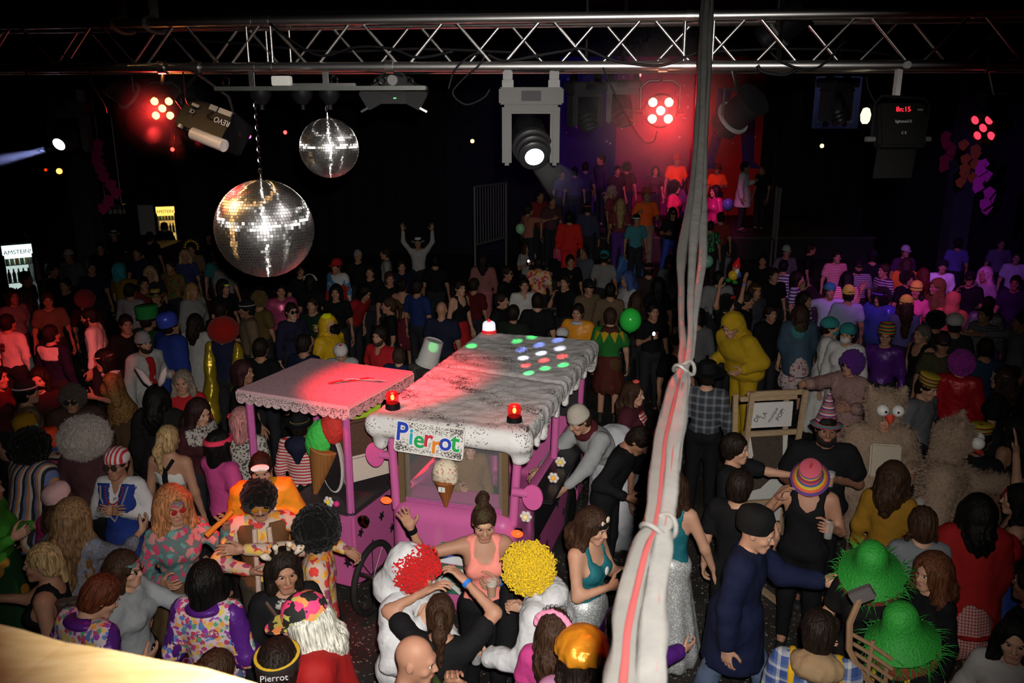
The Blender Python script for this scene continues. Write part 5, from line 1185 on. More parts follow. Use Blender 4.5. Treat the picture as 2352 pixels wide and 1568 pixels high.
def torso(g, J, fat=1.0, inf=0.0, fem=False, k=0.06):
 Rt = J['Rt']; up = J['up']
 g.u(g.ell(J['pel'] + Rt @ np.array([0, 0.005, 0.0]) * 0, (0.165 * fat + inf, 0.115 * fat + inf, 0.115 + inf)), k)
 g.u(g.ell(J['waist'], (0.135 * fat + inf - (0.012 if fem else 0), 0.098 * fat + inf, 0.13 + inf), Rt), k)
 g.u(g.ell(J['chest'], ((0.15 if fem else 0.168) * fat + inf, 0.108 * fat + inf, 0.165 + inf), Rt), k)
 g.u(g.cone(up((-J['sw'] * .82, 0.012, 1.405)), up((J['sw'] * .82, 0.012, 1.405)), 0.06 + inf, 0.06 + inf), k)
 if fem:
  for s in (-1, 1): g.u(g.ell(up((s * 0.07, -0.085, 1.265)), (0.062 + inf, 0.058 + inf, 0.062 + inf), Rt), 0.04)
def arms(g, J, inf=0.0, frac=2.0, k=0.03, flare=0.0, only=None, fat=1.0):
 """frac: 0..1 up the upper arm, 1..2 into the forearm"""
 for nm in ('l', 'r'):
  if only and nm not in only: continue
  sh, el, wr = J['sh' + nm], J['el' + nm], J['wr' + nm]
  f1 = min(frac, 1.0); e = sh + (el - sh) * f1
  g.u(g.cone(sh, e, 0.053 * fat + inf, 0.053 * fat + (0.041 - 0.053) * f1 + inf + flare), k)
  if frac > 1: w_ = el + (wr - el) * (frac - 1); g.u(g.cone(el, w_, 0.041 * fat + inf, 0.041 + (0.028 - 0.041) * (frac - 1) + inf + flare), k)
def legs(g, J, inf=0.0, frac=2.0, k=0.04):
 for nm in ('l', 'r'):
  hp, kn, an = J['hp' + nm], J['kn' + nm], J['an' + nm]
  f1 = min(frac, 1.0); e = hp + (kn - hp) * f1
  g.u(g.cone(hp, e, 0.088 + inf, 0.088 + (0.056 - 0.088) * f1 + inf), k)
  if frac > 1: w_ = kn + (an - kn) * (frac - 1); g.u(g.cone(kn, w_, 0.056 + inf, 0.056 + (0.04 - 0.056) * (frac - 1) + inf), k)
def bounds(J, pad):
 P = np.array([v for k, v in J.items() if isinstance(v, np.ndarray) and v.shape == (3,) and k[:2] != 'hd'])
 lo = np.minimum(P.min(0), [-0.2, -0.14, 0]) - pad; hi = np.maximum(P.max(0), [0.2, 0.14, 1.0]) + pad; lo[2] = max(lo[2], -0.02); return lo, hi
def shoe_mesh():
 g = Grid((-0.07, -0.24, -0.01), (0.07, 0.12, 0.2), 0.014)
 g.u(g.cone((0, 0.04, 0.045), (0, -0.15, 0.035), 0.045, 0.04), 0); g.u(g.cone((0, 0.03, 0.05), (0, 0.02, 0.13), 0.042, 0.046), 0.03); g.cut(0.004 - g.Z)
 V, Q = g.mesh(); return np_mesh('shoe', V, Q)
SHOE = shoe_mesh()

# ---- head-space templates (hair, hats, accessories), built once and shared
TPL = {}
def tpl(name):
 if name not in TPL: TPL[name] = _TPLF[name]()
 return TPL[name]
def hair_cap(g, thick=0.016, back=-0.08):
 g.u(g.ell((0, 0.016, 0.032), (0.079 + thick, 0.098 + thick, 0.1 + thick)), 0)
 g.u(g.ell((0, 0.05, -0.03), (0.07 + thick * .6, 0.06 + thick * .5, 0.07 + thick)), 0.03)
 # face opening
 g.sub(g.ell((0, -0.135, -0.035), (0.07, 0.085, 0.115)), 0.012)
 for s in (-1, 1): g.sub(g.ell((s * 0.1, -0.025, -0.07), (0.04, 0.05, 0.075)), 0.012)
def _mk(lo, hi, h, f, name):
 g = Grid(lo, hi, h); f(g); V, Q = g.mesh(); return np_mesh(name, V, Q)
def h_short():
 def f(g): hair_cap(g, 0.011); g.cut(-(g.Z + 0.085 + 0 * g.X)); g.wob(0.0025, 70, 2)
 return _mk((-0.13, -0.16, -0.16), (0.13, 0.16, 0.17), 0.0085, f, 'hair')
def h_bob():
 def f(g):
  hair_cap(g, 0.02)
  for s in (-1, 1): g.u(g.cone((s * 0.085, 0.01, 0.03), (s * 0.085, 0.0, -0.12), 0.03, 0.035), 0.04)
  g.u(g.cone((0, 0.06, 0), (0, 0.07, -0.13), 0.075, 0.07), 0.05); g.sub(g.ell((0, -0.12, -0.05), (0.062, 0.1, 0.125)), 0.015); g.wob(0.003, 60, 2)
 return _mk((-0.16, -0.16, -0.22), (0.16, 0.18, 0.18), 0.0095, f, 'hair')
def h_long(L=0.42, wig=0.0):
 def f(g):
  hair_cap(g, 0.018 + wig)
  for s in (-1, 1):
   g.u(g.cone((s * 0.085, 0.0, 0.03), (s * 0.1, 0.005, -0.18), 0.028 + wig, 0.04 + wig), 0.05); g.u(g.cone((s * 0.1, 0.02, -0.16), (s * 0.11, 0.05, -0.05 - L * .85), 0.045 + wig, 0.03), 0.05)
  g.u(g.cone((0, 0.07, 0), (0, 0.11, -0.14), 0.075 + wig, 0.08 + wig), 0.05); g.u(g.cone((0, 0.11, -0.14), (0, 0.13, -0.02 - L), 0.085 + wig, 0.05), 0.05)
  g.sub(g.ell((0, -0.13, -0.06), (0.063, 0.1, 0.16)), 0.015)
  wv = 0.006 * np.sin(g.X * 110 + 3 * np.sin(g.Z * 22)) + 0.004 * np.sin(g.Y * 90 + 2 * np.sin(g.Z * 30)); g.f = g.f + wv * np.clip((0.05 - g.Z) * 8, 0.2, 1)
 return _mk((-0.22, -0.16, -0.1 - L), (0.22, 0.26, 0.2), 0.0115, f, 'hair')
def h_pony():
 def f(g):
  hair_cap(g, 0.009); g.u(g.ell((0, 0.115, 0.055), (0.03, 0.03, 0.03)), 0.01); g.u(g.cone((0, 0.13, 0.06), (0, 0.185, -0.03), 0.028, 0.04), 0.02); g.u(g.cone((0, 0.185, -0.03), (0, 0.165, -0.24), 0.04, 0.014), 0.03); g.wob(0.003, 75, 4)
 return _mk((-0.13, -0.16, -0.28), (0.13, 0.25, 0.17), 0.0095, f, 'hair')
def h_toppony():
 def f(g):
  hair_cap(g, 0.009); g.u(g.ell((0, 0.045, 0.145), (0.034, 0.034, 0.03)), 0.012); g.u(g.cone((0, 0.06, 0.17), (0, 0.13, 0.12), 0.034, 0.04), 0.02); g.u(g.cone((0, 0.13, 0.12), (0, 0.155, -0.08), 0.042, 0.016), 0.03); g.wob(0.003, 75, 4)
 return _mk((-0.13, -0.16, -0.16), (0.13, 0.24, 0.25), 0.0095, f, 'hair')
def h_bun():
 def f(g): hair_cap(g, 0.009); g.u(g.ell((0, 0.125, 0.045), (0.045, 0.04, 0.045)), 0.008); g.wob(0.003, 90, 1)
 return _mk((-0.13, -0.16, -0.16), (0.13, 0.2, 0.17), 0.0095, f, 'hair')
def h_braids():
 def f(g):
  hair_cap(g, 0.01)
  for s in (-1, 1):
   for k in range(7): g.u(g.ell((s * (0.085 + 0.004 * k), 0.03 - 0.006 * k, -0.06 - k * 0.032), (0.019, 0.019, 0.02)), 0.006)
  g.f = g.f + 0.0035 * np.sin(g.X * 210) * (g.Z > -0.05)
 return _mk((-0.16, -0.16, -0.32), (0.16, 0.16, 0.17), 0.009, f, 'hair')
def h_corn():
 def f(g): hair_cap(g, 0.008); g.f = g.f + 0.004 * np.sin(g.X * 260); g.u(g.cone((0, 0.11, -0.02), (0, 0.12, -0.14), 0.025, 0.02), 0.02)
 return _mk((-0.13, -0.16, -0.2), (0.13, 0.18, 0.17), 0.008, f, 'hair')
def afro(rx, rz, seed, amp=0.012, cz=0.03, freq=75):
 def mk():
  def f(g):
   g.u(g.ell((0, 0.02, cz), (rx, rx * 1.02, rz)), 0); g.sub(g.ell((0, -0.17, -0.05), (0.07, 0.12, 0.115)), 0.015); g.wob(amp, freq, seed); g.wob(amp * .6, freq * 1.9, seed + 1)
  return _mk((-rx - .04, -rx - .04, cz - rz - .04), (rx + .04, rx + .06, cz + rz + .04), 0.0095, f, 'hair')
 return mk
def curly(rx, rz, n, seed, cz=0.04, ring=0.017):
 def mk():
  b = MB(); rs = random.Random(seed); b.ball((0, 0.025, cz), (rx * .88, rx * .9, rz * .88), 18)
  for i in range(n):
   z = 1 - 2 * (i + .5) / n; a = i * 2.39996; r = math.sqrt(max(0, 1 - z * z)); d = Vector((r * math.cos(a), r * math.sin(a), z))
   p = Vector((d.x * rx, 0.025 + d.y * rx, cz + d.z * rz)) * 1.0
   if p.y < -0.05 and -0.2 < p.z < 0.075 and abs(p.x) < 0.072: continue
   q = Vector((rs.gauss(0, 1), rs.gauss(0, 1), rs.gauss(0, 1))).normalized(); u = d.cross(q).normalized(); v = (d * .35 + u.cross(d) * .9).normalized(); rr = ring * rs.uniform(.6, 1.1)
   p = p + d * (0.016 * mnoise.noise(p * 22) + rs.uniform(-.008, .012)); b.tube([p + (u * math.cos(t) + v * math.sin(t)) * rr + d * (0.0042 * t - .016) for t in np.linspace(0, 8.5, 13)], [0.0062] * 12 + [0.003], 5)
  b_ = [v for v in b.v]; return b.mesh('hair', [], True, 0, 180)
 return mk
def lathe_hat(prof, n=28, z=0.0, y=0.012, tilt=0.0):
 def mk():
  b = MB(); b.lathe(prof, n, Matrix.Translation((0, y, z)) @ Matrix.Rotation(R(tilt), 4, 'X') @ Matrix.Diagonal((0.9, 1.08, 1, 1))); return b.mesh('hat', [], True, 0, 50)
 return mk
def hat_cap():
 b = MB(); b.lathe([(0.104, 0.03), (0.104, 0.06), (0.094, 0.105), (0.06, 0.14), (0.008, 0.152)], 24, Matrix.Translation((0, 0.012, 0)) @ Matrix.Diagonal((0.88, 1.04, 1, 1)))
 P = [(0.082 * math.sin(t), -0.06 - 0.115 * math.cos(t) * (1 if abs(t) < 1.57 else 0)) for t in np.linspace(-1.5, 1.5, 13)]
 vs = [(x, y if abs(x) > -1 else y, 0.042 - 0.02 * max(0, (-y - 0.06) / 0.115)) for x, y in P] + [(x, y, 0.034 - 0.02 * max(0, (-y - 0.06) / 0.115)) for x, y in P]; n = len(P)
 b.add(vs, [tuple(range(n)), tuple(range(2 * n - 1, n - 1, -1))] + [(i, i + n, i + n + 1, i + 1) for i in range(n - 1)]); return b.mesh('cap', [], True, 0, 40)
def hat_cap_back():
 me = hat_cap(); me.transform(Matrix.Rotation(PI, 4, 'Z')); return me
def ring_mesh(r, z, h_, t=0.006, y=0.012, sx=0.86, sy=1.05):
 def mk():
  b = MB(); b.lathe([(r, z), (r + t, z + .002), (r + t, z + h_ - .002), (r, z + h_)], 28, Matrix.Translation((0, y, 0)) @ Matrix.Diagonal((sx, sy, 1, 1))); return b.mesh('headband', [], True, 0, 50)
 return mk
def ears_bunny():
 b = MB()
 for s, lean in ((-1, 0.5), (1, 1.2)):
  P = [Vector((s * 0.03, 0.01, 0.12)), Vector((s * (0.05 + 0.02 * lean), 0.01, 0.18)), Vector((s * (0.06 + 0.05 * lean), 0.0, 0.25)), Vector((s * (0.06 + 0.09 * lean), 0.0, 0.3))]
  b.tube(P, [0.012, 0.03, 0.028, 0.006], 10)
 b.tube([(0.09 * math.cos(t), 0.012, 0.03 + 0.1 * math.sin(t)) for t in np.linspace(0, PI, 16)], 0.006, 6); return b.mesh('bunny_ears', [], True, 0, 180)
def ears_giraffe():
 b = MB()
 for s in (-1, 1):
  b.tube([(s * 0.035, 0.0, 0.12), (s * 0.04, -0.01, 0.17), (s * 0.045, -0.02, 0.2)], [0.014, 0.015, 0.022], 8); b.tube([(s * 0.07, 0.0, 0.1), (s * 0.11, -0.01, 0.14), (s * 0.135, -0.015, 0.15)], [0.012, 0.026, 0.006], 8)
 b.tube([(0.09 * math.cos(t), 0.012, 0.03 + 0.1 * math.sin(t)) for t in np.linspace(0, PI, 16)], 0.006, 6); return b.mesh('giraffe_ears', [], True, 0, 180)
def glasses_m(r=0.024, z=0.006):
 def mk():
  b = MB()
  for s in (-1, 1):
   b.lathe([(0.001, 0.0), (r, 0.0), (r + .002, 0.002), (r, 0.004), (0.001, 0.004)], 14, Matrix.Translation((s * 0.032, -0.104, z)) @ Matrix.Rotation(R(90), 4, 'X'))
   b.tube([(s * 0.056, -0.1, z), (s * 0.08, -0.06, z + .004), (s * 0.084, 0.0, z + 0.006)], 0.0022, 5)
  b.tube([(-0.01, -0.106, z), (0.01, -0.106, z)], 0.0025, 5); return b.mesh('glasses', [], True, 0, 50)
 return mk
def goggles_m():
 b = MB(); P = [(0.07 * math.cos(t), 0.028 * math.sin(t) + (0.012 if abs(math.cos(t)) < .25 and math.sin(t) < 0 else 0)) for t in np.linspace(0, 2 * PI, 29)[:-1]]
 b.prism(P, 0.04, Matrix.Translation((0, -0.085, 0.075)) @ Matrix.Rotation(R(72), 4, 'X'))
 return b.mesh('goggles', [], True, 0.008, 50)
def flower_crown():
 b = MB(); rs = random.Random(1)
 for k in range(7):
  a = R(60 + 10 * k); c = Vector((0.06 * math.cos(R(180 + k * 30)) * .2, -0.02 + 0.0 * k, 0.15))
  b.ball((0.02 * math.cos(R(51 * k)), -0.02 + 0.02 * math.sin(R(51 * k)), 0.148), (0.02, 0.02, 0.016), 8)
 b.ball((0, -0.02, 0.155), 0.018, 8); return b.mesh('flower', [], True, 0, 180)
def leaf_crown():
 b = MB()
 for k in range(11):
  a = R(-20 + k * 22); c = Vector((0.1 * math.cos(a), 0.01, 0.04 + 0.1 * math.sin(a))); d = Vector((math.cos(a), 0, math.sin(a)))
  u = Vector((-math.sin(a), 0, math.cos(a))); b.add([c - u * .02 + Vector((0, -.008, 0)), c + u * .02 + Vector((0, -.008, 0)), c + d * .06, c - u * .02 + Vector((0, .008, 0)), c + u * .02 + Vector((0, .008, 0))], [(0, 1, 2), (4, 3, 2), (0, 2, 3), (1, 4, 2), (0, 3, 4, 1)])
 return b.mesh('crown', [], False)
def cone_hat():
 b = MB(); b.lathe([(0.135, 0.035), (0.14, 0.045), (0.1, 0.065), (0.092, 0.09), (0.066, 0.16), (0.042, 0.24), (0.02, 0.31), (0.004, 0.335)], 26, Matrix.Translation((0, 0.015, 0))); return b.mesh('cone_hat', [], True, 0, 60)
def straw_hat():
 b = MB(); n = 40
 b.lathe([(0.195, -0.06), (0.2, -0.05), (0.165, -0.015), (0.13, 0.022), (0.108, 0.055), (0.099, 0.1), (0.09, 0.16), (0.066, 0.2), (0.03, 0.218), (0.004, 0.22)], n, Matrix.Translation((0, 0.012, 0.01)) @ Matrix.Diagonal((1.0, 1.12, 1, 1))); return b.mesh('straw_hat', [], True, 0, 70)
def straw_fringe():
 b = MB(); rs = random.Random(4)
 for k in range(150):
  a = rs.uniform(0, 2 * PI); p = Vector((0.19 * math.cos(a), 0.012 + 0.212 * math.sin(a), -0.045)); d = Vector((math.cos(a + rs.uniform(-1.1, 1.1)), math.sin(a + rs.uniform(-1.1, 1.1)), rs.uniform(-.6, .35))).normalized(); L = rs.uniform(0.04, 0.13)
  b.tube([p, p + d * L * .6, p + d * L + Vector((0, 0, -0.015))], [0.0028, 0.0022, 0.0008], 4)
 return b.mesh('straw_fringe', [], True, 0, 180)
def mob_cap():
 def f(g):
  g.u(g.ell((0, 0.02, 0.06), (0.125, 0.135, 0.1)), 0); a = np.arctan2(g.X, g.Y - 0.02); g.f = g.f + 0.007 * np.sin(a * 13) * np.clip((0.1 - g.Z) * 9, 0, 1); g.cut(-(g.Z + 0.01 - 0.25 * (-(g.Y)) * 0 - 0.05)); g.wob(0.004, 35, 1)
 return _mk((-0.17, -0.16, 0.0), (0.17, 0.2, 0.19), 0.009, f, 'satin_cap')
def hood_m():
 def f(g):
  g.u(g.ell((0, 0.028, 0.028), (0.108, 0.122, 0.128)), 0); g.u(g.cone((0, 0.05, -0.06), (0, 0.06, -0.16), 0.095, 0.12), 0.05); g.sub(g.ell((0, -0.13, -0.03), (0.078, 0.115, 0.108)), 0.015); g.sub(g.ell((0, 0.0, 0.0), (0.085, 0.1, 0.105)), 0.01); g.wob(0.004, 32, 5)
 return _mk((-0.17, -0.17, -0.26), (0.17, 0.24, 0.2), 0.0095, f, 'hood')
def owl_head():
 def f(g):
  g.u(g.ell((0, 0.02, 0.13), (0.19, 0.18, 0.17)), 0); g.u(g.ell((0, 0.03, -0.03), (0.15, 0.15, 0.15)), 0.06)
  for s in (-1, 1): g.u(g.cone((s * 0.13, 0.02, 0.22), (s * 0.17, 0.02, 0.33), 0.06, 0.025), 0.05)
  g.sub(g.ell((0, -0.17, -0.03), (0.075, 0.15, 0.095)), 0.02); g.wob(0.006, 80, 1); g.wob(0.005, 150, 3)
 return _mk((-0.26, -0.24, -0.2), (0.26, 0.26, 0.4), 0.011, f, 'furry_hood')
def bucket_m():
 b = MB(); b.lathe([(0.125, -0.14), (0.14, -0.14), (0.14, -0.115), (0.128, -0.11), (0.112, 0.165), (0.1, 0.17), (0.098, 0.16), (0.085, 0.158), (0.001, 0.158)], 30, Matrix.Translation((0, 0.0, 0.0))); return b.mesh('bucket', [], True, 0, 40)
def turban():
 def f(g): g.u(g.ell((0, 0.015, 0.055), (0.1, 0.118, 0.09)), 0); g.cut(-(g.Z - 0.005 + 0.25 * g.Y)); g.wob(0.003, 40, 2)
 return _mk((-0.14, -0.15, -0.06), (0.14, 0.17, 0.17), 0.009, f, 'cloth_cap')
def beard_m():
 def f(g):
  g.u(g.ell((0, -0.055, -0.085), (0.062, 0.06, 0.05)), 0); g.u(g.cone((-0.055, -0.02, -0.03), (-0.05, -0.05, -0.08), 0.022, 0.028), 0.02); g.u(g.cone((0.055, -0.02, -0.03), (0.05, -0.05, -0.08), 0.022, 0.028), 0.02); g.sub(g.ell((0, -0.1, -0.055), (0.034, 0.03, 0.02)), 0.01); g.wob(0.003, 90, 2)
 return _mk((-0.1, -0.14, -0.16), (0.1, 0.04, 0.0), 0.008, f, 'beard')
def gasmask():
 b = MB(); b.ball((0, -0.075, -0.03), (0.07, 0.05, 0.08), 14); b.lathe([(0.032, 0), (0.036, 0.02), (0.034, 0.05), (0.02, 0.052)], 16, Matrix.Translation((0, -0.115, -0.06)) @ Matrix.Rotation(R(110), 4, 'X'))
 for s in (-1, 1): b.lathe([(0.026, 0), (0.028, 0.012), (0.02, 0.014), (0.001, 0.012)], 14, Matrix.Translation((s * 0.033, -0.11, 0.005)) @ Matrix.Rotation(R(90), 4, 'X'))
 return b.mesh('gas_mask', [], True, 0, 50)
def facemask():
 def f(g): g.u(g.ell((0, -0.055, -0.055), (0.064, 0.062, 0.055)), 0); g.u(g.cone((0, -0.1, -0.03), (0, -0.11, -0.035), 0.012, 0.012), 0.02); g.cut(g.Y + 0.03)
 return _mk((-0.09, -0.14, -0.13), (0.09, 0.0, 0.02), 0.008, f, 'face_mask')
def pot_collar():
 b = MB(); b.lathe([(0.15, -0.22), (0.175, -0.15), (0.175, -0.13), (0.198, -0.13), (0.202, -0.075), (0.185, -0.075), (0.17, -0.13), (0.14, -0.21)], 30, Matrix.Translation((0, 0.02, 0))); return b.mesh('flower_pot', [], True, 0, 40)
def tiara():
 b = MB()
 for k in range(9):
  a = R(20 + k * 17.5); c = (0.092 * math.cos(a), -0.02, 0.04 + 0.098 * math.sin(a)); b.tube([(c[0] + 0.012 * math.cos(t), c[1], c[2] + 0.012 + 0.014 * math.sin(t)) for t in np.linspace(0, 2 * PI, 9)[:-1]], 0.0022, 4, 0, True)
 b.tube([(0.092 * math.cos(t), -0.02, 0.04 + 0.098 * math.sin(t)) for t in np.linspace(0.2, PI - .2, 18)], 0.003, 5); return b.mesh('tiara', [], True, 0, 180)
def fluff_band():
 def f(g):
  a = np.arctan2(g.Z - 0.03, g.X); r = np.sqrt(g.X ** 2 + (g.Z - 0.03) ** 2); d = np.sqrt((r - 0.108) ** 2 + (g.Y - 0.03) ** 2) - 0.02; g.u(d, 0); g.cut(-(g.Z - 0.04)); g.wob(0.006, 110, 1)
 return _mk((-0.16, -0.03, 0.02), (0.16, 0.1, 0.18), 0.008, f, 'fluffy_band')
_TPLF = {'short': h_short, 'bob': h_bob, 'long': lambda: h_long(0.42), 'midlong': lambda: h_long(0.22), 'wiglong': lambda: h_long(0.4, 0.014), 'wigmid': lambda: h_long(0.24, 0.014), 'pony': h_pony, 'toppony': h_toppony, 'bun': h_bun, 'braids': h_braids, 'corn': h_corn,
 'afro': afro(0.165, 0.17, 1), 'bigafro': afro(0.205, 0.19, 2, 0.012), 'softafro': afro(0.19, 0.18, 5, 0.009, 0.05, 95), 'smallafro': afro(0.135, 0.14, 3, 0.008), 'roundafro': afro(0.18, 0.165, 4, 0.005), 'curlyred': curly(0.128, 0.122, 420, 3), 'curlyyellow': curly(0.145, 0.15, 560, 4, 0.045),
 'messy': afro(0.125, 0.13, 6, 0.012, 0.03, 55),
 'beanie': lathe_hat([(0.102, 0.015), (0.106, 0.02), (0.106, 0.05), (0.1, 0.055), (0.096, 0.095), (0.07, 0.14), (0.03, 0.16), (0.004, 0.162)]), 'slouch': lathe_hat([(0.102, 0.01), (0.106, 0.02), (0.108, 0.06), (0.112, 0.1), (0.095, 0.145), (0.05, 0.17), (0.004, 0.172)], tilt=-10, y=0.025),
 'bucket_hat': lathe_hat([(0.165, 0.005), (0.168, 0.012), (0.107, 0.055), (0.1, 0.075), (0.094, 0.14), (0.085, 0.148), (0.004, 0.15)]), 'wide_hat': lathe_hat([(0.215, 0.04), (0.218, 0.048), (0.11, 0.05), (0.103, 0.06), (0.096, 0.15), (0.07, 0.165), (0.004, 0.16)]), 'bowler': lathe_hat([(0.145, 0.03), (0.15, 0.04), (0.108, 0.042), (0.104, 0.05), (0.1, 0.1), (0.075, 0.145), (0.004, 0.165)]),
 'topdrum': lathe_hat([(0.108, 0.03), (0.112, 0.035), (0.112, 0.06), (0.108, 0.062), (0.116, 0.15), (0.116, 0.165), (0.108, 0.17), (0.004, 0.166)]), 'cap': hat_cap, 'capback': hat_cap_back, 'band': ring_mesh(0.1, 0.03, 0.035), 'thinband': ring_mesh(0.106, 0.055, 0.014), 'bandana': ring_mesh(0.101, 0.02, 0.05), 'visor': ring_mesh(0.104, 0.01, 0.06, 0.01), 'bunny': ears_bunny, 'giraffe': ears_giraffe,
 'glasses': glasses_m(), 'roundglasses': glasses_m(0.02), 'bigglasses': glasses_m(0.029), 'goggles': goggles_m, 'flower': flower_crown, 'leafcrown': leaf_crown, 'conehat': cone_hat, 'strawhat': straw_hat, 'strawfringe': straw_fringe, 'mobcap': mob_cap, 'hood': hood_m, 'owl': owl_head, 'bucket': bucket_m, 'turban': turban, 'beard': beard_m, 'gasmask': gasmask, 'facemask': facemask, 'pot': pot_collar, 'tiara': tiara, 'fluff': fluff_band}
TPLNAME = {'conehat': 'cone_hat', 'strawhat': 'straw_hat', 'strawfringe': 'straw_fringe', 'mobcap': 'satin_cap', 'owl': 'furry_hood', 'gasmask': 'gas_mask', 'facemask': 'face_mask', 'pot': 'flower_pot', 'fluff': 'fluffy_band', 'bunny': 'bunny_ears', 'giraffe': 'giraffe_ears', 'topdrum': 'drum_hat', 'slouch': 'slouch_beanie', 'wide_hat': 'brimmed_hat', 'capback': 'cap', 'cap': 'cap', 'thinband': 'headband', 'band': 'headband', 'bandana': 'bandana', 'leafcrown': 'crown', 'roundglasses': 'glasses', 'bigglasses': 'glasses', 'turban': 'cloth_cap'}
HAIRSTYLES = {'short', 'bob', 'long', 'midlong', 'wiglong', 'wigmid', 'pony', 'toppony', 'bun', 'braids', 'corn', 'afro', 'bigafro', 'softafro', 'smallafro', 'roundafro', 'curlyred', 'curlyyellow', 'messy'}

def T4(Rm, t, s=1.0):
 M = Matrix([[*Rm[0], t[0]], [*Rm[1], t[1]], [*Rm[2], t[2]], [0, 0, 0, 1]]); return M @ Matrix.Scale(s, 4)
def M_of(x, default=None):
 """a material or a colour"""
 if x is None: return default
 if isinstance(x, bpy.types.Material): return x
 return mat(tuple(x), 0.85, var=0.15, scale=10, bump=0.75, spec=0.15)
def keep(name, g, parent, m):
 V, Q = g.mesh()
 if len(Q) == 0: return None
 o = link(name, np_mesh(name, V, Q), parent); o.data.materials.append(m); return o

_BODYC = {}
N_P = 0; POS = []; BLOCK = [(TRK, TYAW, 0.62, 1.36), (CRT + Vector((0.18, -0.08, 0)), CYAW, 0.3, 0.45), (Vector((-8.9, 20, 0)), 0, 0.3, 1.7)]
def person(px, py, yaw, label, group=None, lod=1, **sp):
 """head centre at picture point (px, py); yaw 0 faces the viewer, 90 faces right, 180 away"""
 global N_P
 N_P += 1
 J = skeleton(sp); h = sp.get('h', 1.72) * 0.955; floor = sp.get('floor', 0.0); fem = sp.get('fem', False); fat = sp.get('fat', 1.0)
 hd = J['head']
 if 'd' in sp:                                       # distance given: the height follows
  w_ = at_d(px, py, sp['d']); s = (w_.z - floor) / hd[2]
 else:
  best = None                                     # slide along the sight line until the neighbours leave room
  for k in (1, 0.97, 1.03, 0.945, 1.055, 0.92, 1.08, 0.9, 1.1):
   s_ = h * k / 1.72; q = on_z(px, py, floor + hd[2] * s_)
   x_ = q.x - s_ * (hd[0] * math.cos(R(yaw)) - hd[1] * math.sin(R(yaw))); y_ = q.y - s_ * (hd[0] * math.sin(R(yaw)) + hd[1] * math.cos(R(yaw)))
   m = min([math.hypot(x_ - a, y_ - b_) - 0.08 * (f_ + fat - 2) for a, b_, f_ in POS] + [9])
   for c_, yw_, hx_, hy_ in BLOCK:
    r_ = Matrix.Rotation(-yw_, 3, 'Z') @ (Vector((x_, y_, 0)) - c_); o_ = math.hypot(max(abs(r_.x) - hx_, 0), max(abs(r_.y) - hy_, 0)); m = min(m, o_ + 0.2)
   m = min(m, 0.43)
   if best is None or m > best[0] + 0.015: best = (m, s_, q)
   if m >= 0.43: break
  s, w_ = best[1], best[2]
 ca, sa = math.cos(R(yaw)), math.sin(R(yaw)); hx, hy = hd[0] * s, hd[1] * s
 POS.append((w_.x - (hx * ca - hy * sa), w_.y - (hx * sa + hy * ca), fat))
 root = empty('person', (w_.x - (hx * ca - hy * sa), w_.y - (hx * sa + hy * ca), floor), R(yaw), label, 'person', group)
 root.scale = (s, s, s)
 skm = skin_mat(sp.get('skin', 'l'))
 step = 0.026 if lod else 0.04
 # --- body, one mesh
 bkey = None
 if not lod: bkey = (fem, fat, sp.get('lean', 0), sp.get('side', 0), sp.get('twist', 0), sp.get('hy', 0), sp.get('hp', 0), str(sp.get('arml')), str(sp.get('armr')), sp.get('legs'))
 if bkey in _BODYC and bkey is not None: me = _BODYC[bkey]
 else:
  lo, hi = bounds(J, 0.09); g = Grid(lo, hi, step)
  torso(g, J, fat, 0, fem); arms(g, J); legs(g, J)
  for nm in ('l', 'r'): g.u(g.cone(J['an' + nm], J['an' + nm] + np.array([0, -0.13, -0.045]), 0.04, 0.03), 0.03)
  g.u(g.cone(J['neck'] - J['Rt'] @ np.array([0, 0, 0.03]), J['head'] + J['Rh'] @ np.array([0, 0.03, -0.09]), 0.062, 0.05), 0.04)
  V, Q = g.mesh(); VV = [V]; QQ = [Q]; MM = [np.zeros(len(Q), int)]; k = len(V)
  hv, hq = HEAD[1 if lod else 0]; VV.append(hv @ J['Rh'].T + J['head']); QQ.append(hq + k); MM.append(np.zeros(len(hq), int)); k += len(hv)
  fv, fq, fm = FACE; VV.append(fv @ J['Rh'].T + J['head']); QQ.append(fq + k); MM.append(fm); k += len(fv)
  for s_, nm in ((1, 'l'), (-1, 'r')):
   hv, hq = hand(J['hk' + nm], lod); z = J['hd' + nm]; el = J['el' + nm]
   pn = np.array(sp.get('palm' + nm, (0, -1, 0)) if ('palm' + nm) in sp else (-s_ * 1.0, -0.3, 0.25) if J['hk' + nm] in ('grip', 'relax') else (0, -1, 0.0), float)
   y = -(pn - z * (pn @ z)); y /= np.linalg.norm(y) + 1e-9; x = np.cross(y, z); Rm = np.stack([x, y, z], 1)
   hv2 = hv.copy(); flip = sp.get('flip' + nm, False)
   want = np.array([-s_, -0.4, 0.6])           # thumbs point inwards / up
   if (x @ want) < 0: hv2[:, 0] *= -1; hq = hq[:, ::-1]
   VV.append(hv2 @ Rm.T + J['wr' + nm] + z * 0.02); QQ.append(hq + k); MM.append(np.zeros(len(hq), int)); k += len(hv2)
  me = np_mesh('body', np.concatenate(VV), np.concatenate(QQ), np.concatenate(MM))
  if bkey is not None: _BODYC[bkey] = me
 link('body', me, root, [skm, m_eye, m_iris, M_of(sp.get('lip'), m_lip), m_brow])
 # --- clothing
 ck = (bkey, sp.get('top', 'tshirt'), sp.get('bottom', 'trousers'))
 top = sp.get('top', 'tshirt'); tm = M_of(sp.get('tc', (0.02, 0.02, 0.022))); bot = sp.get('bottom', 'trousers'); bm_ = M_of(sp.get('bc', (0.02, 0.02, 0.025)))
 wr = sp.get('wr', 0.0048); seed = N_P * 1.3 if lod else 1.0
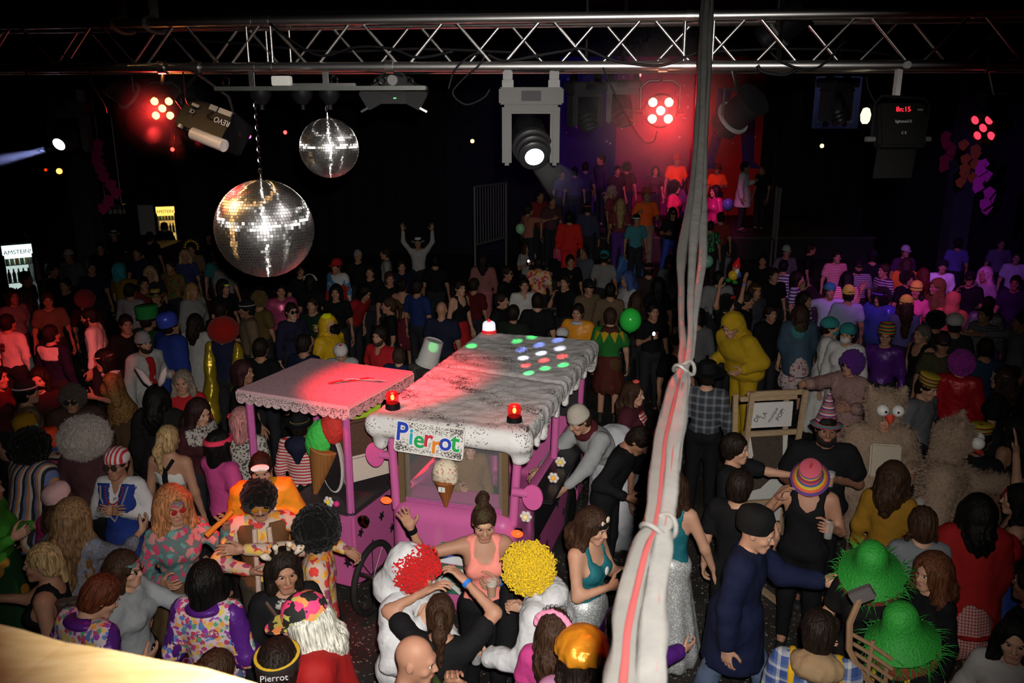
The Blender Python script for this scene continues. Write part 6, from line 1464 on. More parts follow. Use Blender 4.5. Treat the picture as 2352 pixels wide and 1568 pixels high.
 def cached(nm, fn, m):
  key = (bkey, nm, top if nm == 'top' else bot)
  if bkey is not None and key in _BODYC:
   me_ = _BODYC[key]
   if me_ is not None: link(fn[0], me_, root, [m])
   return
  g = fn[1](); V, Q = g.mesh(); me_ = np_mesh(fn[0], V, Q) if len(Q) else None
  if bkey is not None: _BODYC[key] = me_
  if me_ is not None: link(fn[0], me_, root, [m])
 def mk_top():
  lo, hi = bounds(J, 0.14); lo[2] = 0.55 if top in ('coat', 'cape', 'robe', 'dress', 'fur') else 0.72
  if top in ('coat', 'robe', 'dress', 'fur'): lo[2] = 0.3
  g = Grid(lo, hi, step * .92)
  inf = {'tshirt': 0.013, 'long': 0.014, 'tank': 0.011, 'jacket': 0.026, 'coverall': 0.032, 'coat': 0.03, 'cape': 0.03, 'robe': 0.03, 'bandeau': 0.011, 'dress': 0.014, 'fur': 0.055, 'poncho': 0.04}.get(top, 0.013)
  torso(g, J, fat, inf, fem)
  sl = {'tshirt': 0.62, 'long': 1.93, 'tank': 0, 'jacket': 1.95, 'coverall': 1.97, 'coat': 1.95, 'cape': 0.9, 'robe': 1.8, 'bandeau': 0, 'dress': 0.5, 'fur': 1.97, 'poncho': 1.3}.get(top, 0.6)
  sl = sp.get('sleeve', sl)
  if sl: arms(g, J, inf, sl, 0.035, 0.012 if top in ('tshirt', 'robe', 'coverall') else 0.004, None, fat)
  if top in ('cape', 'poncho'):
   for nm in ('l', 'r'): g.u(g.cone(J['sh' + nm], J['el' + nm] + (J['pel'] - J['el' + nm]) * 0.25, 0.075, 0.09), 0.12)
   g.u(g.cone(J['chest'] + J['Rt'] @ np.array([0, 0.06, 0.05]), J['pel'] + np.array([0, 0.12, -0.1]), 0.14, 0.22), 0.1)
  if top in ('coat', 'robe', 'dress', 'fur'):
   g.u(g.cone(J['pel'], np.array([0, 0, 0.55]), 0.15 + inf, 0.19 + inf), 0.08)
   g.cut(0.42 - g.Z) if top != 'coat' else g.cut(0.62 - g.Z)
  elif top in ('jacket', 'coverall'): g.cut(0.84 - g.Z)
  elif top in ('cape', 'poncho'): g.cut(0.72 - g.Z)
  else: g.cut(0.9 - g.Z)
  nk = J['neck']
  if top == 'tank':
   g.sub(g.ell(J['up']((0, -0.09, 1.43)), (0.075, 0.1, 0.12), J['Rt']), 0.01); g.sub(g.ell(J['up']((0, 0.1, 1.47)), (0.075, 0.08, 0.1), J['Rt']), 0.01)
   for s_ in (-1, 1): g.sub(g.ell(J['up']((s_ * (J['sw'] + 0.05), 0, 1.36)), (0.105, 0.2, 0.14), J['Rt']), 0.01)
  elif top == 'bandeau': g.cut(np.maximum((g.X - J['chest'][0]) * J['Rt'][0, 2] + (g.Y - J['chest'][1]) * J['Rt'][1, 2] + (g.Z - J['chest'][2]) * J['Rt'][2, 2] - 0.03, -((g.X - J['chest'][0]) * J['Rt'][0, 2] + (g.Y - J['chest'][1]) * J['Rt'][1, 2] + (g.Z - J['chest'][2]) * J['Rt'][2, 2]) - 0.1))
  else:
   g.sub(g.ell(nk + J['Rt'] @ np.array([0, -0.02, 0.05]), (0.068, 0.075, 0.075), J['Rt']), 0.012)
   if sp.get('vneck'): g.sub(g.cone(J['up']((0, -0.14, 1.3)), J['up']((0, -0.1, 1.5)), 0.012, 0.075), 0.01)
  if wr: g.wob(wr, 26, seed); g.wob(wr * .6, 48, seed + 2)
  if top == 'fur': g.wob(0.006, 80, seed); g.wob(0.005, 140, seed)
  return g
 tname = {'coverall': 'coverall_top', 'tank': 'tank_top', 'long': 'sweater', 'bandeau': 'bandeau_top', 'fur': 'furry_suit', 'robe': 'robe'}.get(top, top)
 if top != 'none': cached('top', (tname, mk_top), tm)
 def mk_bot():
  lo, hi = bounds(J, 0.12); hi[2] = 1.12; g = Grid(lo, hi, step)
  if bot in ('trousers', 'shorts', 'baggy'):
   inf = 0.016 if bot != 'baggy' else 0.036
   g.u(g.ell(J['pel'], (0.168 * fat + inf, 0.118 * fat + inf, 0.12)), 0); legs(g, J, inf, 1.95 if bot != 'shorts' else 0.8)
  else:
   L = {'skirt': 0.5, 'longskirt': 0.12, 'tutu': 0.62}.get(bot, 0.5); fl = {'skirt': 0.24, 'longskirt': 0.28, 'tutu': 0.33}.get(bot, .24)
   g.u(g.ell(J['pel'], (0.175 * fat, 0.125 * fat, 0.12)), 0); c = (J['anl'] + J['anr']) / 2; g.u(g.cone(J['pel'], np.array([c[0], c[1], L + 0.12]), 0.15 * fat, fl), 0.06); g.cut(L - g.Z)
   a = np.arctan2(g.X, g.Y); g.f = g.f + 0.012 * np.sin(a * 11 + 1) * np.clip((0.95 - g.Z) * 2.2, 0, 1)
  g.cut(g.Z - 1.06)
  g.wob(0.003, 30, seed); return g
 bname = {'longskirt': 'skirt', 'tutu': 'skirt', 'baggy': 'trousers'}.get(bot, bot)
 if bot != 'none' and top not in ('robe', 'fur') or bot in ('baggy',): cached('bottom', (bname, mk_bot), bm_)
 # --- shoes
 if True:
  for nm in ('l', 'r'): link('shoe', SHOE, root, [M_of(sp.get('shoes'), mat((0.02, 0.02, 0.02), 0.6))], matrix=Matrix.Translation((J['an' + nm][0], J['an' + nm][1], 0)))
 # --- head wear
 Hm = T4(J['Rh'], J['head'])
 for it in sp.get('wear', []):
  kind, m = it[0], it[1]; sc = it[2] if len(it) > 2 else 1.0
  nm = 'hair' if kind in HAIRSTYLES else TPLNAME.get(kind, kind)
  if kind in HAIRSTYLES and len(it) > 3: nm = 'wig'
  mm = (wig_mat(m) if 'afro' in kind or kind in ('curlyred', 'curlyyellow', 'messy') else hair_mat(m)) if kind in HAIRSTYLES else M_of(m)
  link(nm, tpl(kind), root, [mm], matrix=Hm @ Matrix.Scale(sc, 4))
 person.J = J; person.root = root; person.s = s
 return root
def fur(o, n, L, m, seed=1, w_=0.0035):
 """short tufts standing out of a part's surface"""
 me = o.data; V = np.empty(len(me.vertices) * 3, np.float32); me.vertices.foreach_get('co', V); V = V.reshape(-1, 3); N = np.empty(len(V) * 3, np.float32); me.vertices.foreach_get('normal', N); N = N.reshape(-1, 3)
 rs = np.random.RandomState(seed); k = rs.randint(0, len(V), n); c = V[k] + rs.normal(0, 0.008, (n, 3)) * (1 - np.abs(N[k])); d = N[k] + rs.normal(0, .45, (n, 3)) + np.array([0, 0, -.5]); d /= np.linalg.norm(d, axis=1)[:, None]
 t = np.cross(d, rs.normal(0, 1, (n, 3))); t /= np.linalg.norm(t, axis=1)[:, None]; l = L * rs.uniform(.6, 1.3, (n, 1)); c = c - N[k] * .006
 W_ = np.stack([c - t * w_, c + t * w_, c + d * l + t * w_ * .2, c + d * l - t * w_ * .2], 1).reshape(-1, 3)
 q = link('fur_tufts', np_mesh('fur_tufts', W_, np.arange(4 * n).reshape(-1, 4), None, False), o); q.data.materials.append(m); q['kind'] = 'stuff'
def place_hand(nm='l', off=(0, 0, 0)):
 """world matrix of a person's palm (last built person)"""
 J, root = person.J, person.root
 p = J['wr' + nm] + J['hd' + nm] * 0.085 + np.array(off)
 return Matrix.Translation(root.location) @ Matrix.Rotation(root.rotation_euler.z, 4, 'Z') @ Matrix.Scale(person.s, 4) @ Matrix.Translation(p)
def part(name, m, f, smooth=True, bevel=0.0, parent=None):
 """extra part on the last person, in the body's frame"""
 b = MB(); f(b, person.J); return b.build(name, m, parent or person.root, smooth, bevel, None, 50)
def sdf_part(name, m, lo, hi, h, f, parent=None):
 g = Grid(lo, hi, h); f(g, person.J); return keep(name, g, parent or person.root, M_of(m))
m_cup = mat((0.8, 0.82, 0.82), 0.08, alpha=0.12, var=0, name='clear_plastic'); m_beer = mat((0.55, 0.2, 0.02), 0.1, alpha=0.85, var=0, name='beer'); m_foam = mat((0.75, 0.68, 0.55), 0.7, var=0)
_CUP = {}
def cup(nm, label, beer=True, off=(0, -0.035, 0.0), tilt=0):
 M = place_hand(nm, off); p = M.to_translation()
 root = empty('plastic_cup', p, 0, label, 'cup', 'plastic cups held in the crowd')
 root.rotation_euler = (R(tilt), 0, 0)
 if 'c' not in _CUP:
  b = MB(); b.lathe([(0.026, -0.055), (0.028, -0.056), (0.038, 0.062), (0.04, 0.065), (0.0375, 0.064), (0.0265, -0.052), (0.001, -0.052)], 20); _CUP['c'] = b.mesh('cup_wall', [m_cup], True)
  b = MB(); b.lathe([(0.0255, -0.05), (0.034, 0.03), (0.001, 0.03)], 16); _CUP['b'] = b.mesh('drink', [m_beer], True)
  b = MB(); b.lathe([(0.034, 0.03), (0.0355, 0.044), (0.001, 0.046)], 16); _CUP['f'] = b.mesh('foam', [m_foam], True)
 link('cup_wall', _CUP['c'], root)
 if beer: link('drink', _CUP['b'], root); link('foam', _CUP['f'], root)
 return root
def phone(nm, label, off=(0, -0.03, 0.02)):
 M = place_hand(nm, off); root = empty('smartphone', M.to_translation(), person.root.rotation_euler.z, label, 'phone')
 root.rotation_euler = (R(-25), 0, person.root.rotation_euler.z)
 bx('case', m_plastic_black, (0, 0, 0), (0.075, 0.012, 0.15), root, 0.004); bx('screen', mat((0.03, 0.03, 0.035), 0.1, var=0), (0, 0.0072, 0), (0.068, 0.002, 0.138), root)
def wristband(nm, col):
 J = person.J; w0 = J['wr' + nm]; d = J['hd' + nm]
 part('wristband', mat(col, 0.5, var=0), lambda b, J_: b.cyl(w0 - d * 0.012, w0 + d * 0.012, 0.034, 0.033, 16))
# ================================================================== the crowd, near to the viewer
P = person
K0 = (0.008, 0.008, 0.009); NAVY = (0.015, 0.02, 0.06); WH = (0.72, 0.71, 0.7); DENIM = (0.09, 0.13, 0.22); BRN = (0.08, 0.045, 0.025)
hippie = pattern('flowers', ((0.62, 0.5, 0.56), (0.5, 0.06, 0.16), (0.1, 0.2, 0.5), (0.75, 0.35, 0.08), (0.28, 0.05, 0.38), (0.1, 0.35, 0.2), (0.7, 0.5, 0.1)), 30)
satin_purple = mat((0.085, 0.016, 0.19), 0.36, 0.1, var=0.2, bump=0.9, scale=9, name='purple_satin')
floral = pattern('flowers', ((0.55, 0.4, 0.32), (0.6, 0.04, 0.03), (0.75, 0.28, 0.03), (0.28, 0.06, 0.12), (0.7, 0.45, 0.1)), 17)
floral2 = pattern('flowers', ((0.1, 0.16, 0.16), (0.5, 0.05, 0.12), (0.12, 0.3, 0.28), (0.5, 0.2, 0.2)), 20)
leopard = pattern('leopard', ((0.42, 0.38, 0.35), (0.25, 0.17, 0.13), (0.02, 0.02, 0.02)), 38)
redstripe = pattern('stripes', ((0.5, 0.03, 0.04), (0.66, 0.58, 0.55)), 30); bwstripe = pattern('stripes', ((0.03, 0.04, 0.1), (0.5, 0.48, 0.5)), 17)
rasta = pattern('stripes', ((0.5, 0.03, 0.02), (0.02, 0.02, 0.02), (0.6, 0.42, 0.03), (0.04, 0.28, 0.08)), 22); ethnic = pattern('stripes', ((0.6, 0.06, 0.04), (0.1, 0.05, 0.25), (0.7, 0.12, 0.05), (0.65, 0.45, 0.05), (0.05, 0.1, 0.3), (0.6, 0.1, 0.15)), 13.3)
poncho_a = pattern('stripes', ((0.5, 0.2, 0.08), (0.12, 0.16, 0.32), (0.02, 0.02, 0.02), (0.5, 0.45, 0.4)), 13, axis='X'); poncho_b = pattern('stripes', ((0.35, 0.05, 0.12), (0.02, 0.02, 0.02), (0.5, 0.35, 0.3), (0.3, 0.03, 0.1)), 13)
coverall = mat((0.58, 0.58, 0.6), 0.5, var=0.05, bump=0.8, scale=13, name='white_coverall'); orange_coat = mat((0.75, 0.29, 0.02), 0.38, var=0.12, bump=0.3, scale=14, name='orange_raincoat'); yellow_coat = mat((0.55, 0.33, 0.01), 0.5, var=0.15, bump=0.2, scale=14)
fur_tan = mat((0.3, 0.21, 0.15), 0.95, var=0.35, scale=90, bump=0.5, name='shaggy_fur'); teal = mat((0.012, 0.13, 0.16), 0.7); silver_skirt = pattern('glitter', ((0.4, 0.42, 0.43), (0.8, 0.82, 0.85)), 160); gold_sat = mat((0.65, 0.24, 0.015), 0.3, 0.3, var=0.2, bump=0.8, scale=11, name='orange_satin'); gold_cape = mat((0.4, 0.28, 0.02), 0.3, 0.45, var=0.25, bump=0.3, scale=9, name='gold_satin'); red_sat = mat((0.4, 0.01, 0.016), 0.36, 0.1, var=0.25, bump=0.9, scale=9, name='red_satin'); straw_green = mat((0.03, 0.3, 0.04), 0.45, var=0.35, scale=70, bump=0.5, name='green_straw'); clay = mat((0.27, 0.075, 0.04), 0.7, var=0.12, name='terracotta')
pkface = lambda b, J: None
def hbtn(col): return mat(col, 0.6, var=0)

# --- white coveralls, waving person and neighbours in front of the truck
P(960, 1322, 62, 'person in white hooded coverall with red curly wig, hand at mouth', h=1.74, top='coverall', tc=coverall, bottom='baggy', bc=coverall, wr=0.009, armr='face', arml=((0.3, -0.2, -0.9), (-0.4, -0.8, -0.2), 'relax'), hp=14, lean=8, wear=[('curlyred', (0.55, 0.012, 0.012), 0.98, 1)])
HM = T4(person.J['Rh'], person.J['head'])
link('hood', tpl('hood'), person.root, [coverall], matrix=HM @ Matrix.Translation((0, 0.06, 0.0)) @ Matrix.Scale(1.12, 4))
P(1215, 1320, -108, 'person in white coverall with yellow curly wig, holding a cup', h=1.72, top='coverall', tc=coverall, bottom='baggy', bc=coverall, wr=0.009, armr='hold', arml=((0.25, -0.3, -0.9), (-0.2, -0.95, 0.0), 'grip'), hp=18, hy=-14, lean=12, wear=[('curlyyellow', (0.72, 0.47, 0.015), 0.98, 1)])
cup('l', 'clear plastic cup held by the person with the yellow wig', False); 
sdf_part('hood', coverall, (-0.2, -0.1, 1.3), (0.2, 0.3, 1.62), 0.014, lambda g, J: (g.u(g.ell(J['up']((0, 0.1, 1.46)), (0.13, 0.09, 0.07)), 0), g.wob(0.006, 40, 1)))
coral = mat((0.85, 0.27, 0.22), 0.75, var=0.06)
P(1112, 1200, 6, 'person in coral tank top waving one bare arm, beer in hand', h=1.72, fem=True, top='tank', tc=coral, bottom='trousers', bc=K0, armr=((1.0, -0.22, -0.1), (0.32, -0.2, 0.95), 'flat'), palmr=(0, -1, 0.1), arml=((0.5, 0.1, -0.85), (-0.75, -0.6, 0.05), 'grip'), hp=12, skin='m', wear=[('toppony', 'brown')])
cup('l', 'plastic cup of beer held by the person in the coral tank top', True, (0, -0.03, -0.01)); wristband('l', (0.02, 0.15, 0.6))
part('bracelet', m_plastic_black, lambda b, J: b.cyl(J['wrr'] - J['hdr'] * 0.03, J['wrr'] + J['hdr'] * 0.005, 0.036, None, 14))
sdf_part('black_jacket', K0, (-0.1, -0.32, 0.55), (0.3, 0.15, 1.2), 0.02, lambda g, J: (g.u(g.cone(J['wrl'] + np.array([0.06, 0.02, 0.02]), np.array([0.16, -0.16, 0.66]), 0.05, 0.1), 0), g.wob(0.007, 28, 3)))
P(1012, 1412, 165, 'person in black t-shirt seen from behind, arms raised above the head', h=1.66, fem=True, top='tshirt', tc=K0, bc=DENIM, arml=((0.75, -0.35, 0.35), (-0.95, -0.3, 0.55), 'relax'), armr=((0.55, -0.45, 0.75), (-0.9, -0.35, 0.55), 'relax'), hp=5, hy=18, skin='m', wear=[('pony', 'brown')])
wristband('r', (0.02, 0.16, 0.62))
P(955, 1515, 82, 'person in dark green shirt at the bottom edge, profile right, hand at mouth', h=1.76, top='tshirt', tc=(0.05, 0.075, 0.02), bc=K0, arml='face', armr='bent', skin='m', hp=10, wear=[])
P(1275, 1448, 158, 'person with pink furry tiara and pink dress seen from behind', h=1.6, fem=True, top='dress', tc=mat((0.5, 0.05, 0.22), 0.4, var=0.2, bump=0.2), bottom='tutu', bc=(0.5, 0.05, 0.25), wear=[('long', 'brown'), ('fluff', (0.75, 0.25, 0.4)), ('tiara', m_chrome)])
P(1338, 1508, 170, 'person in shiny orange satin bonnet and lilac satin dress', h=1.62, fem=True, top='dress', tc=mat((0.5, 0.22, 0.38), 0.3, 0.2, var=0.15, bump=0.3), bottom='skirt', bc=(0.45, 0.2, 0.35), wear=[('midlong', 'dark'), ('mobcap', gold_sat, 1.08)])
P(1364, 1208, 52, 'person in teal sleeveless top and silver skirt looking at a phone', h=1.7, fem=True, top='tank', tc=teal, bottom='longskirt', bc=silver_skirt, armr='phone', arml='phone', hp=14, wear=[('midlong', 'brown'), ('band', K0)])
phone('r', 'dark smartphone held by the person in the teal top')
for x, z, r_ in ((-0.035, 0.075, 0.016), (0.02, 0.09, 0.022), (0.06, 0.06, 0.012)):
 part('shell', mat((0.7, 0.6, 0.48), 0.6), lambda b, J: b.ball(J['head'] + J['Rh'] @ np.array([x, -0.088 + abs(x) * .3, z + 0.008]), (r_, 0.008, r_ * 1.1), 12))
part('shell', mat((0.7, 0.66, 0.6), 0.6), lambda b, J: b.ball(J['chest'] + np.array([0.02, -0.15, -0.02]), (0.025, 0.01, 0.035), 12))
P(1548, 1118, 150, 'person in teal sleeveless top and silver skirt half hidden by the white pole', h=1.72, fem=True, top='tank', tc=teal, bottom='longskirt', bc=silver_skirt, wear=[('midlong', 'brown')], armr=((0.4, -0.1, -0.9), (0.25, -0.35, -0.9), 'relax'))
P(1455, 1388, 115, 'person in printed jacket with purple velvet sleeves left of the white pole', h=1.55, fem=True, top='jacket', tc=hippie, bottom='skirt', bc=mat((0.06, 0.02, 0.14), 0.6), lean=14, armr='fwd', wear=[('midlong', 'brown')])
sdf_part('purple_sleeve', satin_purple, (-0.6, -0.7, 0.7), (0.6, 0.4, 1.5), 0.022, lambda g, J: arms(g, J, 0.036, 1.9))
# --- lower left cluster
def jacket_sleeves():
 for n_ in 'lr': sdf_part('satin_sleeve', satin_purple, (-0.7, -0.8, 0.6), (0.7, 0.5, 2.0), 0.024, lambda g, J: (arms(g, J, 0.031, 1.95, only=n_), g.sub(g.ell(J['chest'], (0.185, 0.2, 0.3)), 0.01), g.wob(0.006, 30, 2)))
def jacket_collar(): sdf_part('satin_collar', satin_purple, (-0.25, -0.3, 1.3), (0.25, 0.25, 1.65), 0.014, lambda g, J: (g.u(g.ell(J['neck'] + J['Rt'] @ np.array([0, 0.03, -0.0]), (0.125, 0.1, 0.045), J['Rt']), 0), g.sub(g.ell(J['neck'] + J['Rt'] @ np.array([0, -0.02, 0.05]), (0.075, 0.08, 0.09)), 0.01)))
P(475, 1335, 172, 'person in printed peace and love jacket with purple satin sleeves, seen from behind', h=1.72, fem=True, top='jacket', tc=hippie, bc=DENIM, wear=[('bob', 'black')], arml='bent', armr='bent'); jacket_sleeves(); jacket_collar()
for t, x, z, sz, c, rz in (('PEACE', 0.045, 1.345, 0.06, (0.5, 0.05, 0.1), 8), ('LOVE', -0.07, 1.14, 0.075, (0.2, 0.03, 0.25), -6), ('LOV', -0.1, 1.27, 0.04, (0.6, 0.06, 0.05), 0)):
 me = text_mesh(t, sz, 0.001); me.materials.append(mat(c, 0.7, var=0)); o = link('lettering', me, person.root); o.matrix_local = Matrix.Translation((-x, 0.152, z)) @ Matrix.Rotation(PI, 4, 'Z') @ Matrix.Rotation(R(88), 4, 'X') @ Matrix.Rotation(R(rz), 4, 'Z')
part('peace_emblem', mat((0.3, 0.04, 0.2), 0.7, var=0), lambda b, J: (b.tube([(-0.1 + 0.028 * math.cos(t), 0.142, 1.35 + 0.028 * math.sin(t)) for t in np.linspace(0, 2 * PI, 20)[:-1]], 0.003, 5, 0, True), b.cyl((-0.1, 0.143, 1.322), (-0.1, 0.143, 1.378), 0.003, None, 5), b.cyl((-0.1, 0.143, 1.35), (-0.12, 0.143, 1.33), 0.003, None, 5), b.cyl((-0.1, 0.143, 1.35), (-0.08, 0.143, 1.33), 0.003, None, 5)))
P(232, 1372, 150, 'person in printed jacket with purple sleeves bending right, above the rail', h=1.7, top='jacket', tc=hippie, bc=DENIM, lean=10, hp=24, hy=-20, wear=[('short', 'red', 1.06)], armr='bent', arml='bent'); jacket_sleeves(); jacket_collar()
P(287, 1308, 84, 'person in grey top with round glasses and printed headband, profile right', h=1.68, fem=True, top='long', tc=(0.3, 0.32, 0.34), bc=K0, wear=[('bob', 'brown'), ('bandana', floral2), ('roundglasses', m_chrome)], arml='fwd'); phone('l', 'dark phone held up by the person with round glasses')
P(98, 1292, -78, 'person in black tank top looking left, dark cups in hand', h=1.7, fem=True, top='tank', tc=K0, bc=K0, skin='m', wear=[('corn', 'fair')], arml=((0.2, 0.1, -0.95), (-0.2, -0.8, -0.5), 'relax'), armr='fwd')
for k in range(2):
 p_ = at_d(145 + k * 24, 1398 - 4 * k, 5.0); rt = empty('dark_cup', p_, 0, 'dark cup held at the lower left, %s of two' % ('left' if k == 0 else 'right'), 'cup'); b = MB(); b.lathe([(0.028, -0.05), (0.036, 0.05), (0.033, 0.05), (0.026, -0.045), (0.001, -0.045)], 16); b.build('cup_wall', mat((0.06, 0.045, 0.04), 0.5), rt); b = MB(); b.lathe([(0.037, 0.045), (0.039, 0.05), (0.037, 0.055)], 16); b.build('rim', mat((0.08, 0.06, 0.05), 0.5), rt)
P(168, 1192, 168, 'person in blue grey tie-dyed shirt, seen from behind, left of the sailor vest', h=1.7, fem=True, top='dress', tc=pattern('swirl', ((0.1, 0.11, 0.15), (0.2, 0.22, 0.3), (0.14, 0.12, 0.12), (0.28, 0.28, 0.34)), 9), bottom='skirt', bc=(0.1, 0.12, 0.18), sleeve=1.6, wear=[('wiglong', (0.2, 0.11, 0.05), 1.08)], arml=((0.8, -0.3, -0.5), (0.1, -0.9, 0.3), 'relax'), armr='fwd')
P(268, 1065, -4, 'person in blue sailor vest with white sleeves, stars and stripes bandana', h=1.7, fem=True, top='long', tc=(0.55, 0.54, 0.55), bottom='skirt', bc=(0.02, 0.04, 0.2), skin='t', arml='chest', armr='chest', vneck=True, wear=[('bun', 'black'), ('turban', pattern('stripes', ((0.5, 0.03, 0.04), (0.6, 0.58, 0.58)), 30, axis='X')), ('bandana', pattern('spots', ((0.02, 0.03, 0.15), (0.6, 0.6, 0.6)), 60)), ('bigglasses', mat((0.05, 0.03, 0.03), 0.1, var=0, alpha=0.6))])
sdf_part('sailor_vest', (0.015, 0.035, 0.2), (-0.25, -0.25, 0.85), (0.25, 0.25, 1.5), 0.022, lambda g, J: (torso(g, J, 1, 0.022, True), g.cut(0.9 - g.Z), g.sub(g.cone(J['up']((0, -0.2, 1.2)), J['up']((0, -0.14, 1.5)), 0.02, 0.11), 0.01), g.cut(g.Z - 1.45)))
part('necklace', mat((0.35, 0.02, 0.02), 0.5), lambda b, J: [b.ball(J['up']((0.075 * math.sin(t), -0.1 - 0.05 * math.cos(t), 1.415 - 0.115 * math.cos(t))), 0.009, 7) for t in np.linspace(-1.7, 1.7, 19)])
for s_ in (-1, 1): part('silver_trim', mat((0.55, 0.55, 0.6), 0.3, 0.6), lambda b, J: b.tube([J['up']((s_ * 0.12, -0.09, 1.44)), J['up']((s_ * 0.1, -0.14, 1.35)), J['up']((s_ * 0.045, -0.158, 1.22)), J['up']((0, -0.145, 1.14))], 0.007, 6))
P(388, 1010, 172, 'person with bare back, black straps and white bandeau, seen from behind', h=1.7, fem=True, top='bandeau', tc=(0.6, 0.58, 0.57), bottom='skirt', bc=K0, skin='m', wear=[('pony', 'fair', 1.05)])
part('black_strap', mat(K0, 0.6), lambda b, J: (b.box(J['up']((0, 0.118, 1.2)), (0.05, 0.015, 0.36)), b.box(J['up']((0.05, 0.1, 1.41)), (0.03, 0.02, 0.12), Matrix.Rotation(R(35), 3, 'Y')), b.box(J['up']((-0.05, 0.1, 1.41)), (0.03, 0.02, 0.12), Matrix.Rotation(R(-35), 3, 'Y'))))
P(398, 1165, 42, 'person in flowered shirt and brown vest with curly strawberry wig, raising a hand', h=1.72, fem=True, top='long', tc=floral2, bc=(0.1, 0.06, 0.03), bottom='skirt', skin='m', arml=((0.45, -0.5, -0.6), (-0.1, -0.5, 0.9), 'relax'), armr='bent', wear=[('wiglong', (0.42, 0.17, 0.07), 1.1, 1), ('bandana', pattern('patches', ((0.1, 0.15, 0.4), (0.4, 0.08, 0.1), (0.1, 0.3, 0.2)), 50)), ('roundglasses', mat((0.3, 0.02, 0.02), 0.1, var=0))])
P(-30, 1120, 100, 'person in green dress with orange dots at the left edge', h=1.72, fem=True, top='long', tc=(0.06, 0.3, 0.03), bottom='longskirt', bc=pattern('spots', ((0.01, 0.06, 0.015), (0.45, 0.2, 0.02)), 5), arml='bent', armr='hold', wear=[('midlong', 'brown')])
P(75, 1030, 150, 'person with black afro wig, turquoise headband and striped poncho', h=1.7, top='poncho', tc=poncho_a, bc=K0, wear=[('afro', 'black', 1.0, 1), ('thinband', (0.05, 0.35, 0.4), 1.35)])
P(112, 1018, 160, 'person in orange bucket hat with blue underside and striped poncho', h=1.72, top='poncho', tc=poncho_b, bc=K0, wear=[('short', 'dark'), ('bucket_hat', mat((0.75, 0.06, 0.015), 0.6), 1.12)])
part('hat_lining', mat((0.05, 0.1, 0.4), 0.35, 0.3, var=0.3), lambda b, J: b.lathe([(0.19, -0.03), (0.195, -0.022), (0.125, 0.03), (0.12, 0.024)], 24, T4(J['Rh'], J['head'])))
P(198, 1010, 175, 'person with huge pale grey fluffy wig and maroon shirt, seen from behind', h=1.74, fat=1.15, top='tshirt', tc=(0.075, 0.03, 0.035), bc=K0, wear=[('bigafro', (0.36, 0.31, 0.28), 0.95, 1)]); fur(person.root.children[-1], 6000, 0.03, wig_mat((0.36, 0.31, 0.28)), 2, 0.0022)
P(140, 1150, 170, 'person in pale pink knitted cap behind the tie-dyed shirt', h=1.62, fem=True, top='long', tc=(0.3, 0.02, 0.1), bc=K0, wear=[('long', 'brown'), ('slouch', (0.5, 0.3, 0.3))])
P(505, 1022, 150, 'person in pink t-shirt and red headband pointing a finger left', h=1.7, fem=True, top='tshirt', tc=(0.5, 0.06, 0.22), bc=K0, armr='bent', arml=((0.45, -0.55, -0.7), (0.5, -0.8, 0.1), 'point'), wear=[('bob', 'black'), ('band', (0.75, 0.04, 0.1), 1.2)])
P(556, 968, 178, 'person in leopard top and pinkish wig, seen from behind', h=1.7, fem=True, top='tshirt', tc=leopard, bc=K0, wear=[('bob', 'pinkish', 1.05)])
part('red_flower', mat((0.6, 0.02, 0.02), 0.6), lambda b, J: [b.ball(J['head'] + np.array([0.1 + 0.018 * math.cos(t), 0.03, 0.06 + 0.018 * math.sin(t)]), 0.016, 7) for t in np.linspace(0, 5, 5)])
P(690, 978, 174, 'person in red and white striped sweater with bowler hat, seen from behind', h=1.78, top='long', tc=redstripe, bc=K0, wear=[('short', 'dark'), ('bowler', K0), ('thinband', rasta, 1.03)])
sdf_part('navy_hood', (0.012, 0.014, 0.035), (-0.25, -0.15, 1.1), (0.25, 0.3, 1.6), 0.018, lambda g, J: (g.u(g.ell(J['up']((0, 0.09, 1.44)), (0.15, 0.085, 0.09)), 0), g.u(g.cone(J['up']((0, 0.12, 1.42)), J['up']((0, 0.13, 1.26)), 0.1, 0.03), 0.05), g.wob(0.004, 30, 1)))
P(600, 1078, 14, 'person in orange raincoat with white goggles on the forehead', h=1.74, top='jacket', tc=orange_coat, bc=orange_coat, wr=0.007, skin='m', arml='chest', armr='bent', hp=10, wear=[('short', 'dark'), ('goggles', mat((0.75, 0.75, 0.75), 0.25))])
part('paper_badge', mat((0.75, 0.72, 0.68), 0.7), lambda b, J: b.box(J['up']((0.06, -0.15, 1.32)), (0.055, 0.006, 0.13), Matrix.Rotation(R(-20), 3, 'Y'))); part('heart_patch', mat((0.75, 0.12, 0.02), 0.6), lambda b, J: b.ball(J['up']((0.06, -0.155, 1.14)), (0.05, 0.008, 0.045), 14))
P(596, 1152, 18, 'person in flowered shirt and brown fleece vest in yellow tinted glasses', h=1.74, top='long', tc=floral, bc=(0.05, 0.04, 0.03), skin='m', armr=((0.5, -0.35, -0.75), (-0.8, -0.5, -0.1), 'relax'), arml=((0.75, -0.35, -0.4), (0.6, -0.7, -0.15), 'relax'), hp=12, wear=[('messy', 'black', 1.02), ('glasses', mat((0.5, 0.2, 0.02), 0.1, var=0, alpha=0.7))])
sdf_part('brown_vest', (0.14, 0.06, 0.025), (-0.28, -0.25, 0.8), (0.28, 0.25, 1.5), 0.022, lambda g, J: (torso(g, J, 1, 0.024), g.cut(0.88 - g.Z), g.cut(0.045 - np.abs(g.X - 0.0) - 9 * (g.Y > -0.0)), g.cut(g.Z - 1.44)))
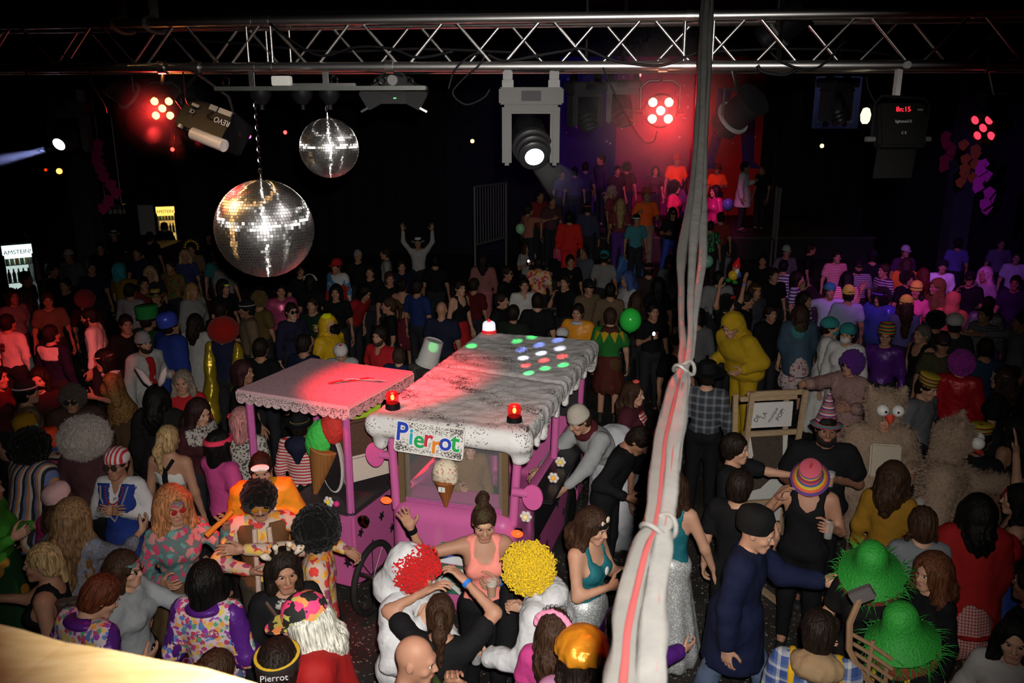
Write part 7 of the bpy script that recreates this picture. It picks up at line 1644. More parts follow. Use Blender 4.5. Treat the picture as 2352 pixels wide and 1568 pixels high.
for s_ in (-1, 1): part('fleece_trim', mat((0.55, 0.4, 0.33), 0.9, bump=0.4, scale=60), lambda b, J: b.tube([J['up']((s_ * 0.05, -0.105, 1.42)), J['up']((s_ * 0.055, -0.14, 1.28)), J['up']((s_ * 0.055, -0.135, 1.1)), J['up']((s_ * 0.06, -0.15, 0.9))], 0.02, 8))
part('moustache', mat((0.02, 0.015, 0.012), 0.8), lambda b, J: b.tube([J['head'] + J['Rh'] @ np.array(v) for v in ((-0.032, -0.088, -0.055), (-0.012, -0.107, -0.045), (0.012, -0.107, -0.045), (0.032, -0.088, -0.055))], [0.003, 0.006, 0.006, 0.003], 6))
P(722, 1222, -82, 'person in white and orange flowered shirt with black afro wig, profile left', h=1.74, top='long', tc=floral, bc=K0, skin='m', armr='reach', arml=((0.2, 0.15, -0.95), (0.1, -0.3, -0.9), 'relax'), wear=[('afro', 'black', 0.95, 1), ('bigglasses', m_plastic_black)])
P(652, 1312, 28, 'person in black sweater with giraffe ears, bow tie and face paint', h=1.68, fem=True, top='long', tc=K0, bottom='skirt', bc=pattern('cells', ((0.3, 0.15, 0.07), (0.22, 0.1, 0.05), (0.55, 0.5, 0.42)), 14), armr='down', arml='bent', skin='t', lip=(0.3, 0.06, 0.05), wear=[('bob', 'dark'), ('giraffe', pattern('spots', ((0.55, 0.48, 0.38), (0.2, 0.1, 0.05)), 45))])
part('bow_tie', leopard, lambda b, J: [b.ball(J['up']((s * 0.045, -0.105, 1.44)), (0.045, 0.018, 0.035), 10) for s in (-1, 1)]); part('bag_strap', mat((0.06, 0.03, 0.02), 0.5), lambda b, J: b.tube([J['up']((-0.13, -0.05, 1.45)), J['up']((-0.06, -0.135, 1.33)), J['up']((0.08, -0.15, 1.15)), J['up']((0.15, -0.12, 1.0))], 0.014, 6))
P(700, 1432, -78, 'person in red cape with white wig and neon patterned cap, profile left', h=1.76, top='cape', tc=mat((0.36, 0.012, 0.012), 0.7, var=0.1), bc=K0, sleeve=1.4, skin='m', hp=8, wear=[('wigmid', (0.75, 0.68, 0.58), 1.0, 1), ('cap', pattern('patches', ((0.02, 0.02, 0.02), (0.8, 0.06, 0.2), (0.02, 0.02, 0.02), (0.8, 0.3, 0.1), (0.5, 0.5, 0.1)), 28), 1.2)])
part('yellow_tag', mat((0.5, 0.42, 0.03), 0.5), lambda b, J: b.box(J['up']((0.17, 0.1, 1.22)), (0.012, 0.035, 0.17)))
P(497, 1548, 150, 'person at the bottom edge right of the rail, head bent down', h=1.7, fem=True, top='tshirt', tc=(0.2, 0.02, 0.1), bc=K0, hp=20, skin='m', wear=[('bun', 'brown')])
P(640, 1530, -172, 'person with lettered visor at the bottom edge, striped shirt, seen from behind', h=1.7, top='tshirt', tc=redstripe, bc=K0, skin='t', wear=[('short', 'dark', 1.04), ('visor', mat((0.03, 0.02, 0.02), 0.3)), ('thinband', rasta, 1.08)])
me = text_mesh('Pierrot', 0.042, 0.001); me.materials.append(mat((0.6, 0.6, 0.62), 0.6, var=0)); o = link('lettering', me, person.root); o.matrix_local = T4(person.J['Rh'], person.J['head']) @ Matrix.Translation((0, 0.138, 0.04)) @ Matrix.Rotation(PI, 4, 'Z') @ Matrix.Rotation(R(85), 4, 'X')
# --- right of the white pole
P(1740, 1222, 62, 'person in navy jacket, black beanie and jeans striding right', h=1.8, top='coat', tc=(0.009, 0.013, 0.042), bc=DENIM, legs='stride', lean=6, arml='fwd', armr=((0.15, 0.05, -1), (0.05, -0.15, -1), 'relax'), hp=8, wear=[('slouch', K0, 1.02)])
part('shiny_badge', m_chrome, lambda b, J: [b.ball(J['up'](q), 0.013, 8) for q in ((-0.17, 0.02, 1.47), (-0.15, -0.03, 1.44))])
P(1702, 1118, 140, 'person in black t-shirt turned away, left of the leaning wooden stand', h=1.76, top='tshirt', tc=K0, bc=K0, armr='bent', wear=[('short', 'dark', 1.05)])
P(1690, 1032, 58, 'person in black t-shirt facing right beside the wooden stand', h=1.7, fem=True, fat=1.1, top='tshirt', tc=K0, bc=K0, arml='reach', armr=((0.2, -0.1, -1), (-0.1, -0.6, -0.5), 'relax'), wear=[('short', 'dark', 1.08)])
cup('l', 'clear cup held out before the wooden stand', False)
P(1860, 1102, -25, 'person in black sleeveless top hiding the face under a woven striped hat', h=1.72, fat=1.08, top='tank', tc=K0, bc=K0, skin='m', armr=((0.5, -0.5, -0.6), (-0.5, -0.3, 0.95), 'relax'), arml='hold', hp=30, wear=[('short', 'dark'), ('bucket_hat', ethnic, 1.0)])
part('hat_tassel', mat((0.5, 0.05, 0.05), 0.7), lambda b, J: b.tube([J['head'] + J['Rh'] @ np.array([0, 0, 0.16]), J['head'] + J['Rh'] @ np.array([0.01, 0.01, 0.2])], 0.01, 6)); cup('l', 'cup held by the person under the woven striped hat', False)
P(1898, 985, -12, 'large person in black t-shirt with black face paint and striped cone hat', h=1.86, fat=1.3, top='tshirt', tc=K0, bc=K0, skin='d', arml='chest', armr='bent', wear=[('short', 'black'), ('beard', (0.012, 0.01, 0.01)), ('conehat', pattern('stripes', ((0.35, 0.04, 0.05), (0.04, 0.03, 0.15), (0.5, 0.35, 0.3), (0.3, 0.05, 0.1), (0.05, 0.15, 0.15)), 17), 0.92)])
cup('l', 'dark drink cup held by the person in the cone hat', True)
def owl_eyes(beak=True):
 Hm = T4(person.J['Rh'], person.J['head'], 0.85)
 for s_ in (-1, 1):
  b = MB(); b.ball((s_ * 0.075, -0.165, 0.155), 0.062, 18); e = b.build('costume_eye', mat((0.72, 0.7, 0.68), 0.35, var=0), person.root); e.matrix_local = Hm
  b = MB(); b.ball((s_ * 0.06, -0.225, 0.165), 0.013, 8); q = b.build('pupil', mat((0.01, 0.01, 0.01), 0.4, var=0), e)
 for q in person.root.children:
  if q.name[:5] == 'furry': fur(q, 5200 if 'hood' in q.name else 9000, 0.035, fur_tan)
 b = MB(); b.lathe([(0.05, 0), (0.03, 0.05), (0.003, 0.09)], 10, Hm @ Matrix.Translation((0, -0.17, 0.09)) @ Matrix.Rotation(R(130), 4, 'X')); b.build('costume_beak', mat((0.55, 0.04, 0.02), 0.6), person.root)
P(2030, 958, -8, 'person in shaggy tan owl suit with bulging white eyes and cream bib', h=1.8, fat=1.2, top='fur', tc=fur_tan, bottom='baggy', bc=fur_tan, arml='bent', armr='down', hp=6, skin='m', wear=[('owl', fur_tan, 0.86)]); owl_eyes()
part('bib', mat((0.45, 0.38, 0.3), 0.9, bump=0.4, scale=60), lambda b, J: b.box(J['up']((0, -0.185, 1.26)), (0.26, 0.05, 0.3), Matrix.Rotation(R(-6), 3, 'X')), True, 0.015)
P(2188, 1030, 62, 'person in shaggy tan owl suit turned right, seen from the side', h=1.8, fat=1.2, top='fur', tc=fur_tan, bottom='baggy', bc=fur_tan, arml='fwd', hp=12, wear=[('owl', fur_tan, 0.84)]); owl_eyes()
P(2052, 1098, 140, 'person in mustard top, seen from behind, below the owl suits', h=1.68, fem=True, top='long', tc=(0.26, 0.13, 0.012), bottom='skirt', bc=mat((0.16, 0.11, 0.08), 0.5), wear=[('wigmid', 'brown'), ('bun', 'brown', 1.03)], armr='hold'); cup('r', 'cup held by the person in the mustard top', False)
P(2118, 1205, 172, 'person in grey top, seen from behind, right of the green straw hat', h=1.66, fem=True, top='long', tc=(0.17, 0.18, 0.2), bottom='skirt', bc=K0, wear=[('braids', 'brown', 1.1)])
P(2000, 1310, -30, 'person under a green straw hat with terracotta pot collar, left one of two', h=1.7, fem=True, top='tshirt', tc=K0, bc=K0, armr='bent', hp=25, wear=[('midlong', 'brown'), ('strawhat', straw_green, 1.0), ('strawfringe', straw_green, 1.0), ('pot', clay, 1.0)])
P(2068, 1462, -62, 'person under a green straw hat with terracotta pot collar, lower right one of two', h=1.7, top='tshirt', tc=K0, bc=K0, hp=14, skin='m', wear=[('short', 'dark'), ('strawhat', straw_green, 0.95), ('strawfringe', straw_green, 0.95), ('pot', clay, 0.95)])
sdf_part('yellow_strap', (0.6, 0.35, 0.02), (-0.3, -0.3, 0.9), (0.3, 0.3, 1.5), 0.018, lambda g, J: (torso(g, J, 1, 0.02), g.cut(np.abs(np.abs(g.X) - 0.1) - 0.02), g.cut(0.9 - g.Z)))
P(2138, 1318, -72, 'person in black top looking left, right beside the two green hats', h=1.7, fem=True, top='long', tc=K0, bc=K0, wear=[('wiglong', (0.12, 0.04, 0.018), 1.1)])
P(2245, 1180, 165, 'person in red cape and checked skirt, seen from behind', h=1.74, fem=True, top='cape', tc=(0.3, 0.012, 0.012), bottom='skirt', bc=pattern('check', ((0.34, 0.04, 0.04), (0.5, 0.36, 0.33)), 45), wear=[('wiglong', 'black', 1.05)])
P(2338, 1150, -120, 'person with red satin puff sleeve and raised hand at the right edge', h=1.72, fem=True, top='tank', tc=K0, bc=mat((0.02, 0.05, 0.25), 0.4), bottom='skirt', armr='up', arml=((0.5, -0.3, -0.6), (0.2, -0.4, 0.9), 'relax'), wear=[('long', 'black')])
for n_ in 'lr': sdf_part('puff_sleeve', red_sat, (-0.6, -0.6, 1.1), (0.6, 0.5, 1.9), 0.02, lambda g, J: (g.u(g.ell((J['sh' + n_] + J['el' + n_]) / 2, (0.11, 0.11, 0.12)), 0), g.wob(0.008, 35, 1)))
P(1880, 1452, 160, 'person in blue plaid shirt with yellow braces and sackcloth hood, seen from behind', h=1.74, top='long', tc=pattern('plaid', ((0.03, 0.06, 0.2), (0.03, 0.06, 0.2), (0.45, 0.45, 0.45), (0.08, 0.13, 0.3)), 14), bc=DENIM, wear=[('short', 'dark', 1.02)])
sdf_part('sackcloth_hood', (0.3, 0.2, 0.11), (-0.25, -0.1, 1.25), (0.25, 0.3, 1.6), 0.016, lambda g, J: (g.u(g.ell(J['up']((0, 0.085, 1.46)), (0.14, 0.1, 0.085)), 0), g.wob(0.008, 34, 1)))
sdf_part('yellow_brace', (0.65, 0.36, 0.015), (-0.3, -0.3, 0.9), (0.3, 0.3, 1.55), 0.018, lambda g, J: (torso(g, J, 1, 0.023), g.cut(np.abs(np.abs(g.X) - 0.12) - 0.022), g.cut(0.9 - g.Z)))
P(2330, 1470, -30, 'person in white sleeves laced with black cord at the lower right corner', h=1.6, fem=True, top='long', tc=(0.4, 0.38, 0.37), bottom='skirt', bc=K0, arml='chest', armr='bent', wear=[('long', 'black')])
part('black_lacing', mat(K0, 0.5), lambda b, J: [b.tube([J['el' + n_] + (J['wr' + n_] - J['el' + n_]) * t + np.array([0.055 * math.cos(a), 0.055 * math.sin(a), 0]) for a in np.linspace(0, 5.5, 10)], 0.006, 5) for n_ in 'lr' for t in (0.2, 0.5, 0.8)])
P(2372, 1345, -150, 'person in black t-shirt cut by the right edge, arm hanging', h=1.76, top='tshirt', tc=K0, bc=K0, skin='d', wear=[('short', 'dark')])
P(1468, 1012, 62, 'person in dark clothes bent forward with red lit face, left of the white pole', h=1.76, top='long', tc=K0, bc=K0, lean=22, hp=22, skin='t', arml='drink', armr='bent', wear=[('short', 'dark')])
P(1456, 905, 62, 'person in red striped top and maroon coat with coral flower on the head', h=1.66, fem=True, top='coat', tc=(0.06, 0.012, 0.02), bc=K0, wear=[('long', 'brown'), ('flower', (0.75, 0.1, 0.08))], armr='bent'); sdf_part('striped_top', redstripe, (-0.25, -0.3, 0.9), (0.25, 0.1, 1.5), 0.022, lambda g, J: (torso(g, J, 1, 0.035, True), g.cut(np.abs(g.X) - 0.085), g.cut(0.92 - g.Z), g.cut(g.Z - 1.42), g.cut(g.Y + 0.02)))
P(1330, 965, -62, 'person in grey sweater and white tulle skirt bending into the truck, knitted cap', h=1.8, fat=1.3, top='long', tc=(0.34, 0.35, 0.36), bottom='longskirt', bc=(0.3, 0.31, 0.34), lean=42, hp=-15, arml='reach', armr='reach', wear=[('short', 'brown'), ('beanie', mat((0.5, 0.45, 0.38), 0.9, bump=0.4, scale=70))])
sdf_part('tulle_veil', mat((0.55, 0.55, 0.6), 0.8, var=0.25, alpha=0.92, bump=0.6, scale=9), (-0.42, -0.35, 0.15), (0.42, 0.48, 1.4), 0.026, lambda g, J: (g.u(g.cone(J['pel'] + np.array([0, 0.0, 0.16]), (0, 0.08, 0.45), 0.22, 0.32), 0), g.cut(0.22 - g.Z), g.wob(0.012, 22, 2)))
part('maroon_scarf', mat((0.08, 0.01, 0.015), 0.9), lambda b, J: b.tube([J['neck'] + J['Rt'] @ np.array([0.1 * math.cos(t), 0.09 * math.sin(t), 0.01]) for t in np.linspace(0, 2 * PI, 16)[:-1]], 0.035, 8, 0, True))
P(1505, 985, 20, 'short person in black with painted face between the leaning person and the pole', h=1.55, top='tshirt', tc=K0, bc=K0, skin='t', wear=[('short', 'black')])
P(1625, 862, 160, 'person in grey plaid shirt behind the white pole, dark hat', h=1.78, top='long', tc=pattern('plaid', ((0.03, 0.035, 0.045), (0.03, 0.035, 0.045), (0.16, 0.17, 0.19)), 12), bc=K0, wear=[('short', 'dark'), ('wide_hat', K0)])
P(1078, 1032, 20, 'person in brown furry suit sitting inside the truck cab', h=1.5, top='fur', tc=mat((0.2, 0.1, 0.035), 0.95, var=0.3, scale=80), bottom='baggy', bc=BRN, armr='bent', wear=[('hood', (0.2, 0.1, 0.035))], floor=0.45, d=7.05)
# ================================================================== the crowd, middle distance
GREY = (0.14, 0.14, 0.15); RED = (0.4, 0.015, 0.02); BLUE = (0.03, 0.06, 0.3); LGREY = (0.35, 0.34, 0.34); TAN = (0.22, 0.15, 0.09); PURP = (0.1, 0.03, 0.22); TEALC = (0.03, 0.22, 0.22); NEON = (0.5, 0.62, 0.06); PINK = (0.55, 0.12, 0.2); WHITE2 = (0.6, 0.58, 0.57)
def W(px, py, yaw, label, hair=('short', 'dark'), tc=K0, w=(), lod=1, **k):
 return P(px, py, yaw, label, lod=lod, tc=tc, wear=([hair] if hair else []) + list(w), **k)
handprint = W(18, 742, 172, 'red lit person in white shirt with a dark hand print on the back', tc=WH, top='long')
part('hand_print', mat((0.1, 0.01, 0.012), 0.8), lambda b, J: [b.ball(J['up']((0.03 + x, 0.127, 1.25 + z)), (rx, 0.012, rz), 8) for x, z, rx, rz in ((0, 0, 0.035, 0.03), (-0.03, 0.06, 0.009, 0.035), (-0.01, 0.07, 0.009, 0.04), (0.012, 0.065, 0.009, 0.036), (0.035, 0.045, 0.009, 0.03), (0.05, 0.0, 0.028, 0.01))])
W(118, 768, 165, 'red lit person in navy rugby shirt with white shoulders, seen from behind', tc=(0.012, 0.012, 0.04), top='long')
sdf_part('white_yoke', WH, (-0.35, -0.25, 1.2), (0.35, 0.25, 1.55), 0.022, lambda g, J: (torso(g, J, 1, 0.02), g.cut(1.27 - g.Z), g.cut(g.Z - 1.46)))
W(205, 728, -78, 'red lit person in white shirt, profile left, behind the rugby shirt', tc=WH, top='long', w=[('beard', 'K')[:1] + ((0.02, 0.012, 0.01),)], hp=8)
W(330, 788, 58, 'person in grey beanie and white painter overalls over red shirt', tc=mat((0.42, 0.41, 0.4), 0.7, var=0.15), top='jacket', vneck=True, w=[('beanie', (0.28, 0.26, 0.27)), ('beard', (0.03, 0.02, 0.015))], bc=LGREY, arml='bent')
sdf_part('red_shirt', (0.35, 0.015, 0.015), (-0.12, -0.25, 1.0), (0.12, 0.0, 1.46), 0.018, lambda g, J: (torso(g, J, 1, 0.03), g.cut(np.abs(g.X) - 0.06), g.cut(g.Y), g.cut(g.Z - 1.43)))
W(240, 828, -72, 'person in brown patterned dress with white collar and hairband, profile left', ('bob', 'black', 0.98), pattern('swirl', ((0.05, 0.02, 0.012), (0.25, 0.12, 0.03), (0.4, 0.25, 0.1)), 30), fem=True, top='dress', bottom='skirt', bc=BRN, skin='m', lean=10, arml='hold', w=[('thinband', (0.5, 0.45, 0.4))], sleeve=1.0)
sdf_part('white_collar', (0.5, 0.47, 0.44), (-0.2, -0.25, 1.3), (0.2, 0.2, 1.62), 0.014, lambda g, J: (g.u(g.ell(J['neck'] + J['Rt'] @ np.array([0, 0.0, -0.01]), (0.12, 0.11, 0.05), J['Rt']), 0), g.sub(g.ell(J['neck'] + np.array([0, -0.02, 0.05]), (0.08, 0.085, 0.09)), 0.01)))
W(362, 918, 178, 'person in black furry coat with white bunny ears, seen from behind', ('midlong', 'black', 1.15), mat((0.012, 0.011, 0.011), 0.95, var=0.4, scale=90, bump=0.6), fem=True, top='fur', w=[('bunny', (0.6, 0.45, 0.45), 1.15)])
W(420, 878, 8, 'person in bright red top facing the viewer, beside the bunny ears', ('long', (0.22, 0.17, 0.13)), RED, fem=True, top='long', skin='m')
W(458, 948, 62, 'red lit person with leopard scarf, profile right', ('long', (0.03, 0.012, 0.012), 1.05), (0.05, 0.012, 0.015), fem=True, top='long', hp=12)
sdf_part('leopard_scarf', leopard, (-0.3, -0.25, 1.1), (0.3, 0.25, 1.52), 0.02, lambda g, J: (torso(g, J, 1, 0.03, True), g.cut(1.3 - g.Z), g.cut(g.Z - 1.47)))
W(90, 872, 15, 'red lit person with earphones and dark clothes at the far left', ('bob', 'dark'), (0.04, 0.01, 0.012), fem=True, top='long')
W(62, 902, 130, 'person in black and white captain cap at the far left', ('short', 'black'), TAN, w=[('cap', (0.02, 0.02, 0.02)), ('thinband', (0.6, 0.58, 0.55), 1.03)], top='long')
W(68, 985, 160, 'person in mustard yellow knitted hat above the orange bucket hat', ('midlong', 'grey'), (0.2, 0.19, 0.14), fem=True, top='long', w=[('slouch', (0.35, 0.18, 0.01), 1.08)])
W(168, 918, 12, 'person with dark goggles and fur collar above the fluffy grey wig', ('messy', (0.08, 0.06, 0.05)), (0.06, 0.03, 0.025), skin='t', top='fur', w=[('bigglasses', mat((0.02, 0.02, 0.02), 0.15, var=0))])
W(-8, 868, 100, 'person in dark red cut by the left edge below the hand print shirt', ('bob', 'black'), (0.1, 0.02, 0.02), fem=True)
W(515, 762, 176, 'person with huge red afro wig and gold cape, seen from behind', ('roundafro', (0.3, 0.012, 0.008), 1.12, 1), (0.012, 0.014, 0.04), top='long')
sdf_part('gold_cape', gold_cape, (-0.45, -0.2, 0.3), (0.45, 0.45, 1.5), 0.028, lambda g, J: (g.u(g.cone(J['up']((-0.19, 0.04, 1.42)), (-0.2, 0.2, 0.45), 0.06, 0.13), 0), g.u(g.cone(J['up']((0.19, 0.04, 1.42)), (0.2, 0.2, 0.45), 0.06, 0.13), 0.02), g.wob(0.012, 18, 2)))
W(450, 742, 170, 'person in pale grey translucent coat left of the red afro wig', ('midlong', 'dark'), mat((0.34, 0.33, 0.32), 0.6, var=0.15, bump=0.3), fem=True, top='robe')
W(670, 715, 38, 'person in dark blue sweater with dark glasses behind the cart awning', ('bun', 'dark'), (0.015, 0.015, 0.035), fem=True, top='long', arml='bent', w=[('bigglasses', m_plastic_black)])
W(757, 748, 58, 'person in yellow hooded raincoat and black gas mask', None, yellow_coat, top='jacket', bc=yellow_coat, wr=0.007, w=[('hood', yellow_coat, 1.12), ('gasmask', m_plastic_black)])
W(783, 812, 10, 'short person in white round cap with red button, behind the cart', ('short', 'brown'), LGREY, h=1.5, hp=28, w=[('turban', mat((0.6, 0.56, 0.56), 0.7), 1.08)], top='jacket'); Hm = T4(person.J['Rh'], person.J['head'])
part('cap_button', mat((0.6, 0.02, 0.03), 0.5), lambda b, J: b.ball(J['head'] + J['Rh'] @ np.array([0, 0.015, 0.158]), (0.024, 0.024, 0.016), 10))
W(872, 772, -28, 'person in red football shirt behind the cart', ('short', 'dark', 1.06), RED, skin='m', top='tshirt', vneck=True, armr='bent', w=[('beard', (0.04, 0.025, 0.018), 0.98)]); part('chest_emblem', mat((0.6, 0.57, 0.55), 0.6), lambda b, J: b.ball(J['up']((0, -0.122, 1.16)), (0.1, 0.012, 0.03), 12))
W(917, 818, 170, 'child in dark jacket between cart and truck, seen from behind', ('short', (0.05, 0.03, 0.02)), NAVY, h=1.45, top='jacket')
W(988, 812, 25, 'person wearing an upturned white bucket on the head', None, pattern('patches', ((0.02, 0.025, 0.02), (0.04, 0.04, 0.03), (0.012, 0.012, 0.012)), 14), top='jacket', hr=16, hp=8, w=[('bucket', mat((0.62, 0.6, 0.58), 0.45, var=0.06), 1.05)])
W(1015, 712, 170, 'broad person in navy t-shirt behind the truck roof, seen from behind', None, (0.012, 0.015, 0.035), skin='m', fat=1.15, top='tshirt')
W(1056, 662, 45, 'person in black strappy top with red skirt, bare shoulders', ('pony', 'dark'), K0, fem=True, top='tank', bottom='skirt', bc=RED)
W(1152, 690, 68, 'person in black jacket with grey front, profile right above the truck roof', ('short', 'dark'), K0, skin='m', top='jacket', fat=1.05)
W(1204, 655, 6, 'person in white lace-up shirt facing the viewer above the truck roof', ('short', 'dark'), (0.5, 0.48, 0.46), skin='m', top='long', vneck=True)
W(1235, 692, 172, 'person in black t-shirt above the truck roof, seen from behind', ('short', 'dark', 1.03), K0, fat=1.15, top='tshirt', arml='bent')
W(1327, 718, -22, 'person in orange coat with a white scarf, facing left behind the truck', ('short', 'dark'), orange_coat, skin='m', top='jacket'); part('white_scarf', mat((0.5, 0.5, 0.55), 0.7), lambda b, J: b.tube([J['neck'] + np.array([0.085 * math.cos(t), -0.02 + 0.09 * math.sin(t), 0.0]) for t in np.linspace(0, 2 * PI, 16)[:-1]], 0.026, 7, 0, True))
W(1292, 772, 160, 'short person in white cap with red button right behind the truck roof', ('short', 'dark'), GREY, h=1.5, hp=10, w=[('turban', mat((0.55, 0.54, 0.54), 0.7), 1.06)]); part('cap_button', mat((0.6, 0.02, 0.03), 0.5), lambda b, J: b.ball(J['head'] + J['Rh'] @ np.array([0.02, 0.06, 0.14]), 0.02, 10))
W(1402, 728, 172, 'person in green elf tunic with yellow zigzag collar, seen from behind', ('short', (0.04, 0.02, 0.015), 1.04), (0.02, 0.16, 0.03), top='tshirt', bottom='skirt', bc=(0.09, 0.02, 0.015), fat=1.05)
def zig(b, J):
 for k in range(10):
  a = R(k * 36); c = np.array([math.cos(a), math.sin(a), 0]); t = np.array([-math.sin(a), math.cos(a), 0]); z = J['neck'] - np.array([0, 0, 0.05])
  b.add([z + c * .17 * [1.25, .75, 1][0] * np.array([1, .75, 1]) - t * .06, z + c * .17 * np.array([1.25, .9, 1]) + t * .06, z + c * .24 * np.array([1.1, .8, 1]) - np.array([0, 0, .14]), z + c * .2 * np.array([1.1, .8, 1]) + np.array([0, 0, 0.02])], [(0, 1, 2), (1, 3, 2), (3, 0, 2), (0, 3, 1)])
part('zigzag_collar', mat((0.5, 0.32, 0.01), 0.7), zig, False)
sdf_part('brown_cowl', (0.07, 0.02, 0.015), (-0.25, -0.2, 1.3), (0.25, 0.25, 1.6), 0.018, lambda g, J: (g.u(g.ell(J['neck'] - np.array([0, -0.01, 0.04]), (0.17, 0.12, 0.07)), 0), g.wob(0.004, 30, 1)))
# right of the white pole
W(1680, 752, -62, 'person in plain yellow hooded onesie bending left', None, mat((0.48, 0.3, 0.012), 0.9, var=0.15), top='coverall', bottom='baggy', bc=(0.48, 0.3, 0.012), lean=24, fat=1.55, h=1.85, w=[('hood', mat((0.48, 0.3, 0.012), 0.9, var=0.15), 1.3)], arml='bent', armr='bent')
W(1838, 722, 172, 'person in blue green cape and cherry print skirt, seen from behind', ('wiglong', 'brown'), mat((0.04, 0.08, 0.12), 0.7, var=0.2), fem=True, top='cape', bottom='skirt', bc=pattern('spots', ((0.5, 0.42, 0.42), (0.35, 0.02, 0.03)), 22))
W(1908, 752, 66, 'person in white coat with teal surgical cap and mask, left of a similar pair', ('short', 'dark'), WHITE2, fem=True, top='coat', bottom='longskirt', bc=WHITE2, w=[('turban', TEALC, 1.05), ('facemask', TEALC)])
W(1946, 768, -40, 'person in white coat with teal surgical cap, right of a similar pair', ('short', 'dark'), WHITE2, fem=True, top='coat', bottom='longskirt', bc=WHITE2, w=[('turban', TEALC, 1.05), ('facemask', WHITE2)])
W(1955, 838, -60, 'person in pink patterned kimono with shiny purple wig and glasses', ('messy', (0.09, 0.02, 0.2), 1.1, 1), pattern('swirl', ((0.25, 0.13, 0.12), (0.32, 0.2, 0.18), (0.2, 0.08, 0.09)), 14), fem=True, top='robe', sleeve=1.7, skin='m', armr='reach', arml='bent', w=[('roundglasses', m_chrome)])
W(2035, 772, -30, 'person in striped rasta beret and purple satin shirt', ('short', 'brown'), satin_purple, skin='m', top='long', w=[('slouch', pattern('stripes', ((0.45, 0.03, 0.02), (0.5, 0.3, 0.02), (0.05, 0.25, 0.05), (0.02, 0.02, 0.12)), 26), 1.12)])
W(2118, 768, -75, 'person in black vest and neon yellow scarf, profile left', ('short', (0.12, 0.1, 0.08)), K0, top='tank', skin='m'); part('neon_scarf', mat((0.4, 0.5, 0.06), 0.6), lambda b, J: b.tube([J['up']((-0.05, 0.08, 1.47)), J['up']((-0.04, 0.13, 1.3)), J['up']((-0.02, 0.14, 1.05)), J['up']((-0.01, 0.13, 0.85))], [0.04, 0.05, 0.055, 0.045], 8))
W(2208, 838, 150, 'person in clown mask with magenta wig and red satin costume', ('messy', (0.3, 0.03, 0.3), 1.15, 1), red_sat, top='jacket', w=[('visor', (0.5, 0.48, 0.48), 1.2)])
W(2130, 890, 30, 'person in black, yellow and red rasta drum hat with grey shirt', ('short', 'dark'), (0.12, 0.12, 0.13), top='tshirt', hp=12, w=[('topdrum', rasta, .88)])
W(2252, 1008, 120, 'person in rasta drum hat right of the turned owl suit', ('short', 'dark'), K0, top='tshirt', w=[('topdrum', rasta, .85)], skin='d')
W(2335, 985, -160, 'person in black halter top at the right edge, seen from behind', ('long', 'black'), K0, fem=True, top='tank', skin='t')
W(2302, 870, -140, 'person in dark top with pale mask pushed back at the right edge', ('midlong', 'brown'), (0.012, 0.012, 0.014), fem=True, w=[('visor', (0.35, 0.33, 0.33))])
W(1650, 640, 176, 'large person in grey sweater right of the pole, seen from behind', ('short', 'black', 1.08), (0.2, 0.2, 0.21), fat=1.25, top='long')
gn = W(1672, 700, 40, 'person in black wig with red bow holding up a garden gnome figure', ('smallafro', 'black', 1.05, 1), K0, fem=True, top='tshirt', skin='m', armr='up', arml='up'); part('red_bow', mat((0.5, 0.02, 0.02), 0.5), lambda b, J: [b.ball(J['head'] + np.array([s * 0.03, -0.09, 0.13]), (0.03, 0.016, 0.022), 8) for s in (-1, 1)])
wristband('l', (0.1, 0.2, 0.6))
gp = (place_hand('l').to_translation() + place_hand('r').to_translation()) / 2 + Vector((0, 0, 0.1)); rt = empty('garden_gnome', gp, R(-12), 'shiny plastic gnome figure with red pointed hat held overhead', 'toy'); rt.rotation_euler = (0, R(14), R(-12))
for nm, c, f in (('red_hat', (0.65, 0.02, 0.02), lambda b: b.lathe([(0.06, 0.12), (0.062, 0.13), (0.05, 0.18), (0.02, 0.24), (0.004, 0.27)], 16)), ('face', (0.35, 0.16, 0.1), lambda b: b.ball((0, 0, 0.1), (0.05, 0.05, 0.05), 12)), ('beard', (0.65, 0.63, 0.62), lambda b: b.ball((0.03, -0.03, 0.075), (0.035, 0.03, 0.045), 10)), ('belly', (0.65, 0.4, 0.02), lambda b: b.ball((0, 0, 0.0), (0.075, 0.07, 0.075), 14)), ('arm', (0.03, 0.1, 0.5), lambda b: b.tube([(0.07, -0.01, 0.06), (0.085, -0.03, 0.01), (0.06, -0.06, 0.0)], [0.025, 0.024, 0.02], 8)), ('boot', (0.03, 0.3, 0.04), lambda b: b.ball((-0.05, -0.03, -0.085), (0.045, 0.06, 0.03), 10)), ('boot', (0.03, 0.3, 0.04), lambda b: b.ball((0.05, -0.03, -0.085), (0.045, 0.06, 0.03), 10))):
 b = MB(); f(b); b.build(nm, mat(c, 0.2, var=0, coat=0.5), rt)
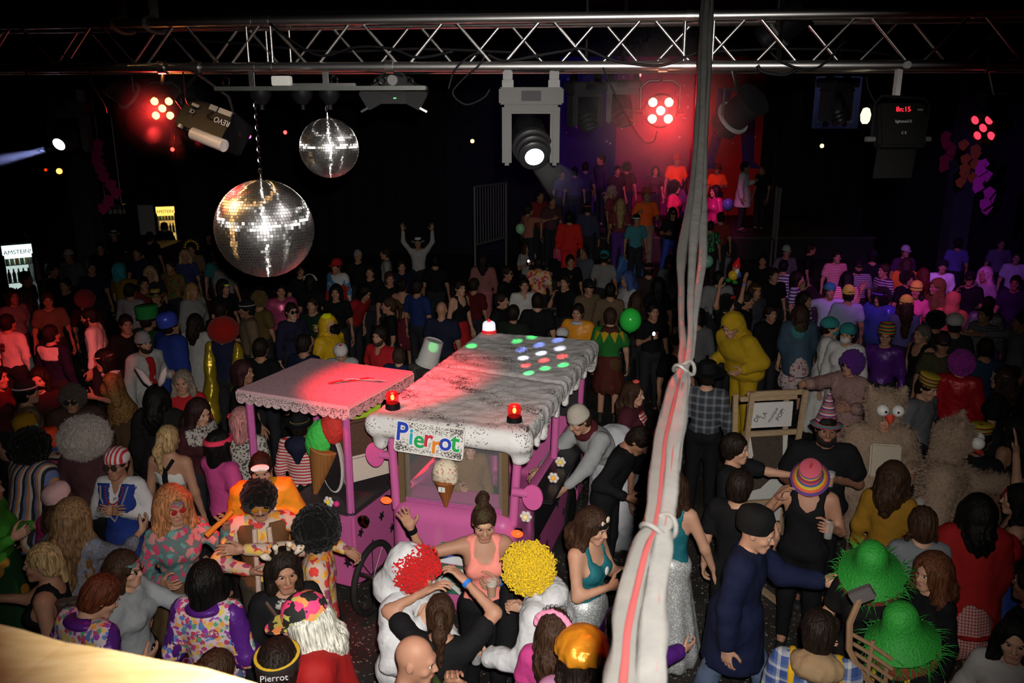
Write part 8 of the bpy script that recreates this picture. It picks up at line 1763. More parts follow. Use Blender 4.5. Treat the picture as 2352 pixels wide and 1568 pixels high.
# bright toy cap standing on the rear edge of the truck roof
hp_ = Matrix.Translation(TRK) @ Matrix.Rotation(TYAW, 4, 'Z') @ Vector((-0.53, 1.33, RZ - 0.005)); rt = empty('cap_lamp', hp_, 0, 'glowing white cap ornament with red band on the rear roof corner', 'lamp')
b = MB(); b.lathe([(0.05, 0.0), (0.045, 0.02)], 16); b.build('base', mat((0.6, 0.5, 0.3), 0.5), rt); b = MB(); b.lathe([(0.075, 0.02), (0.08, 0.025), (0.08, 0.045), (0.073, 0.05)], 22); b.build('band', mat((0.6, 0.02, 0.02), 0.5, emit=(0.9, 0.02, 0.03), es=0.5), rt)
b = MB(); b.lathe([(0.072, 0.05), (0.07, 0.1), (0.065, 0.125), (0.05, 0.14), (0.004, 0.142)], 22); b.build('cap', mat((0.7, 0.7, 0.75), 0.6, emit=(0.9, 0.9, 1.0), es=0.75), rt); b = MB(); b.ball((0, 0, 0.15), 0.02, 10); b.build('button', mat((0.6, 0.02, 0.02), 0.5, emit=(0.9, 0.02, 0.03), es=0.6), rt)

# ================================================================== far crowd and stage (smaller in the picture)
def D(px, py, yaw, label, hair=('short', 'dark'), tc=K0, w=(), **k):
 if isinstance(tc, tuple) and px < 1880 and 'floor' not in k: tc = tuple(x * .6 for x in tc)  # far clothes darkened by colour to imitate flash falloff, lit areas excepted
 if 'skin' not in k: k['skin'] = 't'  # darker skin tone by default, to imitate the same dimness
 return W(px, py, yaw, label, hair, tc, w, 0, **k)
F_ = dict(fem=True)
far = [  # left and centre
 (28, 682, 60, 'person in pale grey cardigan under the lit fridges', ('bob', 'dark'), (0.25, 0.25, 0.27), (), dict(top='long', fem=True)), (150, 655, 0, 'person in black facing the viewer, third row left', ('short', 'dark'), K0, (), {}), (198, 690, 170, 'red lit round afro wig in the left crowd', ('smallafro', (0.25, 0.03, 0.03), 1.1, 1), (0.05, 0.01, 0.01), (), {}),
 (110, 690, 30, 'person in beige shirt among the dark left crowd', ('short', 'brown'), TAN, (), {}), (120, 620, 90, 'person in black beside the left fridge', ('short', 'dark'), K0, (), {}), (158, 588, 0, 'person in pale cap beyond the left crowd', ('short', 'dark'), GREY, (('cap', LGREY),), {}), (210, 615, 40, 'person in dark shirt with pale collar, far left crowd', ('short', 'dark'), NAVY, (), {}),
 (72, 580, -60, 'person raising an arm before the lit fridge', ('short', 'dark'), LGREY, (), dict(armr='up', top='long')), (262, 540, 10, 'person in white brimmed hat under the glass rack', ('short', 'dark'), K0, (('wide_hat', WHITE2, .8),), {}), (378, 520, 180, 'dark person standing before the yellow lit fridge', ('short', 'black'), K0, (), {}), (345, 545, 170, 'dark person left of the yellow lit fridge', ('short', 'black'), K0, (), {}),
 (276, 622, 150, 'person with turquoise wig stretching an arm right', ('bob', (0.02, 0.25, 0.3), 1.1, 1), (0.3, 0.18, 0.02), (), dict(fem=True, armr='reach')), (345, 628, 20, 'person in black top behind the straw boater', ('midlong', 'fair'), (0.03, 0.03, 0.035), (), F_), (330, 652, 40, 'person in red shirt bending left of the straw boater', ('short', 'black'), (0.2, 0.02, 0.02), (), {}), (358, 682, 30, 'person in tan straw boater hat', ('short', 'dark'), K0, (('wide_hat', (0.32, 0.22, 0.06), .85),), {}),
 (300, 668, 170, 'person in pale pink shirt and yellow scarf, left crowd', ('short', 'dark'), (0.45, 0.38, 0.4), (), dict(top='long')), (392, 612, -10, 'person in red and green speckled shirt with blue belt', ('short', 'dark'), pattern('patches', ((0.15, 0.02, 0.02), (0.03, 0.12, 0.03), (0.2, 0.12, 0.02)), 40), (), dict(top='long')), (425, 588, 15, 'person in blue top just below the yellow leaf crown', ('midlong', 'fair'), (0.05, 0.06, 0.2), (), F_), (440, 572, 10, 'person in yellow leaf crown and tan shirt', ('short', 'dark'), TAN, (('leafcrown', (0.6, 0.45, 0.03), 1.15),), dict(top='long', skin='t')),
 (342, 735, 150, 'person in tall green hat above the grey beanie', ('short', 'dark'), (0.02, 0.1, 0.03), (('topdrum', (0.02, 0.2, 0.04), 1.3),), {}), (392, 748, 140, 'person in shiny blue hat with white ruff', ('short', 'dark'), (0.03, 0.06, 0.35), (('slouch', mat((0.05, 0.08, 0.5), 0.3, 0.2), 1.1),), dict(top='poncho')), (442, 668, 60, 'person in pale open coat, left of the big mirror ball', ('long', 'blond'), (0.38, 0.37, 0.36), (), dict(top='coat', fem=True)), (497, 588, 30, 'person in yellow cap left under the big mirror ball', ('short', 'dark'), TEALC, (('cap', (0.55, 0.42, 0.05)),), {}),
 (516, 605, 165, 'person in pale shirt under the big mirror ball, seen from behind', ('short', 'black', 1.05), (0.35, 0.34, 0.33), (), {}), (514, 660, 60, 'person in black with neon yellow headband under the big mirror ball', ('bob', 'black'), K0, (('band', NEON),), dict(skin='t')), (508, 712, 176, 'person in black t-shirt above the red afro wig', ('short', 'dark'), K0, (), {}), (566, 710, -60, 'person in black cap with white badge and tan jacket', ('short', 'black'), TAN, (('cap', K0), ('thinband', LGREY)), dict(top='jacket', skin='d')),
 (598, 690, 150, 'person in brown and yellow shawl right of the black cap', ('messy', (0.1, 0.06, 0.02)), (0.15, 0.1, 0.03), (), {}), (645, 668, 20, 'person in shiny pink satin blouse below the mirror balls', ('short', 'black'), mat((0.4, 0.06, 0.15), 0.3, 0.3, bump=0.3, scale=10), (), dict(top='jacket', skin='t')), (714, 648, 176, 'person in black with white fur hairband, seen from behind', ('bob', 'black'), K0, (('fluff', LGREY),), F_), (718, 700, -10, 'person in black holding a green glow stick', ('short', 'dark'), (0.01, 0.03, 0.015), (), dict(arml='hold')),
 (773, 612, -30, 'person in red and white cap with blue jacket', ('short', 'dark'), pattern('patches', ((0.5, 0.5, 0.52), (0.05, 0.2, 0.4), (0.3, 0.02, 0.02)), 6), (('cap', RED, 1.1),), dict(top='jacket')), (772, 672, 0, 'person in dark top behind the yellow raincoat', ('bob', 'black'), K0, (), dict(fem=True, skin='t')), (822, 588, 10, 'person in black left of the white shirt with braces', ('short', 'grey'), K0, (), {}), (838, 672, 60, 'person bending forward in light blue vest and red shirt', ('bob', 'black'), RED, (), dict(lean=25)),
 (885, 582, -80, 'person in white shirt with dark braces, profile left', ('short', 'dark'), (0.4, 0.38, 0.37), (), dict(top='long')), (922, 612, 20, 'person in navy tracksuit with white stripe', ('short', 'dark'), (0.012, 0.014, 0.05), (), dict(top='jacket')), (960, 558, 0, 'person in white hat and white shirt raising both arms', ('short', 'dark'), WHITE2, (('wide_hat', WHITE2, .85),), dict(top='long', armr='up', arml='up')), (895, 640, 20, 'person in black apron between tracksuit and bare back', ('bun', 'brown'), K0, (), F_),
 (925, 655, 165, 'person with bare back and dark red dress', ('bun', 'dark'), (0.1, 0.01, 0.02), (), dict(fem=True, top='bandeau', bottom='skirt', bc=(0.1, 0.01, 0.02))), (893, 702, -78, 'person with white hair bow, profile left above the red football shirt', ('pony', 'brown'), K0, (), dict(fem=True)), (960, 660, 150, 'person in royal blue top in the dark centre', ('short', 'dark'), (0.02, 0.04, 0.18), (), {}), (1110, 598, 176, 'person in pink combat shirt with dark harness, seen from behind', ('midlong', 'dark'), (0.42, 0.16, 0.15), (), dict(top='long', bc=(0.35, 0.12, 0.12), fat=1.1)),
 (1165, 628, 60, 'person with glasses in black behind the white lace-up shirt', ('short', 'dark'), K0, (('glasses', m_plastic_black),), {}), (1212, 568, 20, 'person in white top holding a phone, foot of the stage', ('long', 'brown'), (0.4, 0.38, 0.37), (), dict(fem=True, armr='phone', lit='lit phone lamp left of the orange flowered shirt')), (1238, 605, 170, 'person in orange flowered shirt at the foot of the stage', ('short', 'dark'), floral, (), {}), (1282, 578, -150, 'person with hot pink wig at the foot of the stage', ('bob', (0.6, 0.04, 0.15), 1.05, 1), K0, (), F_),
 (1310, 600, 10, 'person holding up a lit phone, foot of the stage', ('short', 'dark'), K0, (), dict(armr='phone', lit='lit phone lamp held up left of the denim vest')), (1342, 578, -40, 'person in denim vest at the foot of the stage', ('short', 'dark', 1.05), (0.12, 0.14, 0.17), (), {}), (1388, 592, 170, 'person in green and white cap facing the stage', ('short', 'dark'), LGREY, (('capback', TEALC, 1.1),), {}), (1298, 648, -30, 'person in black lifting a hand to the face', ('short', 'dark'), K0, (), dict(armr='face', skin='m')), (1352, 660, 20, 'person in khaki shirt and black cap', ('short', 'dark'), TAN, (('cap', K0),), {}),
 (1402, 668, 172, 'person in khaki shirt with turquoise cuff, seen from behind', ('short', 'black'), TAN, (), dict(top='long')), (1448, 572, 175, 'person in shiny blue satin jacket facing the stage', ('midlong', 'dark'), mat((0.06, 0.16, 0.45), 0.3, 0.3, var=0.3, bump=0.3, scale=9), (), dict(top='jacket')), (1440, 642, -60, 'person with blue wig and white t-shirt under black vest', ('wigmid', (0.05, 0.09, 0.28), 1.05, 1), WHITE2, (), F_), (1462, 690, 170, 'person in dark dress below the blue wig, seen from behind', ('midlong', 'brown'), (0.02, 0.015, 0.015), (), F_), (1512, 655, 174, 'person in black, seen from behind, close left of the pole', ('long', 'black', 1.05), K0, (), F_),
 (1540, 602, 5, 'person with glasses and grey denim jacket left of the pole', ('long', 'dark'), (0.16, 0.18, 0.22), (('glasses', m_plastic_black),), dict(fem=True, top='jacket')), (1490, 620, 170, 'person with coral neck scarf facing the stage', ('short', 'dark'), (0.05, 0.03, 0.03), (('band', PINK),), {}), (1500, 715, 15, 'person in black t-shirt with lit phone behind the green balloon', ('short', 'black'), K0, (), dict(armr='phone', lit='lit phone lamp beside the green balloon')), (1655, 575, 170, 'person in pale long sleeves pointing at the stage', ('short', 'black'), (0.28, 0.28, 0.32), (), dict(top='long', arml='up', armr='reach')),
 # right
 (1752, 598, -20, 'person in black below the right stage corner', ('short', 'black'), K0, (), {}), (1778, 632, 10, 'stern person in black t-shirt below the right railing', ('short', 'dark'), K0, (), dict(skin='m', fat=1.1)), (1806, 578, 0, 'person in green and white cap and grey shirt by the right railing', ('short', 'dark'), (0.16, 0.16, 0.17), (('cap', (0.25, 0.35, 0.2)),), {}), (1800, 612, 150, 'person in blue and white banded shirt by the right railing', ('short', 'black'), bwstripe, (), {}), (1862, 572, 70, 'person in black turned right, far crowd', ('short', 'dark'), K0, (), {}), (1832, 640, 60, 'person in navy and white rugby stripes, profile right', ('bob', 'dark'), bwstripe, (), dict(fem=True, skin='m')),
 (1848, 690, 40, 'person in banded navy sleeves above the cherry skirt', ('bob', 'dark'), bwstripe, (), F_), (1735, 668, 20, 'person with yellow hairband and grey jacket', ('long', 'brown'), (0.06, 0.06, 0.08), (('thinband', (0.5, 0.35, 0.05)),), dict(fem=True, top='jacket')), (1922, 590, 0, 'person in red and white striped shirt with dark braces', ('short', 'dark'), redstripe, (), dict(skin='m')), (1906, 668, 0, 'person in pale blue t-shirt and teal cap with both arms up', ('short', 'dark'), (0.4, 0.45, 0.6), (('turban', TEALC),), dict(armr='wave', arml='wave')), (1945, 640, 172, 'person in red striped shirt, seen from behind', ('long', 'black'), redstripe, (), F_),
 (1948, 676, 170, 'person in yellow green beanie left of the magenta light', ('short', 'dark'), (0.3, 0.35, 0.5), (('beanie', NEON),), {}), (1972, 612, -15, 'person in navy striped shirt and black cap', ('short', 'dark'), pattern('stripes', ((0.02, 0.02, 0.05), (0.45, 0.42, 0.45)), 30), (('cap', K0), ('beard', (0.02, 0.015, 0.012))), dict(fat=1.15)), (2030, 622, -75, 'person in striped shirt with braces, profile left in magenta light', ('short', 'brown'), pattern('stripes', ((0.03, 0.02, 0.06), (0.5, 0.45, 0.5)), 22), (), dict(skin='m')), (2080, 578, 0, 'person in white cap lit magenta, back row', ('short', 'dark'), (0.06, 0.02, 0.06), (('cap', LGREY),), {}), (2080, 608, 175, 'person in bright orange jacket, seen from behind', ('midlong', 'brown'), (0.6, 0.17, 0.02), (), dict(top='jacket')),
 (2005, 590, 160, 'person in wide dark hat behind the striped shirts', ('short', 'dark'), K0, (('bowler', K0),), {}), (2022, 685, -60, 'person with black afro wig and shiny rainbow cape', ('afro', 'black', .95, 1), mat((0.06, 0.1, 0.4), 0.25, 0.4, var=0.3, bump=0.3, scale=8), (('thinband', (0.1, 0.06, 0.4), 1.4),), dict(top='poncho')), (2080, 702, 170, 'person in yellow knitted beanie with dark band, front one of two', ('long', 'brown'), (0.12, 0.1, 0.3), (('beanie', (0.6, 0.65, 0.06), 1.1), ('thinband', K0, 1.05)), F_), (2104, 668, -30, 'person in yellow knitted beanie with dark band, rear one of two', ('midlong', 'dark'), PINK, (('beanie', (0.6, 0.62, 0.06), 1.1), ('thinband', K0, 1.06)), F_), (2120, 632, 178, 'person in black facing away in the magenta light', ('long', 'red'), K0, (), F_),
 (2085, 640, 20, 'person in black just below the bright orange jacket', ('messy', 'dark'), K0, (), F_), (2165, 612, -20, 'person in white shirt lit magenta with small dark cap', ('short', 'dark'), (0.65, 0.6, 0.65), (('turban', K0),), dict(top='long')), (2262, 632, -60, 'person with long pale pink wig, magenta lit', ('wigmid', (0.6, 0.35, 0.42), 1.05, 1), (0.3, 0.25, 0.3), (), F_), (2228, 640, -40, 'person in black cap shading the eyes with a hand', ('short', 'dark'), K0, (('cap', K0),), dict(armr='face')), (2270, 700, 150, 'person in silver sequin jacket', ('short', 'dark'), mat((0.3, 0.3, 0.33), 0.25, 0.7, var=0.4, bump=0.6, scale=60), (), dict(top='jacket')), (2332, 650, -40, 'person in dark shirt with purple badges at the right edge', ('short', 'dark'), (0.03, 0.02, 0.05), (), {}),
 (2335, 592, -30, 'person in white collar and dark vest, right edge', ('short', 'dark'), (0.35, 0.32, 0.36), (), {}), (2200, 560, 170, 'person in blue shirt in the far right gloom', ('short', 'dark'), (0.1, 0.09, 0.3), (), {}), (2300, 560, -20, 'person in grey in the far right gloom', ('short', 'brown'), (0.12, 0.1, 0.15), (), {}), (2150, 660, -80, 'person in brown crocodile hood with orange mouth', None, (0.12, 0.09, 0.02), (('hood', (0.14, 0.1, 0.02), 1.1),), {}), (2190, 690, 140, 'person in orange and blue bird costume hood', None, (0.4, 0.15, 0.05), (('hood', (0.4, 0.15, 0.06)), ('goggles', LGREY)), {}), (2148, 738, 174, 'dark curly person in front of the white cap', ('smallafro', 'black'), K0, (), {}),
 (2192, 745, 160, 'person in white rounded cap, right crowd', ('short', 'dark'), (0.02, 0.02, 0.025), (('turban', (0.5, 0.48, 0.5), 1.08),), {}), (2165, 790, -20, 'person in black and red cap, right crowd', ('short', 'dark'), pattern('patches', ((0.03, 0.05, 0.02), (0.06, 0.02, 0.02), (0.05, 0.05, 0.01)), 40), (('cap', (0.03, 0.015, 0.02)),), {}), (2262, 722, -70, 'person in fine striped t-shirt stretching an arm right', ('short', 'dark'), pattern('stripes', ((0.03, 0.03, 0.04), (0.3, 0.3, 0.33)), 45), (), dict(arml='reach')), (2345, 740, -90, 'person in pale sleeve pointing at the right edge', ('short', 'dark'), GREY, (), dict(armr='reach', top='long')), (2262, 800, 170, 'person in dark blue shirt with pale ring print, right crowd', ('short', 'dark'), (0.02, 0.04, 0.09), (), {}),
 (1715, 690, 60, 'person in tall dark hat behind the yellow onesie', ('short', 'dark'), K0, (), {}), (1770, 720, 20, 'person in black jacket beside the yellow onesie', ('short', 'dark'), K0, (), dict(top='jacket')), (1600, 730, 170, 'person in grey striped sweater half behind the pole', ('short', 'dark'), GREY, (), dict(top='long')), (1590, 690, 10, 'person in black half hidden by the pole', ('short', 'dark'), K0, (), {}), (600, 640, 30, 'person in black at the lower right of the large mirror ball', ('short', 'dark'), K0, (), {}), (690, 620, 10, 'person in dark clothes between the mirror balls', ('short', 'dark'), K0, (), {}), (850, 625, 0, 'person in dark clothes beside the tracksuit', ('short', 'dark'), K0, (), {}),
 (1000, 600, 175, 'person in black at the dark aisle', ('short', 'black'), K0, (), {}), (1090, 655, 150, 'person in dark red top behind the strappy top', ('short', 'dark'), (0.12, 0.01, 0.01), (), {}), (480, 545, 20, 'person in dark clothes left of the big mirror ball', ('short', 'dark'), K0, (), {}), (315, 580, 0, 'person in dark clothes near the bar counter', ('short', 'dark'), NAVY, (), {}), (230, 570, 30, 'person in dark jacket near the bar counter', ('short', 'dark'), K0, (), dict(top='jacket')), (60, 640, 90, 'person in checked dark shirt below the lit fridge', ('short', 'dark'), pattern('plaid', ((0.02, 0.02, 0.02), (0.06, 0.06, 0.06)), 12), (), {}),
 (560, 855, 80, 'red lit person in profile left of the cart awning', ('bob', (0.04, 0.012, 0.012)), K0, (), F_), (600, 800, 170, 'person in black shirt with a white figure on the back', ('short', 'dark'), K0, (), {}), (700, 790, 160, 'person in dark blue behind the cart awning', ('short', 'dark'), (0.012, 0.02, 0.05), (), {}), (1560, 790, 20, 'person in dark clothes behind the pole knot', ('short', 'dark'), K0, (), {}), (1180, 720, 160, 'person in dark green coat above the truck roof', ('short', 'dark'), (0.02, 0.03, 0.02), (), dict(top='coat')), (290, 745, 40, 'person in dark hooded top below the straw boater', ('short', 'dark'), K0, (), {})]
def lit_phone(lab):
 q = place_hand('r', (0, -0.02, 0.03)).to_translation(); rt = empty('smartphone', q, person.root.rotation_euler.z, lab, 'phone'); bx('case', m_plastic_black, (0, 0, 0), (0.075, 0.012, 0.15), rt, 0.004); b = MB(); b.ball((0, -0.008, 0.03), (0.022, 0.008, 0.028), 10); b.build('lamp', glow((0.85, 0.85, 1), 8), rt)
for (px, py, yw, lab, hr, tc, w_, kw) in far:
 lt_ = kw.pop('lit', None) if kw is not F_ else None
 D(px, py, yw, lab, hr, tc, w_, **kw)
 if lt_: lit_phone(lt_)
ORG = mat((0.85, 0.12, 0.015), 0.7, var=0.1)
stage = [(1555, 368, 0, 'person in bright orange t-shirt and red cap on the stage, left of the pole', 21.8, T2, ORG, ('short', 'dark'), (('beanie', RED),), dict(sleeve=0.6)), (1648, 388, -30, 'person in bright orange shirt on the stage, right of the pole', 21.5, T2, ORG, ('short', 'dark'), (('cap', (0.1, 0.02, 0.03)),), dict(arml='bent')), (1485, 448, 0, 'person in bright orange shirt and broad red hat on the stage', 18.2, T1, ORG, ('short', 'dark'), (('wide_hat', (0.4, 0.03, 0.03), 1.0),), dict(bc=mat((0.3, 0.18, 0.15), 0.4), arml='bent', armr='hold')),
 (1712, 384, 62, 'person in long white coat at the right of the stage', 21.0, T2, (0.62, 0.6, 0.66), ('short', 'black'), (), dict(top='coat', arml='hold')), (1752, 388, -60, 'person in black facing the white coat on the stage', 21.2, T2, K0, ('short', 'brown'), (), {}), (1550, 432, 60, 'person in crimson top on the stage', 19.6, T1, (0.5, 0.04, 0.09), ('messy', 'dark', 1.1), (), F_), (1545, 490, 10, 'person in black top and blue trousers dancing on the stage edge', 17.4, T1, K0, ('long', 'dark'), (('bigglasses', m_plastic_black),), dict(fem=True, bc=(0.05, 0.08, 0.5), legs='apart', armr='bent', arml='bent')),
 (1642, 440, -70, 'person in magenta satin jacket right of the pole on the stage', 19.4, T1, mat((0.4, 0.03, 0.15), 0.35, 0.2, bump=0.3), ('bob', 'dark'), (), dict(fem=True, top='jacket')), (1380, 366, -60, 'person in dark suit with white collar at the back of the stage', 22.0, T2, (0.04, 0.02, 0.07), ('short', 'dark'), (), dict(top='jacket')), (1345, 384, 170, 'person in dark shirt beside the suit, back of the stage', 21.6, T2, (0.05, 0.03, 0.07), ('short', 'dark'), (), {}), (1320, 395, 175, 'large person in dark patterned shirt, seen from behind on the stage', 20.9, T2, (0.05, 0.03, 0.08), ('short', 'black'), (), dict(fat=1.25)), (1290, 400, 30, 'person in violet shirt at the left of the stage', 21.2, T2, (0.06, 0.03, 0.12), ('short', 'dark'), (), {}),
 (1418, 392, 20, 'person in dark coat at the middle of the stage back', 21.4, T2, (0.04, 0.015, 0.03), ('short', 'dark'), (), {}), (1440, 385, 160, 'person in dark red, back turned, middle of the stage back', 21.9, T2, (0.05, 0.015, 0.02), ('smallafro', 'dark'), (), {}), (1505, 392, 0, 'person in dark top left of the orange t-shirt', 21.6, T2, (0.06, 0.02, 0.03), ('long', 'dark'), (), F_), (1408, 440, 60, 'person in red top turned right on the stage', 19.6, T1, (0.25, 0.04, 0.06), ('long', 'fair'), (), F_), (1425, 470, 176, 'person in red top and purple trousers on the stage, seen from behind', 18.0, T1, (0.18, 0.03, 0.04), ('long', 'fair', 1.05), (), dict(fem=True, bc=PURP)),
 (1240, 450, 30, 'person in dark red jacket at the left of the stage', 19.0, T1, (0.2, 0.02, 0.02), ('short', 'dark'), (), dict(top='jacket')), (1215, 482, 120, 'person in orange brown shirt reaching right on the stage', 17.4, T1, (0.32, 0.12, 0.08), ('short', 'dark'), (), dict(armr='reach')), (1268, 462, 20, 'person with white bag in dark clothes on the stage', 18.4, T1, (0.08, 0.03, 0.04), ('short', 'dark'), (), {}), (1308, 500, 172, 'person in scarlet costume bending on the stage, seen from behind', 16.6, T1, (0.5, 0.02, 0.015), ('short', 'black', 1.1), (), dict(fat=1.2, top='long', bc=(0.5, 0.02, 0.015))), (1350, 478, 165, 'person in dark checked shirt right of the scarlet costume', 17.8, T1, (0.04, 0.04, 0.08), ('short', 'dark'), (('band', PINK),), dict(top='long')),
 (1462, 505, 10, 'person in teal shirt with patterned bandana on the stage edge', 16.6, T1, (0.05, 0.2, 0.24), ('short', 'dark'), (('bandana', bwstripe),), {}), (1585, 420, 170, 'person in dark violet top in front of the orange t-shirt', 20.2, T1, (0.1, 0.05, 0.1), ('midlong', 'brown'), (), F_), (1585, 470, 175, 'person in violet top with green choker left of the pole', 18.4, T1, (0.06, 0.04, 0.3), ('bob', 'dark'), (), F_), (1655, 500, 170, 'person in dark red with pale sleeve right of the pole', 16.9, T1, (0.2, 0.02, 0.02), ('short', 'dark'), (), dict(arml='reach')), (1632, 520, 160, 'person in green speckled top right of the pole', 16.4, T1, pattern('patches', ((0.02, 0.05, 0.03), (0.05, 0.35, 0.12), (0.02, 0.02, 0.02)), 30), ('short', 'dark'), (), {})]
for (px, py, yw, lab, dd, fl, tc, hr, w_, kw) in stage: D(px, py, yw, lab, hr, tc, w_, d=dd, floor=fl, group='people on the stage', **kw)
# ================================================================== smaller things on and above the floor
m_pine = wood('raw_pine', (0.3, 0.2, 0.11), (0.42, 0.3, 0.18), (1.5, 8, 8))
m_board = mat((0.55, 0.54, 0.52), 0.7, var=0.06)
def wooden_stand():
 c = on_z(1768, 1190, 0.0); c = on_z(1772, 890, 1.62); base = Vector((c.x, c.y + 0.02, 0))
 root = empty('wooden_stand', base, R(8), 'leaning pine frame stand with white lettered board', 'stand')
 w_ = 0.27
 for s in (-1, 1):
  for yy, tp_ in ((-0.16, 1.64), (0.2, 1.5)):
   b = MB(); b.box((s * w_, yy * .6, tp_ / 2), (0.05, 0.035, tp_), Matrix.Rotation(R(6 if yy < 0 else -6), 3, 'X')); b.build('upright', m_pine, root, True, 0.003)
 for z, yy in ((1.6, -0.12), (1.5, 0.03), (1.18, -0.1), (0.45, -0.12)):
  b = MB(); b.box((0, yy, z), (2 * w_ + 0.05, 0.035, 0.05)); b.build('crossbar', m_pine, root, True, 0.003)
 bo = bx('white_board', m_board, (0, -0.02, 1.34), (2 * w_ - 0.07, 0.02, 0.26), root, 0.003)
 for k, (t, x) in enumerate((('DE', -0.13), ('LA', -0.06), ('musique', 0.03), ('POP!', 0.11))):
  me = text_mesh(t, 0.062 if t != 'musique' else 0.05, 0.0008); me.materials.append(mat((0.03, 0.03, 0.03), 0.7, var=0)); o = link('lettering', me, bo); o.matrix_local = Matrix.Translation((x, -0.031, 1.34 - 0.03 * (k == 0))) @ Matrix.Rotation(R(90), 4, 'X') @ Matrix.Rotation(R(62), 4, 'Z')
 b = MB(); b.box((0, 0.02, 0.66), (2 * w_ - 0.08, 0.02, 1.0)); lb = b.build('lower_board', m_board, root, True, 0.003)
 b = MB(); b.prism([(-0.17, 0.46), (0.17, 0.46), (0.19, 0.2), (0.1, 0.0), (-0.02, -0.12), (-0.2, -0.16), (-0.21, 0.1), (-0.12, 0.24)][::-1], 0.006, Matrix.Translation((0, 0.006, 0.66)) @ Matrix.Rotation(R(90), 4, 'X')); b.build('torn_patch', mat((0.06, 0.045, 0.035), 0.9, var=0.5, scale=20), root, False)
wooden_stand()
# broken laths and crate pieces on the floor
for i, (a, c, lab) in enumerate((((1725, 1335), (1805, 1395), 'longer broken wooden lath on the floor'), ((1775, 1345), (1812, 1350), 'short broken wooden lath on the floor'), ((1730, 1300), (1770, 1300), 'pale wooden board lying on the floor near the black boots'))):
 p0, p1 = on_z(*a, 0.03), on_z(*c, 0.03); b = MB(); q = (p1 - p0); b.box((p0 + p1) / 2, (q.length, 0.07, 0.025), Matrix.Rotation(math.atan2(q.y, q.x), 3, 'Z')); tag(b.build('wooden_lath', m_pine, None, True, 0.003), lab, 'lath')
# wicker laundry basket frame carried at the lower right
def basket():
 root = empty('wicker_basket', at_d(1985, 1490, 4.3), R(-20), 'curved wooden carrying frame in front of the lower green straw hat', 'basket')
 org = root.location; m = mat((0.24, 0.14, 0.075), 0.7, var=0.2)
 def pp(x, y, d=4.3): return Matrix.Rotation(R(20), 3, 'Z') @ (at_d(x, y, d) - org)
 def bar(pts, r=0.014, nm='bent_slat'):
  b = MB(); b.tube([pp(*p) for p in pts], r, 7); b.build(nm, m, root)
 bar([(1998, 1345), (1975, 1375), (1952, 1430), (1950, 1490), (1975, 1540), (2010, 1580)], 0.018, 'bent_hoop')
 for k in range(5): bar([(1955 + 4 * k, 1455 + 22 * k), (2000, 1480 + 22 * k), (2050, 1515 + 22 * k, 4.25)], 0.011)
 bar([(2005, 1470), (1995, 1530), (1990, 1590)], 0.012); bar([(2040, 1500), (2035, 1550), (2030, 1600)], 0.012)
 b = MB(); b.box(pp(1980, 1365), (0.12, 0.05, 0.07), Matrix.Rotation(R(-35), 3, 'Y')); b.build('grip_board', mat((0.1, 0.09, 0.09), 0.8), root, True, 0.005)
basket()
# orange strap toy held left of the flowered shirt
b = MB(); b.tube([at_d(475, 1228, 5.2), at_d(492, 1212, 5.2), at_d(520, 1188, 5.2), at_d(535, 1172, 5.2)], [0.02, 0.018, 0.016, 0.014], 8); tag(b.build('orange_horn', mat((0.85, 0.2, 0.02), 0.5), None), 'orange plastic horn held between the curly strawberry wig and flowered shirt', 'horn')
# balloons
for (px, py, d, r, c, lab) in ((1448, 735, 9.6, 0.13, (0.03, 0.5, 0.06), 'green balloon behind the elf tunic'), (1195, 525, 17.2, 0.1, (0.3, 0.6, 0.35), 'pale green balloon at the left of the stage'), (1625, 600, 14.2, 0.1, (0.2, 0.5, 0.35), 'mint balloon right of the pole'), (1672, 470, 19, 0.13, (0.08, 0.12, 0.4), 'dark blue balloon before the long white coat')):
 p = at_d(px, py, d); rt = empty('balloon', p, 0, lab, 'balloon', 'balloons in the crowd'); b = MB(); b.ball((0, 0, 0), (r, r, r * 1.12), 18); b.build('skin', mat(c, 0.2, var=0.05), rt); b = MB(); b.cyl((0, 0, -r * 1.2), (0, 0, -r * 1.08), 0.012, 0.004, 8); b.build('knot', mat(c, 0.3, var=0), rt); b = MB(); b.tube([(0, 0, -r * 1.2), (0.03, 0, -r * 1.2 - .2), (0, 0.02, -r * 1.2 - .45), (0.03, 0.05, 1.0 - p.z)], 0.003, 4); b.build('string', m_plastic_black, rt)
# confetti trodden over the floor
rs_ = np.random.RandomState(21); n = 22000; Y = 4.2 + rs_.rand(n) ** 1.6 * 9; X = rs_.uniform(-1, 1, n) * (Y * .7 + .3); an = rs_.uniform(0, 6.28, n)
c = np.stack([X, Y, np.full(n, 0.0025) + rs_.rand(n) * .002], 1); a = np.stack([np.cos(an), np.sin(an), rs_.normal(0, .2, n)], 1) * 0.008; b2 = np.stack([-np.sin(an), np.cos(an), 0 * an], 1) * 0.005
me = np_mesh('confetti', np.stack([c - a - b2, c + a - b2, c + a + b2, c - a + b2], 1).reshape(-1, 3), np.arange(4 * n).reshape(-1, 4), rs_.choice(4, n, p=[.5, .2, .2, .1]), False)
for cc in ((0.3, 0.29, 0.27), (0.25, 0.12, 0.06), (0.12, 0.12, 0.12), (0.3, 0.05, 0.05)): me.materials.append(mat(cc, 0.8, var=0))
tag(link('confetti', me), 'trodden pale confetti scattered over the dark floor', 'confetti', kind='stuff')

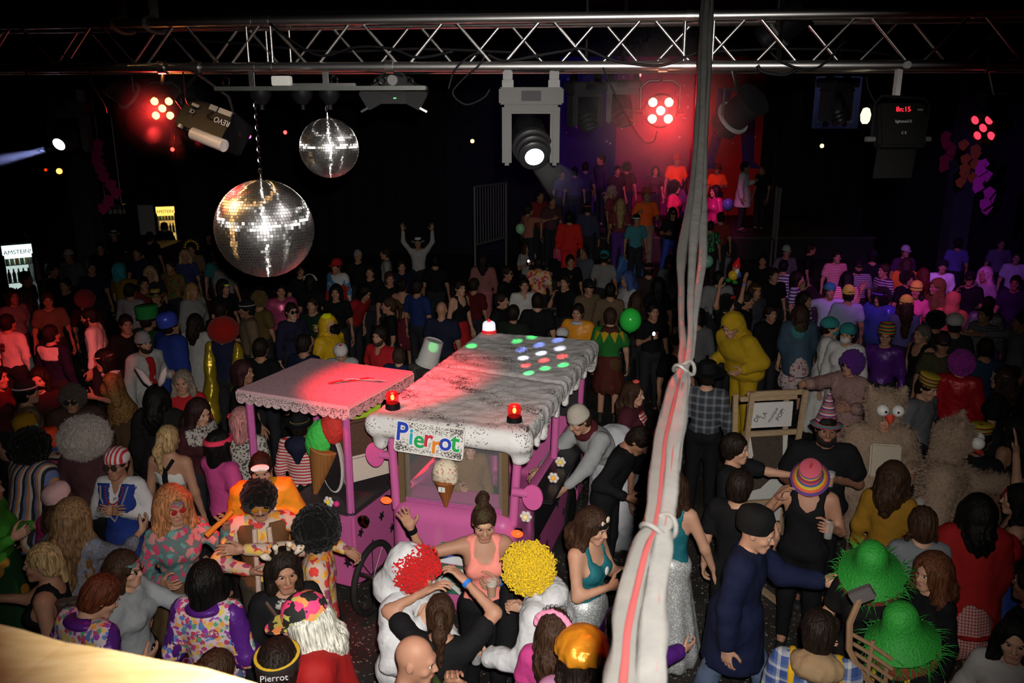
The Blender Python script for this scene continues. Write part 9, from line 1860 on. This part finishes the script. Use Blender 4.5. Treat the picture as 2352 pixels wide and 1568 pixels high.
# ------------------------------------------------------------------ beams of the effect lights
DB = at_d(905, 215, 4.6) + Vector((0.02, -0.02, -0.16))
GRN, BLU, WHT, RDD = (0.05, 1, 0.2), (0.2, 0.3, 1), (0.75, 0.8, 1), (1, 0.06, 0.06)
dots = [(1187, 783, GRN), (1222, 773, GRN), (1197, 803, BLU), (1238, 792, BLU), (1281, 781, BLU), (1202, 822, WHT), (1243, 811, WHT), (1286, 800, WHT), (1208, 839, RDD), (1249, 828, RDD), (1291, 818, RDD), (1215, 857, GRN), (1252, 846, GRN), (1294, 838, GRN), (1083, 794, GRN)]
for (px, py, c) in dots: lamp('derby_beam', 'SPOT', DB, 2000, c, on_z(px, py, RZ), 0.004, 1.9, 0.9)
for (px, py, z, c) in ((995, 795, 1.65, GRN), (1112, 1205, 1.55, (0.3, 1, 0.1)), (1118, 1262, 1.3, (0.3, 1, 0.1)), (1040, 1222, 1.4, RDD), (1175, 1215, 1.1, BLU), (1395, 815, 1.2, GRN), (1880, 845, 1.3, BLU), (1852, 770, 1.2, (0.02, 0.6, 0.3)), (1022, 1205, 1.1, BLU), (1000, 1170, 1.2, (0.2, 0.8, 0.1)), (748, 720, 1.7, (0.3, 0.9, 0.05))): lamp('derby_beam', 'SPOT', DB, 800 if py < 1000 else 220, c, on_z(px, py, z), 0.004, 1.5, 0.5)

# ------------------------------------------------------------------ haze in the light beams
def haze(name, mb, dens, label, c, rad):
 m = bpy.data.materials.new('haze'); m.use_nodes = True; nt = m.node_tree
 for n_ in list(nt.nodes): nt.nodes.remove(n_)
 out = nt.nodes.new('ShaderNodeOutputMaterial'); v = nt.nodes.new('ShaderNodeVolumeScatter'); tc = nt.nodes.new('ShaderNodeTexCoord'); ln = nt.nodes.new('ShaderNodeVectorMath'); ln.operation = 'LENGTH'; nt.links.new(tc.outputs['Object'], ln.inputs[0]); mr = nt.nodes.new('ShaderNodeMapRange'); mr.interpolation_type = 'SMOOTHERSTEP'; mr.inputs[1].default_value = 0; mr.inputs[2].default_value = rad; mr.inputs[3].default_value = dens; mr.inputs[4].default_value = 0; nt.links.new(ln.outputs['Value'], mr.inputs[0]); nt.links.new(mr.outputs[0], v.inputs['Density'])
 nt.links.new(v.outputs[0], out.inputs['Volume'])
 mb.v = [tuple(Vector(q) - c) for q in mb.v]; o = mb.build(name, m, None, True); o.location = c; return tag(o, label, 'haze', kind='stuff')
MHL = MHC + Vector((0, 0, -0.22)) + Vector((0.12, -0.9, -0.55)).normalized() * 0.18
lens_px = MHL
tgt = at_d(1375, 500, 7.5)
dv = (tgt - MHL).normalized(); s0 = MHL + dv * 0.03
lamp('moving_head_beam', 'SPOT', s0, 2300, (0.35, 0.5, 1.0), tgt, 0.03, 8, 0.7)
b = MB(); b.cyl(s0 + dv * .02, s0 + dv * 1.6, 0.045, 0.15, 24); haze('haze', b, 0.22, 'bluish haze in the beam of the moving head light', s0, 1.7)
p = at_d(133, 337, 6.3); tl = at_d(-140, 400, 5.6); dl = (tl - p).normalized()
lamp('left_beam', 'SPOT', p + dl * 0.05, 500, (0.4, 0.45, 1.0), tl, 0.02, 10, 0.6)
b = MB(); b.cyl(p + dl * .08, p + dl * 1.3, 0.03, 0.12, 20); haze('haze', b, 0.4, 'violet haze in the beam at the far left', p, 1.4)
for c, e, r, lab in ((PAR_A, 80, 0.34, 'red haze round the left red spotlight'), (PAR_B, 130, 0.55, 'red haze round the brightest red spotlight')):
 lamp('par_glow', 'SPOT', c + Vector((0, -0.08, 0)), e, (1, 0.03, 0.03), c + Vector((0, -1, -0.3)), 0.03, 130, 0.6)
 b = MB(); b.ball(c, r, 20); haze('haze', b, 0.34, lab, c, r)
